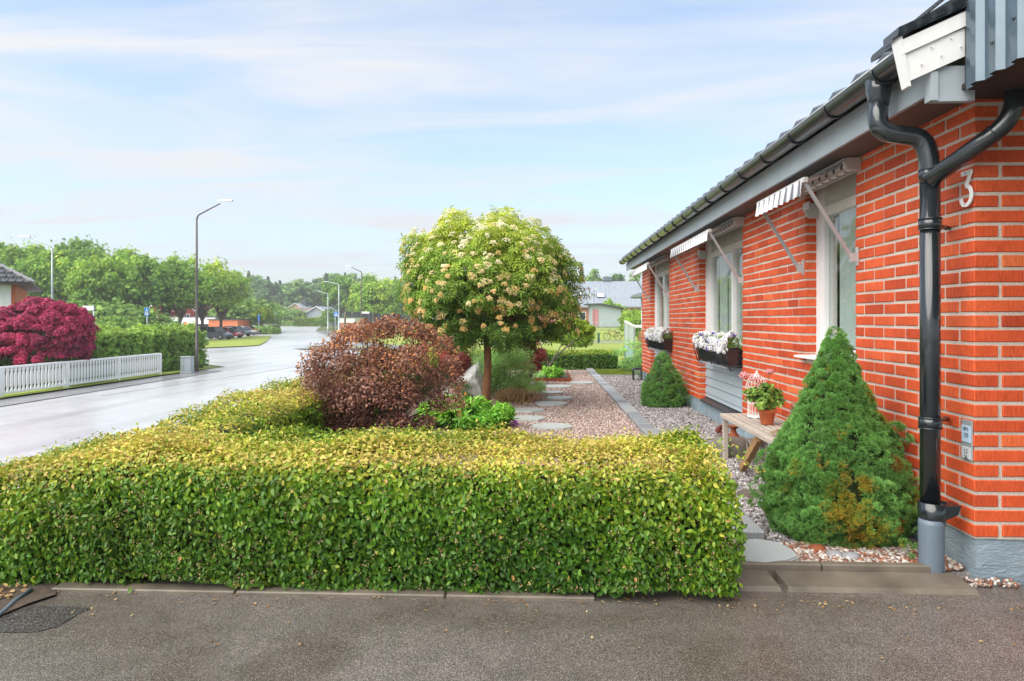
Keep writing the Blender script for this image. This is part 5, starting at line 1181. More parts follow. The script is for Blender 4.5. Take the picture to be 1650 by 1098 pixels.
# white wire bird cage
p = at(1222, 676, z=BZ + .004); p.x += .03; p.y += .14; cg = thing('wire_cage', 'white wire bird cage with domed top behind the geranium', 'bird cage', p)
mb = MB()
for k in range(18):
    a = 2 * PI * k / 18; c_, s_ = math.cos(a), math.sin(a); mb.tube([(p.x + c_ * .075, p.y + s_ * .075, p.z + .01), (p.x + c_ * .075, p.y + s_ * .075, p.z + .26), (p.x + c_ * .095, p.y + s_ * .095, p.z + .27), (p.x + c_ * .07, p.y + s_ * .07, p.z + .335), (p.x + c_ * .03, p.y + s_ * .03, p.z + .37), (p.x, p.y, p.z + .385)], .0022, 5, caps=False)
mb.build('wire', M['wire'], cg)
mb = MB()
for z, r_ in ((.01, .075), (.13, .076), (.26, .076), (.335, .071)): mb.tube([(p.x + r_ * math.cos(2 * PI * k / 20), p.y + r_ * math.sin(2 * PI * k / 20), p.z + z) for k in range(21)], .0028, 5, caps=False)
mb.build('hoop', M['wire'], cg); MB().lathe(tuple(p), [(.078, 0), (.078, .012), (.02, .012)], 20).build('cage_floor', M['wire'], cg)
MB().lathe((p.x, p.y, p.z + .345), [(.062, -.006), (.040, .022), (.010, .042), (.006, .05), (.014, .056), (.001, .066)], 16).build('cage_top', M['wire'], cg)
# twig wreath against the wall and twig bundle on the bench
def wreath(cx_, cy__, cz, r_, tk, n, name, label, tilt='X'):
    mb = MB()
    for i in range(n):
        a0_ = rng.uniform(0, 2 * PI); sp_ = rng.uniform(1.6, 3.2); ro = rng.normal(0, tk); xo = rng.normal(0, tk * .7); pts = []
        for j in range(8):
            a = a0_ + sp_ * j / 7; rr = r_ + ro + tk * .4 * math.sin(a * 5 + i); pts.append((cx_ + xo + (rr * .0), cy__ + rr * math.cos(a), cz + rr * 1.1 * math.sin(a)) if tilt == 'X' else (cx_ + rr * math.cos(a), cy__ + rr * math.sin(a), cz + abs(xo)))
        mb.tube(pts, .0035, 5, caps=False)
    return tag(mb.build(name, M['wicker']), label, 'wreath')
wreath(2.13, onx(1281, 2.13)[1], EYE - (667 - HY) / F * onx(1281, 2.13)[0], .055, .014, 46, 'twig_wreath', 'oval wicker wreath leaning on the brick wall behind the spruce')
p = at(1252, 702, z=BZ + .01); wreath(p.x + .08, p.y + .02, BZ + .012, .07, .03, 34, 'twig_bundle', 'flat loose twig wreath lying on the near end of the bench', 'Z')
# concrete block with a rusty candlestick under the bench
p = at(1176, 724, z=0.03); bm = bmesh.new(); bmesh.ops.create_cube(bm, size=1); bmesh.ops.subdivide_edges(bm, edges=bm.edges, cuts=5, use_grid_fill=True)
for v_ in bm.verts:
    q = v_.co; s_ = 1 / max(1, (abs(q.x * 2) ** 4 + abs(q.y * 2) ** 4 + abs(q.z * 2) ** 4) ** .25); v_.co = Vector((q.x * s_ * .30, q.y * s_ * .34, q.z * s_ * .20))
for f_ in bm.faces: f_.smooth = True
me = bpy.data.meshes.new('concrete_block'); bm.to_mesh(me); bm.free(); o = link('concrete_block', me, M['concrete']); bxp = at(1178, 708, d=6.45); o.location = (bxp.x, bxp.y, .10); tag(o, 'rounded grey concrete block on the gravel under the far end of the bench', 'stone block')
q = at(1182, 700, d=6.5); MB().lathe((q.x, q.y, .195), [(.055, 0), (.05, .012), (.03, .03), (.022, .06), (.03, .075), (.05, .085), (.06, .10), (.05, .10)], 18).build('rusty_candlestick', M['rust']); tag(bpy.data.objects['rusty_candlestick'], 'rusty turned candlestick on the concrete block under the bench', 'candlestick')
q = at(1160, 692, d=6.5); cen = [V3(q.x, q.y, .23), V3(q.x + .01, q.y, .27), V3(q.x - .015, q.y, .25)]; P, O, k = clump_points(cen, [.03] * 3, 160, .2, 1, .3); X, Y, Z = frames(O, rnd3(160), .5, .5)
tag(scatter('red_succulent', T_oval(.6), P, X, Y, Z, rng.uniform(.015, .028, 160), rng.random(160) * .5, M['barberry']), 'small dark red rosette plant on the left of the concrete block', 'plant')
# wooden lantern behind the bench leg
q = at(1219, 727, d=6.2); LX, LY = q.x, q.y; ln = thing('wooden_lantern', 'pale wooden lantern with glass sides on the gravel under the bench', 'lantern', (LX, LY, 0))
mb = MB()
for a, b_ in ((-1, -1), (1, -1), (1, 1), (-1, 1)): mb.box(LX + a * .065 - .008, LX + a * .065 + .008, LY + b_ * .065 - .008, LY + b_ * .065 + .008, .02, .20)
mb.box(LX - .08, LX + .08, LY - .08, LY + .08, 0.005, .02); mb.box(LX - .075, LX + .075, LY - .075, LY + .075, .20, .215); mb.build('frame', M['old_wood'], ln)
MB().box(LX - .06, LX + .06, LY - .062, LY - .059, .02, .2).build('pane', M['glass'], ln)
# black metal lantern at the far corner
q = at(1028, 614, z=.02); LX, LY = q.x, q.y + .1; ln = thing('black_lantern', 'black metal lantern on the gravel by the far corner of the house', 'lantern', (LX, LY, 0))
mb = MB()
for a, b_ in ((-1, -1), (1, -1), (1, 1), (-1, 1)): mb.box(LX + a * .085 - .009, LX + a * .085 + .009, LY + b_ * .085 - .009, LY + b_ * .085 + .009, .02, .25)
mb.build('frame', M['iron'], ln)
mb = MB(); mb.box(LX - .10, LX + .10, LY - .10, LY + .10, .008, .03); mb.build('base', M['iron'], ln)
mb = MB(); mb.hexa([(LX - .10, LY - .10, .25), (LX + .10, LY - .10, .25), (LX + .10, LY + .10, .25), (LX - .10, LY + .10, .25), (LX - .06, LY - .06, .29), (LX + .06, LY - .06, .29), (LX + .06, LY + .06, .29), (LX - .06, LY + .06, .29)]); mb.build('lid', M['iron'], ln)
MB().box(LX - .08, LX + .08, LY - .078, LY - .075, .03, .25).box(LX - .078, LX - .075, LY - .07, LY + .07, .03, .25).build('pane', M['glass'], ln); MB().lathe((LX, LY, .03), [(.03, 0), (.03, .10), (.004, .10)], 12).build('candle', M['white'], ln)

# ---- flower boxes
def flower_box(pxl, pxr, py_t, py_b, label):
    X1 = XI - .05; X0 = XI - .24
    y1_ = onx(pxl, 2.06)[1]; y0_ = onx(pxr, 2.1)[1]; dd = onx((pxl + pxr) / 2, 2.1)[0]
    zt_ = .985; zb_ = .80
    t_ = thing('flower_box', label, 'flower box', (X0, (y0_ + y1_) / 2, zb_), 'pansy boxes on the window panels')
    mb = MB(); mb.hexa([(X0 + .04, y0_ + .03, zb_), (X1 - .01, y0_ + .03, zb_), (X1 - .01, y1_ - .03, zb_), (X0 + .04, y1_ - .03, zb_), (X0, y0_, zt_), (X1, y0_, zt_), (X1, y1_, zt_), (X0, y1_, zt_)]); mb.cbox(X0 - .008, X1 + .004, y0_ - .008, y1_ + .008, zt_ - .03, zt_ - .005, .003); mb.build('planter', M['black_pipe'], t_)
    for yy in (y0_ + .12, (y0_ + y1_) / 2, y1_ - .10, y0_ + .0, y1_ + .02):
        mb = MB(); mb.tube([(XI + .0, yy, zt_ + .01), (X0 - .015, yy, zt_ - .0), (X0 - .035, yy, zt_ + .02), (X0 - .03, yy, zt_ - .02), (X0 + .02, yy, zb_ - .02), (X0 + .045, yy, zb_ - .05), (X0 + .075, yy, zb_ - .045)], .006, 6); mb.tube([(X0 + .02, yy, zb_ - .02), (XI + .0, yy, zb_ - .02)], .006, 6); mb.build('bracket', M['iron'], t_)
    mb = MB(); n_ = int((y1_ - y0_) / .045)
    for i in range(n_): a = y0_ + i * .045; mb.tube([(X0 - .012, a, zt_ - .02), (X0 + .022, a, zb_ - .01)], .003, 5, caps=False)
    for z, xx in ((zt_ - .02, X0 - .012), (zb_ - .012, X0 + .022)): mb.tube([(xx, y0_, z), (xx, y1_, z)], .004, 5)
    mb.build('basket', M['iron'], t_)
    sc = MB()
    for i in range(int((y1_ - y0_) / .075)):
        a = y0_ + .04 + i * .075; sc.tube([(X0 + .022, a + .028 * math.cos(q), zb_ - .04 + .026 * math.sin(q)) for q in [R(x) for x in range(0, 330, 30)]], .0028, 5, caps=False)
    sc.build('scroll', M['alu'], t_)
    n_ = 1500; Pq = np.stack([rng.uniform(X0 - .03, X1 + .01, n_), rng.uniform(y0_ - .02, y1_ + .02, n_), zt_ + rng.random(n_) * .13], 1); O_ = nrm(rnd3(n_) + V3(-.3, 0, .5)); X, Y, Z = frames(O_, rnd3(n_), .4, .5)
    scatter('foliage', T_oval(.6), Pq, X, Y, Z, rng.uniform(.02, .035, n_), rng.random(n_) * .8, M['green_loose'], t_)
    # pansies: five petals and a dark blotch
    parts = [(0, 0, .0, R(a), 1, .95, .08) for a in (0, 70, -70, 145, -145)]; tv, tf = T_multi(parts); nb_ = len(tv); tv2, tf2 = T_multi([(0, -.12, .06, R(a), .42, .8, 0) for a in (180, 120, -120)])
    tv = list(tv) + list(tv2); tf = list(tf) + [tuple(nb_ + i for i in f) for f in tf2]; ta = [0] * nb_ + [-.95] * len(tv2)
    nf = int(230 * (y1_ - y0_) / 1.0); u_ = rng.random(nf); th = rng.uniform(-.3, 1, nf) * PI / 2
    Pq = np.stack([(X0 + X1) / 2 - .13 * np.cos(th) + rng.normal(0, .01, nf), np.where(rng.random(nf) < .25, rng.uniform(y0_ - .05, y0_ + .1, nf), rng.uniform(y0_ - .02, y1_ + .02, nf)), zt_ + .03 + .13 * np.sin(th) + rng.normal(0, .015, nf)], 1)
    O_ = nrm(np.stack([-np.cos(th) - .1, np.full(nf, -.45) + rng.normal(0, .3, nf), np.sin(th) + .25], 1)); X, Y, Z = frames(O_, V3(0, 0, 1) + rnd3(nf) * .3, .2, .2)
    scatter('pansy', (tv, tf), Pq, X, Y, Z, rng.uniform(.026, .036, nf), np.where(rng.random(nf) < .05, .1, rng.uniform(.96, 1, nf)), M['pansy'], t_, tattr=ta)
    return t_
flower_box(1128, 1184, 0, 0, 'black flower box of white and violet pansies under the middle window'); flower_box(1046, 1077.5, 0, 0, 'black flower box of white pansies under the farthest window')
# ---- grey hose end at the left
tag(MB().tube([at(-20, 1004, z=.012), at(6, 985, z=.012), at(24, 968, z=.014), at(50, 950, z=.02)], .0095, 8).build('garden_hose', M['grey_pipe']), 'grey hose lying on the soil at the left end of the front hedge', 'hose')
patch('soil', [tuple(at(*p, z=0)[:2]) for p in [(-80, 1010), (0, 996), (50, 975), (90, 962), (90, 930), (-80, 930)]], .012, M['soil'], follow=False, zbase=.0)
n = 500; Pq = np.stack([rng.uniform(-3.4, -2.45, n), rng.uniform(3.0, 3.4, n), np.full(n, .02)], 1); X, Y, Z = frames(np.tile(V3(0, 0, 1), (n, 1)), rnd3(n), .4, .5)
tag(scatter('leaf_litter', T_oval(.6), Pq, X, Y, Z, rng.uniform(.015, .035, n), rng.random(n), M['dry']), kind='stuff')
n = 230; Pq = np.stack([rng.uniform(-2.4, 2.2, n), 3.22 - np.abs(rng.normal(0, .07, n)) - (rng.random(n) < .1) * rng.random(n) * .5, np.full(n, .006)], 1); X, Y, Z = frames(np.tile(V3(0, 0, 1), (n, 1)), rnd3(n), .15, .5)
tag(scatter('fallen_leaf', T_oval(.6), Pq, X, Y, Z, rng.uniform(.012, .022, n), rng.random(n), M['dry']), kind='stuff')
# ============================================================ STREET SIDE AND BACKGROUND
def zat(x, y): return float(hz(x, y))
# ---- white picket fence
FX = -17.35
fy0, fy1 = 12.0, 30.35
fz = -1.2
fn_ = thing('picket_fence', 'white painted wooden fence with turned balusters along the far side of the street', 'fence', (FX, fy1, fz))
posts = [fy1 - .06 - i * 3.05 for i in range(7)]
for y in posts: MB().cbox(FX - .06, FX + .07, y - .07, y + .07, fz - .02, fz + 1.0, .01).build('post', M['white_wood'], fn_)
for k, (ya_, yb_) in enumerate(zip(posts[:-1], posts[1:])):
    MB().cbox(FX - .05, FX + .06, yb_ + .07, ya_ - .07, fz + .93, fz + 1.0, .006).build('top_rail', M['white_wood'], fn_); MB().cbox(FX - .03, FX + .04, yb_ + .07, ya_ - .07, fz + .10, fz + .17, .006).build('bottom_rail', M['white_wood'], fn_)
    mb = MB()
pk = None; cnt = 0
for ya_, yb_ in zip(posts[:-1], posts[1:]):
    m_ = 17
    for i in range(m_):
        y = ya_ - .07 - (ya_ - yb_ - .14) * (i + .5) / m_
        if pk is None:
            mb = MB(); w2 = [(.050, .16), (.055, .22), (.030, .27), (.055, .34), (.060, .62), (.050, .75), (.034, .80), (.055, .84), (.055, .94)]
            poly = [(-a, b_) for a, b_ in w2] + [(a, b_) for a, b_ in w2[::-1]]
            mb.prism(poly, 0, -.012, .012); pk = mb.build('baluster', M['white_wood']); pk.parent = fn_; pk.location = (0, y - fy1, 0)
        elif cnt < 100:
            q = pk.copy(); C.objects.link(q); q.parent = fn_; q.location = (0, y - fy1, 0)
        cnt += 1
# ---- cabinet
p = at(302, 598, d=32.0); p.z = -1.2; cb_ = thing('utility_cabinet', 'light grey street cabinet standing before the end of the tall green hedge', 'cabinet', p)
MB().cbox(p.x - .28, p.x + .26, p.y - .17, p.y + .17, -1.2, -1.12, .01).cbox(p.x - .26, p.x - .09, p.y - .16, p.y + .16, -1.12, -.44, .01).build('side_box', M['pole'], cb_)
MB().cbox(p.x - .085, p.x + .24, p.y - .16, p.y + .16, -1.12, -.44, .01).cbox(p.x - .06, p.x + .21, p.y - .17, p.y - .155, -1.08, -.46, .004).build('door_box', M['fascia'], cb_); MB().cbox(p.x - .28, p.x + .26, p.y - .19, p.y + .19, -.44, -.40, .01).build('lid', M['pole'], cb_)

# ---- lamp posts
def lamp(label, px, py_base, py_top, arm, d, mat, r=.07, sleeve=True):
    """arm: (px, py) of the lamp head"""
    b_ = at(px, py_base, d=d); g = zat(b_.x, b_.y); b_.z = g; t_ = thing('street_lamp', label, 'street lamp', b_)
    top = at(px, py_top, d=d); hd = at(arm[0], arm[1], d=d); dv = (hd - top); L = dv.length
    MB().tube([b_ - Vector((0, 0, .1)), b_ + Vector((0, 0, 1.3)), b_ + Vector((0, 0, 1.32)), (top.x, top.y, top.z * .6 + g * .4), top], [r, r, r * .8, r * .68, r * .5], 10).build('post', M[mat], t_)
    MB().tube([top - Vector((0, 0, .05)), top + Vector((dv.x * .06, dv.y * .06, dv.z * .18)), top + dv * .5 + Vector((0, 0, dv.z * .06)), hd - dv.normalized() * .25], [r * .48, r * .46, r * .4, r * .35], 8).build('arm', M[mat], t_)
    hv = Vector((dv.x, dv.y, 0)).normalized(); sv = Vector((-hv.y, hv.x, 0)); s_ = L / 2.0 if L < 2 else 1; mb = MB(); a = hd - hv * .30; c_ = hd + hv * .38; up = Vector((0, 0, 1))
    mb.hexa([a - sv * .07 - up * .03, c_ - sv * .10 - up * .03, c_ + sv * .10 - up * .03, a + sv * .07 - up * .03, a - sv * .05 + up * .05, c_ - sv * .06 + up * .06, c_ + sv * .06 + up * .06, a + sv * .05 + up * .05]); mb.build('lamp_head', M['pole'], t_)
    return t_
lamp('tall dark street lamp with bent arm beside the green hedge across the street', 317, 597, 352, (362, 324), 33, 'pole_dark', .085)
lamp('grey street lamp with curved arm rising behind the crimson tree', 84, 585, 400, (42, 381), 46, 'pole', .09)
lamp('grey street lamp beside the crossing sign, arm pointing left', 546, 537, 459, (526, 454), 98, 'pole', .14)
lamp('farther grey street lamp left of the crossing sign with shorter arm', 528.5, 530.5, 475, (514, 469.5), 122, 'pole', .15)
lamp('dark street lamp in front of the broad green tree, arm slanting up left', 582.5, 536, 440, (563, 429), 74, 'pole_dark', .10)
lamp('small lamp post with white head before the big grey roofed house', 957, 527, 470, (957.5, 466), 80, 'pole_dark', .05)
# ---- signs
def sign(name, label, px, py0, py1, wpx, pole_py, d, kind='crossing', cat='sign', off=0):
    c = at(px, (py0 + py1) / 2, d=d); g = zat(c.x, c.y); t_ = thing(name, label, cat, (c.x, c.y, g)); s_ = F / d; hw = wpx / s_ / 2; hh = (py1 - py0) / s_ / 2
    ptop = EYE + (HY - (py0 - 1)) / F * d; pc_ = at(px + off, 500, d=d)
    if pole_py: MB().tube([(pc_.x, pc_.y + .05, g), (pc_.x, pc_.y + .05, ptop)], .045, 8).build('post', M['pole'], t_)
    def P(x, z): return (c.x + x * CT, c.y + x * ST, c.z + z)
    def plate(pts, y_, m_, nm, th=.02, par=None):
        mb = MB(); mb.prism([(p[0], p[1]) for p in pts], 1, y_ - th, y_); mb.v = [(c.x + v_[0] * CT, c.y + v_[0] * ST + v_[1], c.z + v_[2]) for v_ in mb.v]; return mb.build(nm, m_, par or t_)
    rect = lambda w_, h_, x=0, z=0: [(x - w_, z - h_), (x + w_, z - h_), (x + w_, z + h_), (x - w_, z + h_)]
    if kind == 'crossing':
        pl_ = plate(rect(hw, hh), 0, M['blue_sign'], 'sign_plate'); tr_ = plate([(-hw * .75, -hh * .72), (hw * .75, -hh * .72), (0, hh * .8)], -.022, M['white'], 'triangle', .004, pl_)
        mb = MB()
        def Q(x, z): return Vector((c.x + x * hw * CT, c.y + x * hw * ST - .032, c.z + z * hh))
        for a, b_ in (((0, .32), (0, -.15)), ((0, -.15), (-.22, -.6)), ((0, -.15), (.20, -.6)), ((0, .15), (-.2, -.1)), ((0, .15), (.2, -.05))): mb.bar(Q(*a), Q(*b_), hw * .13, hw * .13)
        mb.build('pictogram', M['black'], pl_)
    elif kind == 'plate': plate(rect(hw, hh), 0, M['white'], 'sign_plate')
    return t_
sign('crossing_sign', 'blue pedestrian crossing sign above the tall green hedge', 236.5, 496, 509.5, 7, 1, 60)
sign('crossing_sign', 'blue pedestrian crossing sign on the right side of the street by the grey lamp', 541.5, 503, 510.5, 7.4, 1, 92, off=-1.5)
sign('crossing_sign', 'small blue crossing sign above the parked silver car at the end of the street', 443, 503.5, 509, 4.4, 1, 135)
sign('street_name_sign', 'white street name sign on the dark lamp post before the broad tree', 589, 502.5, 505.5, 12, 0, 73.5, 'plate')
sign('notice_board', 'white framed board above the hedge behind the crimson tree', 142, 493, 500.5, 18, 1, 44, 'plate', 'board', 8)
sign('blue_post_sign', 'thin blue post sign at the corner of the car park', 417, 508, 515, 2.2, 1, 118, 'none', 'post sign')
o = MB(); pq = at(417, 512, d=117.8); o.box(pq.x - .12, pq.x + .12, pq.y, pq.y + .04, pq.z - .6, pq.z + .6); o = o.build('sign_plate', M['blue_sign'], bpy.data.objects['blue_post_sign'])
for i, (px, py, dd, lab) in enumerate([(559, 537, 92, 'short grey bollard in the grass right of the grey street lamp'), (663, 528, 95, 'thin dark green post on the lawn behind the purple shrub')]):
    q = at(px, py, d=dd); g = zat(q.x, q.y); tag(MB().tube([(q.x, q.y, g), (q.x, q.y, g + (.9 if i == 0 else 1.3))], .09 if i == 0 else .05, 8).lathe((q.x, q.y, g), [(.12, 0), (.12, .05), (.05, .08)], 8).build('bollard', M['pole' if i == 0 else 'pole_dark']), lab, 'bollard')

# ---- trees
tree_cache = {}
def make_tree(key, h, rx, zc, rz, ncl, nl, ls, mat, tr=.22, crad=(.75, 1.25), tmpl=None, limb='bark_grey', lb=.28, nbr=14, squash=.8, tint0=.45, gaps=0, conifer=False):
    """builds crown and trunk meshes about the origin and returns them"""
    if conifer:
        P = []; O = []
        for i in range(nl):
            z = h * (.10 + .90 * (1 - math.sqrt(rng.random()))); r_ = rx * (1 - z / h) ** .8 * (.75 + .25 * math.sin(z * 9)) * rng.uniform(.55, 1.05); th = rng.uniform(0, 2 * PI); P.append((r_ * math.cos(th), r_ * math.sin(th), z - .12 * r_)); O.append((math.cos(th), math.sin(th), .5))
        P = np.array(P); O = nrm(np.array(O)); cen = []
    else:
        cen = []; rad = []
        while len(cen) < ncl:
            d = nrm(rng.normal(size=3)); 
            if d[2] < -.55: continue
            r_ = rng.uniform(.30, .86) ** .6; q = V3(d[0] * rx * r_, d[1] * rx * r_, zc + d[2] * rz * r_); cen.append(q); rad.append(rx * lb * rng.uniform(*crad) * 1.35)
        P, O, k = clump_points(cen, rad, nl, .45, squash, .35, .52)
    n = len(P); X, Y, Z = frames(O, rnd3(n) + V3(0, 0, -.2), .45, .6)
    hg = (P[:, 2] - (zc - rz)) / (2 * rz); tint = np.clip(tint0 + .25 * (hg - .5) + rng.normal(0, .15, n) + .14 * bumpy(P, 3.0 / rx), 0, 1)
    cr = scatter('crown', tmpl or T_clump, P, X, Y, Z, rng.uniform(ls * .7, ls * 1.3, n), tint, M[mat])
    mb = MB(); tb_ = h * (.22 if not conifer else .9)
    mb.tube([(0, 0, -.3), (0.02, 0, tb_ * .5), (0, .03, tb_), (0, 0, min(zc + rz * .3, h * .8))], [tr * 1.2, tr, tr * .85, tr * .3], 9, caps=False)
    for i in range(min(nbr, len(cen))):
        c_ = Vector(cen[i]); st = Vector((0, 0, tb_ * rng.uniform(.8, 1.5))); mid = st.lerp(c_, .5) + Vector((0, 0, .12 * rx)); mb.tube([st, (st + mid) / 2 + Vector(rng.normal(0, .03 * rx, 3)), mid, c_], [tr * .5, tr * .4, tr * .28, tr * .08], 6, caps=False)
    tk = mb.build('trunk', M[limb], fix=False); return cr, tk
def plant_tree(key, args, name, label, cat, loc, rz=0, sc=(1, 1, 1), group=None):
    if key not in tree_cache: tree_cache[key] = make_tree(key, **args); fresh = True
    else: fresh = False
    t_ = thing(name, label, cat, loc, group, rz); t_.scale = sc
    for o in tree_cache[key]:
        q = o if fresh else o.copy()
        if not fresh: C.objects.link(q)
        q.parent = t_
    return t_
OAK = [dict(h=13, rx=5.6, zc=7.6, rz=5.3, ncl=90, nl=10500, ls=.34, mat='oak', tr=.30, lb=.19, nbr=26, tint0=.45),
       dict(h=13, rx=5.0, zc=7.4, rz=5.4, ncl=80, nl=9000, ls=.33, mat='oak', tr=.28, lb=.20, nbr=24, tint0=.55),
       dict(h=12, rx=5.8, zc=6.8, rz=5.0, ncl=90, nl=10500, ls=.33, mat='oak', tr=.30, lb=.19, nbr=28, tint0=.38),
       dict(h=12, rx=5.6, zc=6.6, rz=5.0, ncl=70, nl=7500, ls=.28, mat='oak', tr=.26, lb=.17, nbr=32, tint0=.62)]
# (px of the middle, py of the top, depth, which, label)
oaks = [(-22, 372, 84, 0, 'tall oak at the very left edge of the picture behind the white house'), (38, 376, 88, 1, 'broad pale green oak behind the white house at the left'), (88, 392, 80, 0, 'dense oak directly behind the grey lamp over the crimson tree'), (128, 376, 94, 2, 'tall oak rising right of the grey lamp behind the crimson tree'),
        (160, 396, 78, 1, 'large bright oak above the middle of the tall hedge'), (196, 390, 86, 0, 'dark green oak left of the blue crossing sign'), (232, 404, 80, 2, 'round oak right above the blue crossing sign'), (266, 402, 90, 3, 'oak standing in front of the red barn roof'), (290, 408, 84, 0, 'oak just left of the tall dark street lamp'),
        (326, 406, 92, 3, 'loose oak right of the tall dark street lamp'), (356, 412, 96, 3, 'thin crowned oak with visible limbs above the parked cars')]
for i, (px, pt_, d, k, lab) in enumerate(oaks):
    q = at(px, 500, d=d); g = -1.1; H_ = EYE + (HY - pt_) / F * d - g; s_ = H_ / (OAK[k]['zc'] + OAK[k]['rz'] * 1.12)
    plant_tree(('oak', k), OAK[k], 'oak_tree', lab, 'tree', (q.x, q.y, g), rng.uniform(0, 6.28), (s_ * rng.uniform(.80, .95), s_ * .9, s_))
# undergrowth behind the hedge, below the oaks
UND = dict(h=3, rx=2.1, zc=1.4, rz=1.3, ncl=24, nl=2600, ls=.20, mat='green_loose', tr=.05, lb=.3, nbr=8, tint0=.35)
for i, (px, d, s_, lab) in enumerate([(182, 56, 1.0, 'pale green bush peeping over the middle of the tall hedge'), (208, 58, .9, 'fresh green bush behind the hedge left of the blue crossing sign'), (272, 62, .8, 'bush behind the hedge between crossing sign and dark lamp'), (120, 60, 1.1, 'dark bush behind the crimson tree'), (20, 55, 1.1, 'bush between the white house and the oaks')]):
    q = at(px, 500, d=d); plant_tree('und', UND, 'green_bush', lab, 'bush', (q.x, q.y, -1.2), rng.uniform(0, 6), (s_,) * 3)
for i, (px, d, s_) in enumerate([(60, 72, 1.6), (100, 74, 1.5), (150, 72, 1.6), (190, 74, 1.5), (222, 74, 1.5), (250, 145, 1.8), (300, 142, 1.6), (330, 146, 2.0), (365, 140, 2.2), (394, 136, 2.4), (-10, 72, 1.6), (405, 128, 2.2)]):
    q = at(px, 500, d=d); plant_tree('und', UND, 'green_bush', 'dark underwood bush at the foot of the oak row', 'bush', (q.x, q.y, -1.2), rng.uniform(0, 6), (s_ * 1.3, s_ * 1.3, s_), 'underwood below the oaks')
# tall green hedge by the street
TH1 = thing('tall_hedge', 'tall ragged green hedge behind the white fence and grey cabinet', 'hedge', (-18.3, 33, -1.2))
HT = [(-19.4, 21), (-18.5, 33.0)]
P, O, U = hedge_path([(-20.0, 25.5), (-18.35, 34.8)], 1.9, 1.92, 700, .5, (True, True), .22, .10); P[:, 2] -= 1.2
X, Y, Z = frames(O, V3(0, 0, -.2) + rnd3(len(P)) * .8, .5, .5); P[:, 2] += (U > .5) * np.abs(bumpy(P, 1.9)) * .22
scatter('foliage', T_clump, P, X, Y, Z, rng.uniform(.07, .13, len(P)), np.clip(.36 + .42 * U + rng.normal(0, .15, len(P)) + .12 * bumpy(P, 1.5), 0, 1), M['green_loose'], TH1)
hedge_core('twig', [(-20.0, 25.5), (-18.35, 34.8)], 1.9, 1.85, TH1, .3, -1.2)
TH2 = thing('tall_hedge', 'dark leaved hedge right behind the white fence under the crimson tree', 'hedge', (-19.6, 24, -1.2))
P, O, U = hedge_path([(-20.3, 14), (-19.9, 26.8)], 1.0, 1.05, 420, .3, (True, True), .12, .08); P[:, 2] -= 1.2; X, Y, Z = frames(O, rnd3(len(P)), .5, .5)
scatter('foliage', T_clump, P, X, Y, Z, rng.uniform(.06, .11, len(P)), np.clip(.22 + rng.normal(0, .13, len(P)), 0, 1), M['green_loose'], TH2); hedge_core('twig', [(-20.3, 14), (-19.9, 26.8)], 1.0, 1.0, TH2, .2, -1.2)  # leaf tint set even and darker than the tall hedge
# crimson tree
cm = at(68, 530, d=25.6); ct = thing('crimson_maple', 'low broad crimson leaved tree behind the white fence', 'tree', (cm.x, cm.y, -1.2))
crx = 80 / F * 25.6 * .93; cen = []; rad = []
for i in range(420):
    th = rng.uniform(0, 2 * PI); ph = math.asin(rng.uniform(-.62, 1)); rr = rng.uniform(.74, 1.0); cen.append(V3(cm.x + math.cos(ph) ** .8 * math.cos(th) * crx * rr, cm.y + math.cos(ph) ** .8 * math.sin(th) * crx * .95 * rr, .74 + math.sin(ph) * (1.32 if ph > 0 else 1.55) * rr)); rad.append(rng.uniform(.13, .24))
P, O, k = clump_points(cen, rad, 42000, .6, .8, .2); out = nrm(P - V3(cm.x, cm.y, .9)); X, Y, Z = frames(nrm(O + out), out * .6 + V3(0, 0, -.7) + rnd3(len(P)) * .4, .35, .35)
scatter('crown', T_palm, P, X, Y, Z, rng.uniform(.06, .105, len(P)), np.clip(.48 + rng.normal(0, .2, len(P)) + .22 * bumpy(P, 3.3), 0, 1), M['maple_red'], ct)
mb = MB(); mb.tube([(cm.x + .5, cm.y, -1.25), (cm.x + .48, cm.y, -.5), (cm.x + .2, cm.y, .2)], [.13, .10, .07], 9, caps=False)
for i in range(0, 110, 6): c_ = Vector(cen[i]); s0 = Vector((cm.x + .4, cm.y, -.4)); mb.tube([s0, s0.lerp(c_, .5) + Vector((0, 0, .15)), c_], [.05, .03, .01], 5, caps=False)
mb.build('trunk', M['bark_grey'], ct, fix=False)
c = at(12, 592, d=24.5); shrub('red_shrub', 'low dark red shrub behind the fence at the left edge', 'shrub', (c.x, c.y, -.95), .5, .4, .25, 14, 900, 'maple_red', (.05, .09), T_palm, .14, (c.x, c.y, -1.2), None, .3, .15, .3)
q = at(8, 575, d=26.5); gb = thing('garden_bin', 'dark green bin below the crimson tree at the left edge', 'bin', (q.x, q.y, -1.2)); MB().hexa([(q.x - .25, q.y - .25, -1.2), (q.x + .25, q.y - .25, -1.2), (q.x + .25, q.y + .25, -1.2), (q.x - .25, q.y + .25, -1.2), (q.x - .30, q.y - .3, -.2), (q.x + .30, q.y - .3, -.2), (q.x + .30, q.y + .3, -.2), (q.x - .30, q.y + .3, -.2)]).build('bin_body', simple('dark green plastic', (.015, .05, .03), .4), gb); MB().cbox(q.x - .32, q.x + .32, q.y - .32, q.y + .34, -.2, -.13, .02).build('lid', M['black'], gb)

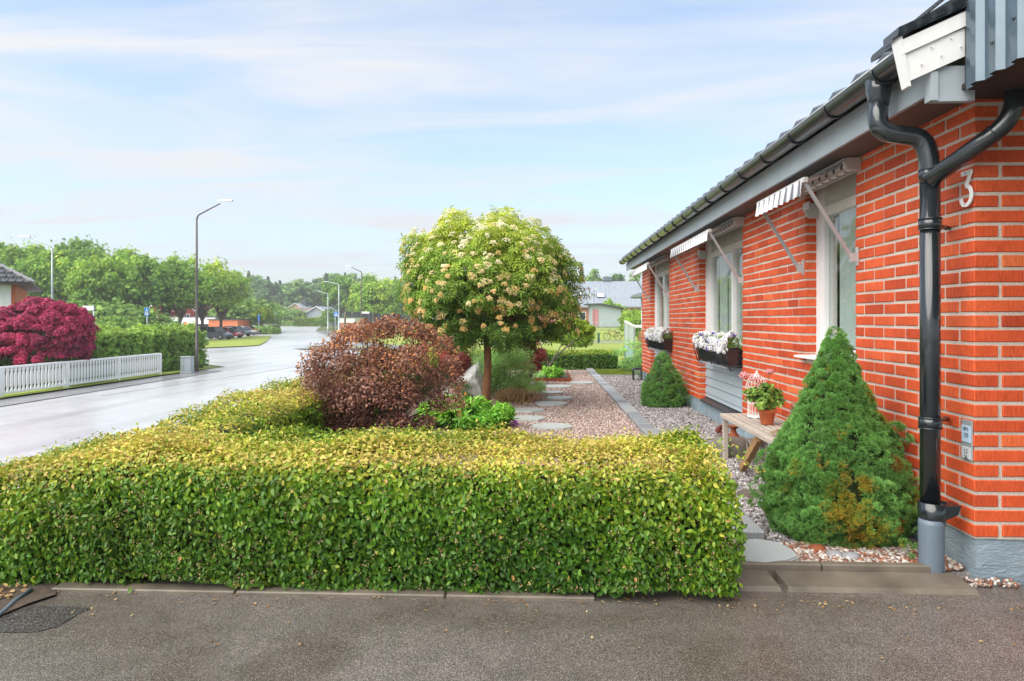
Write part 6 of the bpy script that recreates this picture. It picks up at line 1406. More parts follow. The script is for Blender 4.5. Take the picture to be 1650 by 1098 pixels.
# ---- left house
hq = at(0, 500, d=33); hx1 = at(27, 500, d=33).x
lh = thing('white_house', 'white boarded house corner with orange brick edge and grey tiled roof at the left edge', 'house', (hx1, hq.y, -1.2))
zE = EYE + (HY - 459) / F * 33; wx = at(21, 500, d=33).x
MB().box(wx - 9, wx - .02, hq.y, hq.y + 9, -1.2, zE).build('wall', M['white_wood'], lh)
mb = MB(); x = wx - .1
while x > wx - 6: mb.box(x - .025, x, hq.y - .012, hq.y - .001, -1.1, zE); x -= .14
mb.build('batten', M['white_wood'], lh)
MB().box(wx - .02, hx1 - .02, hq.y + .02, hq.y + 9, -1.2, zE).build('brick_corner', simple('orange brick edge', (.50, .13, .045), .7, .3, 20), lh)
ex = at(50, 456, d=33).x
mb = MB(); mb.hexa([(ex - 12, hq.y - .6, zE - .02), (ex, hq.y - .6, zE - .02), (ex, hq.y + 9.6, zE - .02), (ex - 12, hq.y + 9.6, zE - .02), (ex - 12, hq.y - .6, zE + .10), (ex, hq.y - .6, zE + .10), (ex, hq.y + 9.6, zE + .1), (ex - 12, hq.y + 9.6, zE + .1)]); mb.build('eave', M['soffit'], lh)
mb = MB(); rz_ = EYE + (HY - 400) / F * 38
for r in range(11):
    u0 = r / 11; u1 = (r + 1.12) / 11; y0_ = hq.y - .65 + 5.2 * u0; y1_ = hq.y - .65 + 5.2 * u1; z0_ = zE + .1 + 2.6 * u0 + .03; z1_ = zE + .1 + 2.6 * u1 - .02; xe0 = ex + .05 - 4.3 * u0; xe1 = ex + .05 - 4.3 * u1
    mb.hexa([(ex - 13, y0_, z0_ - .05), (xe0, y0_, z0_ - .05), (xe1, y1_, z1_ - .05), (ex - 13, y1_, z1_ - .05), (ex - 13, y0_, z0_), (xe0, y0_, z0_), (xe1, y1_, z1_), (ex - 13, y1_, z1_)])
    xx = xe0 - .15
    while xx > ex - 8: mb.tube([(xx, y0_ - .01, z0_ + .0), (xx, y1_, z1_ + .0)], .045, 5, caps=True); xx -= .30
mb.build('roof', M['tile'], lh)
mb = MB(); mb.bar((ex + .05, hq.y - .65, zE + .13), (ex - 4.25, hq.y + 4.55, zE + 2.73), .16, .09); mb.poly([(ex, hq.y - .6, zE + .1), (ex, hq.y + 9.6, zE + .1), (ex - 4.3, hq.y + 4.5, zE + 2.65)]); mb.build('hip_ridge', M['paver'], lh)
MB().box(wx - .55, wx - .25, hq.y - .06, hq.y - .012, .55, .95).build('wall_box', M['pole'], lh)
lh.rotation_euler = (0, 0, R(35))

# ---- cars
def car(label, loc, rz, colr, L=4.3, Wd=1.75, Hh=1.45, suv=False, rough=.25):
    pm = simple('car paint ' + label[:12], colr, rough, .03, 2, metal=.0, coat=.8); t_ = thing('parked_car', label, 'car', loc, 'cars parked across the street', rz)
    h0 = .28; hb = .86 if not suv else .98
    # side outline (x forward)
    low = [(-.5 * L, h0 + .10), (-.5 * L, hb * .92), (-.46 * L, hb), (.20 * L, hb - .02), (.42 * L, hb * .84), (.49 * L, hb * .66), (.5 * L, h0 + .12), (.46 * L, h0), (-.46 * L, h0)]
    top = [(-.47 * L, hb), (-.40 * L, Hh * .95), (-.25 * L, Hh), (.02 * L, Hh), (.10 * L, Hh * .96), (.26 * L, hb)]
    def loft(mb, poly, w0, w1, zlo, zhi, m=0):
        n = len(poly); b = len(mb.v)
        for s_ in (-1, 1):
            for (x, z) in poly:
                f = (z - zlo) / max(zhi - zlo, .01); wd = w0 + (w1 - w0) * f; taper = 1 - .12 * max(0, abs(x) / (L / 2) - .72) / .28; mb.v.append((x, s_ * wd / 2 * taper, z))
        mb.face([b + i for i in range(n)][::-1], m); mb.face([b + n + i for i in range(n)], m)
        for i in range(n): mb.face((b + i, b + (i + 1) % n, b + n + (i + 1) % n, b + n + i), m)
    def B(mb, nm, mt, par=None, bev=.03):
        o = mb.build(nm, mt); o.parent = par or t_
        if bev: md = o.modifiers.new('b', 'BEVEL'); md.width = bev; md.segments = 2; md.limit_method = 'ANGLE'
        return o
    mb = MB(); loft(mb, low, Wd * .97, Wd, h0, hb); body = B(mb, 'body', pm, None, .05)
    mb = MB(); loft(mb, top, Wd * .93, Wd * .70, hb, Hh); cabn = B(mb, 'window_band', M['glass_dark'], None, .04)
    mb = MB(); rt = [(-.36 * L, Hh * .985), (-.25 * L, Hh + .02), (.02 * L, Hh + .02), (.085 * L, Hh * .985), (.08 * L, Hh * .965), (-.35 * L, Hh * .965)]; loft(mb, rt, Wd * .73, Wd * .71, Hh * .96, Hh); B(mb, 'roof', pm, None, .015)
    mb = MB()
    for s_ in (-1, 1):
        for (xa, xb) in ((-.40, -.445), (-.155, -.165), (.085, .235)):
            za, zb_ = Hh * .955, hb; ya_ = s_ * (Wd * .36); yb_ = s_ * (Wd * .470); mb.bar((xa * L, ya_, za), (xb * L, yb_, zb_), .07, .05)
    B(mb, 'pillar', pm, None, 0)
    wr = .33 if not suv else .36
    for sx in (-.31, .32):
        for s_ in (-1, 1):
            w_ = MB(); w_.v = []; prof_ = [(wr * .6, -.10), (wr * .97, -.10), (wr, -.07), (wr, .07), (wr * .97, .10), (wr * .6, .10)]
            w_.lathe((0, 0, 0), prof_, 20); w_.v = [(sx * L + a, s_ * (Wd / 2 - .09) + c_, b_ + wr) for a, b_, c_ in w_.v]; wo_ = B(w_, 'wheel', M['tyre'], None, 0)
            r_ = MB()
            r_.lathe((0, 0, 0), [(.05, -.02), (.05, .03), (wr * .62, .0), (wr * .62, -.02)], 14); r_.v = [(sx * L + a, s_ * (Wd / 2 + .005) + s_ * c_, b_ + wr) for a, b_, c_ in r_.v]; B(r_, 'rim', M['rim'], wo_, 0)
    for s_ in (-1, 1):
        mb = MB(); mb.hexa([(.43 * L, s_ * Wd * .28, hb * .66), (.485 * L, s_ * Wd * .28, hb * .64), (.44 * L, s_ * Wd * .455, hb * .66), (.40 * L, s_ * Wd * .47, hb * .68), (.42 * L, s_ * Wd * .28, hb * .80), (.462 * L, s_ * Wd * .28, hb * .76), (.42 * L, s_ * Wd * .455, hb * .80), (.38 * L, s_ * Wd * .475, hb * .83)]); B(mb, 'headlight', M['glass_dark'], None, 0)
        mb = MB(); mb.cbox(-.505 * L, -.47 * L, s_ * Wd * .36 - .12, s_ * Wd * .36 + .12, hb * .7, hb * .9, .01); B(mb, 'tail_light', M['maple_red'] if False else simple('tail lamp', (.35, .02, .02), .3), None, 0)
        mb = MB(); mb.cbox(.17 * L, .21 * L, s_ * (Wd * .5 + .09) - .08, s_ * (Wd * .5 + .09) + .08, hb + .0, hb + .14, .02); B(mb, 'mirror', pm, None, 0)
    mb = MB(); mb.cbox(.488 * L, .508 * L, -Wd * .3, Wd * .3, h0 + .08, h0 + .28, .01); B(mb, 'grille', M['black'], None, 0)
    return t_
def car_at(label, px, py, d, rz, col_, **k):
    q = at(px, py, d=d); return car(label, (q.x, q.y, zat(q.x, q.y) + .03), rz, col_, **k)
car_at('dark grey blue sport utility car parked nearest, beside the tall dark street lamp', 347, 548, 86, R(-12), (.085, .115, .14), suv=True, Hh=1.62, L=4.2)
car_at('red hatchback parked behind the nearest dark car', 367, 545, 93, R(-14), (.62, .03, .04), L=4.0)
car_at('dark blue car parked third in the row before the orange wall', 381, 541, 103, R(-12), (.07, .10, .13), L=4.6, suv=True, Hh=1.55)
car_at('pale silver car parked just behind the dark blue one', 392, 539, 112, R(-12), (.6, .62, .63), L=4.4)
car_at('orange red car parked last in the row by the bushes', 401, 537.5, 120, R(-12), (.55, .13, .05), L=4.2)
car_at('silver car standing at the kerb where the street bends, seen from behind', 443, 534, 128, R(118), (.38, .41, .43), L=4.4)
# planted island at the end of the car park
c = at(427, 533, d=122); shrub('low_shrub_bed', 'low spreading green shrubs on the island at the corner of the car park', 'shrub bed', (c.x, c.y, -.75), 2.7, 2.2, .55, 50, 3600, 'green_loose', (.18, .32), T_clump, .7, (c.x, c.y, -1.2), None, .42, .18, .3, zmin=-.6)
YT = dict(h=5, rx=2.1, zc=3.0, rz=1.7, ncl=26, nl=2600, ls=.24, mat='acer', tr=.08, lb=.3, nbr=12, tint0=.35)
q = at(421, 530, d=124); plant_tree('yt', YT, 'yellow_green_tree', 'small yellow green tree on the planted island by the parked cars', 'tree', (q.x, q.y, -1.15), .5, (1, 1, 1))
# car park buildings
def bld(name, label, px0, px1, d, z0, pyt, mat, depth=8, roofm='dark_metal', rt=.15, over=.2):
    a = at(px0, 500, d=d); b_ = at(px1, 500, d=d); zt_ = EYE + (HY - pyt) / F * d; t_ = thing(name, label, 'building', ((a.x + b_.x) / 2, a.y, z0)); MB().box(a.x, b_.x, a.y, a.y + depth, z0, zt_ - rt).build('wall', M[mat] if isinstance(mat, str) else mat, t_)
    MB().box(a.x - over, b_.x + over, a.y - over, a.y + depth + over, zt_ - rt, zt_).build('roof', M[roofm], t_); return t_, a, b_, zt_
orange = simple('orange boards', (.62, .19, .07), .7, .12, 2); redw = simple('falu red boards', (.22, .025, .018), .8, .15, 1, stretch=(6, 1, 1)); peach = simple('peach render', (.62, .40, .24), .8, .08, 1); redbrick = simple('pale red brick', (.42, .17, .12), .8, .2, 8)
t_, a, b_, zt_ = bld('flat_building', 'long low white building behind the parked cars', 258, 349, 122, -1.2, 510, 'white_wood', 8)
mb = MB(); 
for k in range(5): xx = a.x + 5.0 + k * 1.5; mb.box(xx, xx + 1.1, a.y - .03, a.y, -.6, .6)
mb.build('window', M['glass_dark'], t_)
mb = MB(); mb.box(a.x + 4.3, a.x + 4.9, a.y - .05, a.y, .2, 1.0); mb.build('orange_board', orange, t_)
t_, a, b_, zt_ = bld('flat_building', 'low orange shed with dark flat roof behind the parked cars', 336, 384, 118, -1.2, 514.5, orange, 5)
# red barn behind the oaks
def gable_house(name, label, px0, px1, pyr, pye, d, z0, wallm, roofm, depth=9, gable_front=True, ov=.5, windows=(), trim='white'):
    a = at(px0, 500, d=d); b_ = at(px1, 500, d=d); zr = EYE + (HY - pyr) / F * d; ze = EYE + (HY - pye) / F * d; xm = (a.x + b_.x) / 2; t_ = thing(name, label, 'house', (xm, a.y, z0))
    wm = M[wallm] if isinstance(wallm, str) else wallm; rm = M[roofm] if isinstance(roofm, str) else roofm
    if gable_front:
        MB().prism([(a.x, z0), (b_.x, z0), (b_.x, ze), (xm, zr - .08), (a.x, ze)], 1, a.y, a.y + depth).build('wall', wm, t_); sl_ = (zr - ze) / (xm - a.x)
        mb = MB(); 
        for s_, xe in ((1, a.x - ov), (-1, b_.x + ov)):
            zz0 = ze - sl_ * ov; mb.prism([(xe, zz0), (xm, zr), (xm, zr + .16), (xe, zz0 + .16)], 1, a.y - ov, a.y + depth + ov)
        mb.build('roof', rm, t_)
        mb = MB()
        for xe in (a.x - ov, b_.x + ov): mb.prism([(xe, ze - sl_ * ov - .02), (xm, zr - .02), (xm, zr + .18), (xe, ze - sl_ * ov + .18)], 1, a.y - ov - .05, a.y - ov - .003)
        mb.build('barge_board', M[trim], t_)
    else:
        MB().box(a.x, b_.x, a.y, a.y + depth, z0, ze).build('wall', wm, t_); ym = a.y + depth / 2
        mb = MB(); mb.prism([(a.y - ov, ze - .15), (ym, zr), (a.y + depth + ov, ze - .15), (a.y + depth + ov, ze + .03), (ym, zr + .2), (a.y - ov, ze + .03)], 0, a.x - ov, b_.x + ov); mb.build('roof', rm, t_)
    for (u, w_, zl, zh) in windows:
        xx = a.x + (b_.x - a.x) * u; f_ = MB().box(xx - w_ / 2 - .1, xx + w_ / 2 + .1, a.y - .04, a.y - .002, z0 + zl - .1, z0 + zh + .1).build('window', M['white'], t_); MB().box(xx - w_ / 2, xx + w_ / 2, a.y - .06, a.y - .042, z0 + zl, z0 + zh).build('pane', M['glass_dark'], f_)
    return t_, a, b_, ze, zr
rt_red = simple('red clay tile', (.30, .11, .07), .8, .2, 3); rt_grey = simple('light grey roof', (.36, .40, .45), .5, .1, 2); rt_brown = simple('brown roof', (.20, .15, .14), .8, .15, 3)
gable_house('red_barn', 'red boarded building with white trim behind the oaks', 238, 274, 487, 500, 128, -1.2, redw, rt_red, 9, True, .5, [(.3, 1, 1.5, 3), (.7, 1, 1.5, 3)])
gable_house('red_barn', 'red boarded annex with tiled roof left of the dark lamp post', 280, 314, 484, 499, 132, -1.2, redw, rt_red, 9, True, .5, [(.2, .5, 1.5, 3.6), (.45, .5, 1.5, 3.6), (.7, .5, 1.5, 3.6)])
# houses at the end of the street
t_, a, b_, ze, zr = gable_house('gable_house', 'peach gabled house with white barge boards at the end of the street', 459, 494, 489.5, 500, 235, -.3, peach, rt_grey, 12, True, .7)
q = at(483, 492, d=236); MB().box(q.x - .9, q.x + .9, q.y + 4, q.y + 5.5, zr - 1.5, zr + 1.6).build('chimney', M['dark_metal'], t_)
gable_house('gable_house', 'small brick house with white barge boards left of the peach gabled house', 451, 465, 494, 499, 250, -.3, redbrick, rt_grey, 10, True, .7)
gable_house('hip_house', 'low house with brown roof between the peach and the grey house', 466, 502, 497, 503, 218, -.4, redw, rt_brown, 8, False, .5)
t_, a, b_, ze, zr = gable_house('gable_house', 'light grey gabled house behind the clipped yellow green hedge', 489, 532, 494.5, 507, 205, -.4, M['fascia'], rt_grey, 14, True, .6, [(.25, 1.6, 1.0, 2.1), (.6, 2.2, 1.0, 2.1)])
t_, a, b_, zt_ = bld('brick_house', 'pale house with low red brick base under the broad tree', 545, 572, 150, 0, 511, 'white_wood', 8); MB().box(a.x - .03, b_.x + .03, a.y - .05, a.y - .003, -.4, .7).build('brick_base', redbrick, t_)
# hedges there
def far_hedge(label, px0, px1, d, z0, h, wd, mat='acer', t0=.30, n=500):
    a = at(px0, 500, d=d); b_ = at(px1, 500, d=d); t_ = thing('garden_hedge', label, 'hedge', ((a.x + b_.x) / 2, a.y, z0)); P, O, U = hedge_path([(a.x, a.y), (b_.x, b_.y)], wd, h, n / (h * 2 + wd) / (b_ - a).length * 3, .3, (True, True), .15, .08); P[:, 2] += z0
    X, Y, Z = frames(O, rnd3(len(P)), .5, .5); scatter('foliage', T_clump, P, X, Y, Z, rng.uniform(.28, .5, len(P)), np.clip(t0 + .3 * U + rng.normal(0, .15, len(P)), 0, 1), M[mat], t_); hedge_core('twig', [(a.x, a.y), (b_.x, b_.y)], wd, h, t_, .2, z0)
far_hedge('clipped yellow green hedge before the light grey gabled house', 477, 525, 190, -.55, 2.3, 2.0, 'acer', .15, 1700)
far_hedge('low green hedge left of the clipped yellow green hedge', 450, 474, 195, -.5, 1.3, 2.0, 'green_loose', .4, 700)
for px, d, s_, lab in ((456, 200, 2.0, 'round bush in front of the peach gabled house'), (475, 199, 1.8, 'reddish green bush before the brown roofed house'), (447, 205, 2.2, 'bush at the left end of the far houses'), (537, 160, 1.6, 'dark bush behind the crossing sign')):
    q = at(px, 500, d=d); plant_tree('und', UND, 'green_bush', lab, 'bush', (q.x, q.y, -.5), rng.uniform(0, 6), (s_,) * 3)
# broad tree and its neighbours on the right of the street
BT = dict(h=11, rx=5.6, zc=5.6, rz=5.2, ncl=110, nl=20000, ls=.28, mat='oak', tr=.28, lb=.19, nbr=12, tint0=.60)
q = at(604, 520, d=128); s_ = 1.0; plant_tree('bt', BT, 'broad_tree', 'broad bright green tree beyond the lawn behind the dark street lamp', 'tree', (q.x, q.y, -.3), 1.0, (.93, .93, .95))
q = at(640, 520, d=140); plant_tree('bt', BT, 'broad_tree', 'broad green tree half hidden behind the left side of the flowering tree', 'tree', (q.x, q.y, -.2), 2.4, (.95, .95, .92))
q = at(549, 520, d=160); plant_tree(('oak', 2), OAK[2], 'street_tree', 'dark green tree right behind the far street lamps', 'tree', (q.x, q.y, -.2), 2.0, (.85, .85, 1.02))
q = at(527, 520, d=262); plant_tree(('oak', 0), OAK[0], 'street_tree', 'tall hazy tree above the grey gabled house', 'tree', (q.x, q.y, 0), 1.0, (1.05, 1.05, 1.28))
q = at(556, 525, d=145); tag(MB().tube([(q.x, q.y, zat(q.x, q.y)), (q.x, q.y, 3)], .22, 8).build('bare_trunk', M['bark_grey']), 'bare trunk before the low red brick wall by the crossing sign', 'tree trunk')
for px, d, s_ in ((690, 150, .9), (720, 160, .95), (760, 170, 1.0), (800, 150, .8), (850, 160, .85), (885, 170, .9)):
    q = at(px, 520, d=d); plant_tree('bt', BT, 'backdrop_tree', 'green tree far behind the flowering tree', 'tree', (q.x, q.y, .6), rng.uniform(0, 6), (s_, s_, s_ * .62), 'trees behind the flowering tree')
# the wood across the background
WD = [dict(h=18, rx=5.0, zc=11, rz=7.5, ncl=34, nl=4200, ls=.75, mat='far_tree', tr=.3, lb=.28, nbr=6, tint0=.45), dict(h=18, rx=4.2, zc=11.5, rz=7, ncl=30, nl=3600, ls=.75, mat='far_tree', tr=.3, lb=.28, nbr=6, tint0=.7), dict(h=19, rx=3.2, zc=10, rz=9, ncl=0, nl=3200, ls=.8, mat='conifer', tr=.25, conifer=True)]
wl = []
px = 372
i = 0
while px < 650:
    wl.append((px, 450 + 7 * math.sin(px / 23) + rng.normal(0, 3), 262 + rng.uniform(-12, 22), [2, 0, 0, 2, 1, 0, 2, 0][i % 8])); px += rng.uniform(8, 12); i += 1
for j in range(16): wl.append((380 + j * 17 + rng.normal(0, 3), 462 + rng.normal(0, 5), 250 + rng.uniform(-6, 6), [0, 0, 1, 0, 2][j % 5]))
for (px, pyt, d, k) in wl:
    q = at(px, 500, d=d); H_ = EYE + (HY - pyt) / F * d; s_ = H_ / 18.3
    plant_tree(('wd', k), WD[k], 'wood_tree', 'tall dark conifer in the hazy wood behind the far houses' if k == 2 else ('broad pale green tree in the hazy wood behind the far houses' if k == 1 else 'dull green leafy tree in the hazy wood behind the far houses'), 'tree', (q.x, q.y, 0), rng.uniform(0, 6), (s_ * .95, s_ * .95, s_), ['leafy trees of the far wood', 'pale trees of the far wood', 'conifers of the far wood'][k])
q = at(478, 500, d=246); plant_tree(('wd', 1), WD[1], 'wood_tree', 'bright green round tree right above the peach gabled house', 'tree', (q.x, q.y, 0), 1, (1.25, 1.25, .84))
# a dense low belt at the foot of the wood so that no horizon shows through
P = np.stack([rng.uniform(-1, 1, 14000), rng.uniform(0, 1, 14000), rng.random(14000)], 1); A_ = at(-200, 500, d=285); B_ = at(700, 500, d=285); t01 = (P[:, 0] + 1) / 2
P = np.stack([A_.x + (B_.x - A_.x) * t01 , A_.y + (B_.y - A_.y) * t01 + P[:, 1] * 10, P[:, 2] * (9 + 2 * np.sin(t01 * 40))], 1); X, Y, Z = frames(np.tile(V3(0, -1, .5), (len(P), 1)), rnd3(len(P)), .5, .5)
tag(scatter('far_wood', T_clump, P, X, Y, Z, rng.uniform(1.0, 1.8, len(P)), np.clip(rng.normal(.35, .15, len(P)), 0, 1), M['far_tree']), 'dense mass of the far wood between its tree trunks', 'wood', None, 'stuff')

# ---- right background: big grey roofed house, shed, fence, bicycle
zg = .45
A = at(922, 500, d=104); Bq = at(1075, 500, d=104); zR = EYE + (HY - 455.5) / F * 112; zEv = EYE + (HY - 495) / F * 104
bh_ = thing('grey_roof_house', 'long red brick house with broad light grey roof and chimney beyond the garden', 'house', ((A.x + Bq.x) / 2, A.y, zg))
MB().box(A.x - 14, Bq.x + 10, A.y, A.y + 14, zg - .5, zEv).build('wall', redbrick, bh_)
rf_ = MB().prism([(A.y - .6, zEv - .1), (A.y + 8, zR), (A.y + 16.6, zEv - .1), (A.y + 16.6, zEv + .05), (A.y + 8, zR + .18), (A.y - .6, zEv + .1)], 0, A.x - 15, Bq.x + 11).build('roof', simple('standing seam roof', (.30, .34, .385), .45, .10, 1, stretch=(3, .3, 1), metal=.1), bh_)
mb = MB(); x = A.x - 15
while x < Bq.x + 11: mb.bar((x, A.y - .6, zEv + .13), (x, A.y + 8, zR + .21), .035, .05); x += .6
mb.build('seam', M['fascia'], rf_)
q = at(978, 460, d=112); mb = MB(); mb.box(q.x - .55, q.x + .55, q.y - .5, q.y + .5, zR - 1.2, zR + .7).cbox(q.x - .75, q.x + .75, q.y - .7, q.y + .7, zR + .35, zR + .48, .02).cbox(q.x - .62, q.x + .62, q.y - .6, q.y + .6, zR + .7, zR + .95, .02); mb.build('chimney', M['steel_grey'], rf_)
def on_roof(px, py, w_, l_, nm, mt):
    # intersect the sight line with the front slope
    for k in range(400):
        d = 102 + k * .03; p = at(px, py, d=d); zf = zEv + .1 + (zR + .08 - zEv) * (p.y - A.y + .6) / 8.6
        if p.z <= zf + .05 and k > 0: break
    sl_ = (zR + .08 - zEv) / 8.6; n_ = Vector((0, -sl_, 1)).normalized(); u_ = Vector((0, 1, sl_)).normalized(); c_ = p
    P8 = [c_ + Vector((sx * w_, 0, 0)) + u_ * sy * l_ + n_ * h_ for h_ in (.0, .14) for sx, sy in ((-1, -1), (1, -1), (1, 1), (-1, 1))]; mb = MB(); mb.hexa(P8); f_ = mb.build(nm, M['dark_metal'], rf_)
    P8 = [c_ + Vector((sx * w_ * .86, 0, 0)) + u_ * sy * l_ * .9 + n_ * h_ for h_ in (.1, .16) for sx, sy in ((-1, -1), (1, -1), (1, 1), (-1, 1))]; MB().hexa(P8).build('pane', M[mt], f_)
on_roof(968, 477, .62, .75, 'roof_window', 'white'); on_roof(938, 474.5, .5, .4, 'roof_window', 'white')
for px, w_, z0_, z1_ in ((938, .9, .9, 2.0), (1008, 1.2, .5, 2.2), (1018, .8, 1.0, 2.0)):
    q = at(px, 505, d=104); f_ = MB().box(q.x - w_ / 2 - .12, q.x + w_ / 2 + .12, A.y - .04, A.y - .002, zg + z0_ - .12, zg + z1_ + .12).build('window', M['white'], bh_); MB().box(q.x - w_ / 2, q.x + w_ / 2, A.y - .06, A.y - .042, zg + z0_, zg + z1_).build('pane', M['glass_dark'], f_)
# shed
a = at(952, 500, d=90); b_ = at(1000.5, 500, d=90); z0_ = .40; zl = EYE + (HY - 491.5) / F * 90; zr_ = EYE + (HY - 498) / F * 90
sd_ = thing('garden_shed', 'pale blue grey garden shed with faded pink door and sloping roof', 'shed', ((a.x + b_.x) / 2, a.y, z0_))
MB().prism([(a.x, z0_), (b_.x, z0_), (b_.x, zr_), (a.x + 1.3, zl), (a.x, zl)], 1, a.y, a.y + 4).build('wall', M['clap'], sd_)
MB().prism([(a.x - .8, zl + .02), (a.x + 1.3, zl + .02), (b_.x + .3, zr_ - .02), (b_.x + .3, zr_ + .14), (a.x + 1.3, zl + .2), (a.x - .8, zl + .12)], 1, a.y - .5, a.y + 4.4).build('roof', M['dark_metal'], sd_)
q = at(959.5, 510, d=89.9); MB().cbox(q.x - .40, q.x + .40, a.y - .05, a.y - .003, z0_ + .1, zl - .55, .01).build('door', simple('faded pink door', (.48, .20, .22), .7, .25, 6, stretch=(8, 1, 1)), sd_)
# wire fence before the shed
q0 = at(940, 528, d=84); q1 = at(1012, 528, d=84); wf = thing('wire_fence', 'thin grey wire fence in front of the pale shed', 'fence', (q0.x, q0.y, .15)); zf = zat(q0.x, q0.y)
for k in range(6):
    p = q0.lerp(q1, k / 5); MB().tube([(p.x, p.y, zf - .1), (p.x, p.y, zf + 1.1)], .03, 6).build('post', M['pole'], wf)
mb = MB(); mb.tube([(q0.x, q0.y, zf + 1.08), (q1.x, q1.y, zf + 1.08)], .02, 5)
for k in range(50): p = q0.lerp(q1, k / 50); mb.tube([(p.x, p.y, zf), (p.x, p.y, zf + 1.08)], .006, 4, caps=False)
for k in range(8): mb.tube([(q0.x, q0.y, zf + .12 * k + .1), (q1.x, q1.y, zf + .12 * k + .1)], .006, 4, caps=False)
mb.build('netting', M['pole'], wf)
# bicycle
c = at(987, 548.5, d=67.0); g = zat(c.x, c.y) + .05; bk = thing('bicycle', 'dark bicycle parked on the path in front of the shed lawn', 'bicycle', (c.x, c.y, g)); WR = .34
def ring(mb, cx_, cz, r_, t_, seg=24): mb.tube([(c.x + cx_ + r_ * math.cos(2 * PI * k / seg), c.y, g + cz + r_ * math.sin(2 * PI * k / seg)) for k in range(seg + 1)], t_, 6, caps=False)
for cx_ in (-.54, .54):
    mb = MB(); ring(mb, cx_, WR, WR, .028); w_ = mb.build('wheel', M['tyre'], bk, fix=False); mb = MB()
    for k in range(10): a = PI * k / 10; mb.tube([(c.x + cx_ - WR * math.cos(a), c.y, g + WR - WR * math.sin(a)), (c.x + cx_ + WR * math.cos(a), c.y, g + WR + WR * math.sin(a))], .003, 3, caps=False)
    mb.build('spoke', M['rim'], w_, fix=False)
mb = MB(); J = dict(rw=(.54, WR), fw=(-.54, WR), bb=(.08, .30), st=(.24, .82), hd=(-.34, .80), hd2=(-.37, .70)); L3 = lambda k: (c.x + J[k][0], c.y, g + J[k][1])
for a, b_ in (('rw', 'bb'), ('rw', 'st'), ('bb', 'st'), ('bb', 'hd2'), ('st', 'hd'), ('hd', 'fw')): mb.tube([L3(a), L3(b_)], .022, 6)
mb.build('frame', simple('dark red bicycle paint', (.16, .03, .03), .35), bk)
MB().tube([(c.x - .30, c.y - .28, g + 1.0), (c.x - .36, c.y - .1, g + 1.02), (c.x - .36, c.y + .1, g + 1.02), (c.x - .30, c.y + .28, g + 1.0)], .018, 6).tube([(c.x - .34, c.y, g + .80), (c.x - .36, c.y, g + 1.02)], .018, 6).build('handlebar', M['black'], bk)
MB().hexa([(c.x + .12, c.y - .03, g + .93), (c.x + .38, c.y - .09, g + .94), (c.x + .38, c.y + .09, g + .94), (c.x + .12, c.y + .03, g + .93), (c.x + .12, c.y - .02, g + .97), (c.x + .38, c.y - .07, g + 1.0), (c.x + .38, c.y + .07, g + 1.0), (c.x + .12, c.y + .02, g + .97)]).tube([(c.x + .24, c.y, g + .80), (c.x + .26, c.y, g + .94)], .016, 6).build('saddle', M['black'], bk)
MB().tube([(c.x + .3, c.y, g + .72), (c.x + .74, c.y, g + .72)], .03, 6).tube([(c.x + .6, c.y, g + .7), (c.x + .54, c.y, g + WR)], .012, 5).build('luggage_rack', M['black'], bk)
# green post before it
q = at(964.5, 557, d=58); g2 = zat(q.x, q.y); tag(MB().lathe((q.x, q.y, g2), [(.10, 0), (.10, .75), (.14, .78), (.14, .84), (.05, .9)], 10).build('green_bollard', simple('green paint', (.05, .16, .10), .5)), 'short green post at the edge of the lawn in front of the bicycle', 'post')
# white railed deck by the house corner
q = at(1008, 560, d=26); dk = thing('white_deck_rail', 'white railed terrace screen with translucent panels behind the rounded evergreen bush', 'railing', (q.x, q.y, -.1))
P0 = at(1007, 566, d=22.5); P1 = at(1022, 570, d=19.2); P2 = at(1045, 570, d=19.2)
def railpt(p, z): return Vector((p.x, p.y, z))
zt0 = EYE - (518 - HY) / F * 22.5; zt1 = EYE - (526 - HY) / F * 19.2
mb = MB(); mb.bar(railpt(P0, zt0), railpt(P1, zt1), .05, .05); mb.bar(railpt(P1, zt1), railpt(P2, zt1), .06, .08); mb.build('rail', M['white'], dk)
for p, z in ((P0, zt0), (P1, zt1), (P0.lerp(P1, .5), (zt0 + zt1) / 2), (P2, zt1)): MB().box(p.x - .02, p.x + .02, p.y - .02, p.y + .02, -.1, z).build('post', M['pole'], dk)
mb = MB(); n_ = (P1 - P0).normalized(); mb.hexa([railpt(P0, .55), railpt(P1, .50), railpt(P1, .50) + Vector((.01, .01, 0)), railpt(P0, .55) + Vector((.01, .01, 0)), railpt(P0, zt0 - .04), railpt(P1, zt1 - .04), railpt(P1, zt1 - .04) + Vector((.01, .01, 0)), railpt(P0, zt0 - .04) + Vector((.01, .01, 0))]); mb.build('panel', simple('frosted panel', (.50, .56, .57), .35, .08, 4), dk)
mb = MB(); mb.hexa([railpt(P0, .1), railpt(P1, .1), railpt(P1, .1) + Vector((.01, .01, 0)), railpt(P0, .1) + Vector((.01, .01, 0)), railpt(P0, .48), railpt(P1, .44), railpt(P1, .44) + Vector((.01, .01, 0)), railpt(P0, .48) + Vector((.01, .01, 0))]); mb.build('lower_panel', simple('pale blue panel', (.30, .45, .68), .4, .5, 3), dk)
q = at(1031, 545, d=19.9); o = MB().hexa([(q.x - .18, q.y, .2), (q.x + .5, q.y, .2), (q.x + .5, q.y + .04, .2), (q.x - .18, q.y + .04, .2), (q.x + .05, q.y + .35, .98), (q.x + .7, q.y + .35, .98), (q.x + .7, q.y + .4, .98), (q.x + .05, q.y + .4, .98)]).build('wooden_board', M['raw_wood']); tag(o, 'tan board leaning behind the white terrace rail', 'board')
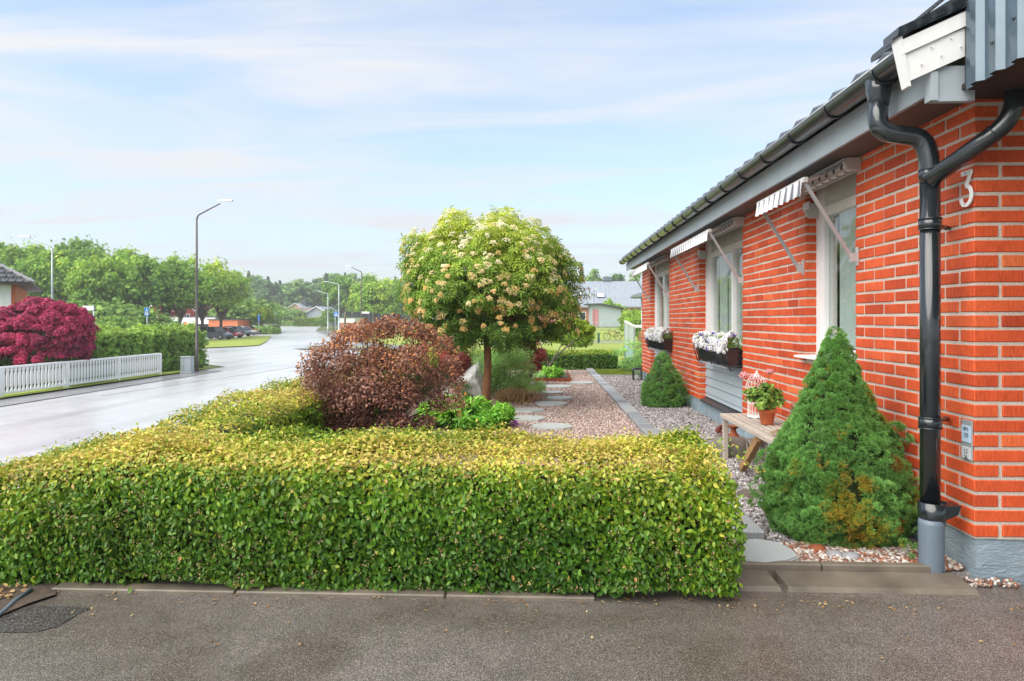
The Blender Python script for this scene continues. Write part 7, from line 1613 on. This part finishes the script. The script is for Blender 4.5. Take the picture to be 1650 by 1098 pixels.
q = at(1034, 478, d=30); zc_ = EYE + (HY - 478) / F * 30; pr_ = thing('parasol', 'dark grey garden parasol seen beside the far corner of the house', 'parasol', (q.x, q.y, -.1)); MB().lathe((q.x, q.y, zc_), [(.48, -.08), (.50, -.04), (.40, .06), (.12, .15), (.02, .17)], 12).build('canopy', simple('grey green cloth', (.12, .15, .14), .8), pr_); MB().tube([(q.x, q.y, -.4), (q.x, q.y, zc_)], .025, 8).build('pole', M['pole'], pr_)
# garden trees right
for px, d, s_, sz, lab in ((1020, 76, .5, .32, 'light green shrub to the right of the shed'), (1000, 92, .55, .30, 'pale green tree top behind the shed roof'), (1030, 60, .4, .30, 'bush beyond the white terrace rail'), (985, 100, .5, .42, 'light green tree between the shed and the grey roofed house')):
    q = at(px, 520, d=d); plant_tree('bt', BT, 'garden_tree', lab, 'tree', (q.x, q.y, zat(q.x, q.y) - .4), rng.uniform(0, 6), (s_ * .6, s_ * .6, sz))
for px, pyt, d, k, sw, lab in ((958, 436, 150, 1, 1.0, 'round tree top above the grey roof left of the chimney'), (937, 428, 165, 2, 1.0, 'dark conifer top between the flowering tree and the round tree top'), (995, 440, 160, 0, .8, 'thin tree top right of the chimney'), (1024, 440, 150, 1, 1.0, 'tree top above the grey roof near the brick house'), (916, 440, 150, 0, 1.0, 'tree top behind the right edge of the flowering tree'), (880, 446, 160, 0, 1.2, 'tree hidden mostly behind the flowering tree on the right')):
    q = at(px, 500, d=d); H_ = EYE + (HY - pyt) / F * d; plant_tree(('wd', k), WD[k], 'backdrop_tree', lab, 'tree', (q.x, q.y, 0), rng.uniform(0, 6), (H_ / 18 * sw * .8, H_ / 18 * sw * .8, H_ / 18.3))
# ---- haze
hzb = MB().box(-520, 420, -70, 660, -4, 40).build('haze', None or [])
mh = bpy.data.materials.new('haze'); mh.use_nodes = True; t = mh.node_tree; t.nodes.clear(); pv_ = N(t, 'ShaderNodeVolumePrincipled'); pv_.inputs['Color'].default_value = (.95, .985, 1, 1); pv_.inputs['Density'].default_value = .0009; pv_.inputs['Anisotropy'].default_value = .2
oo = N(t, 'ShaderNodeOutputMaterial'); t.links.new(pv_.outputs[0], oo.inputs['Volume']); hzb.data.materials.append(mh); tag(hzb, kind='stuff')
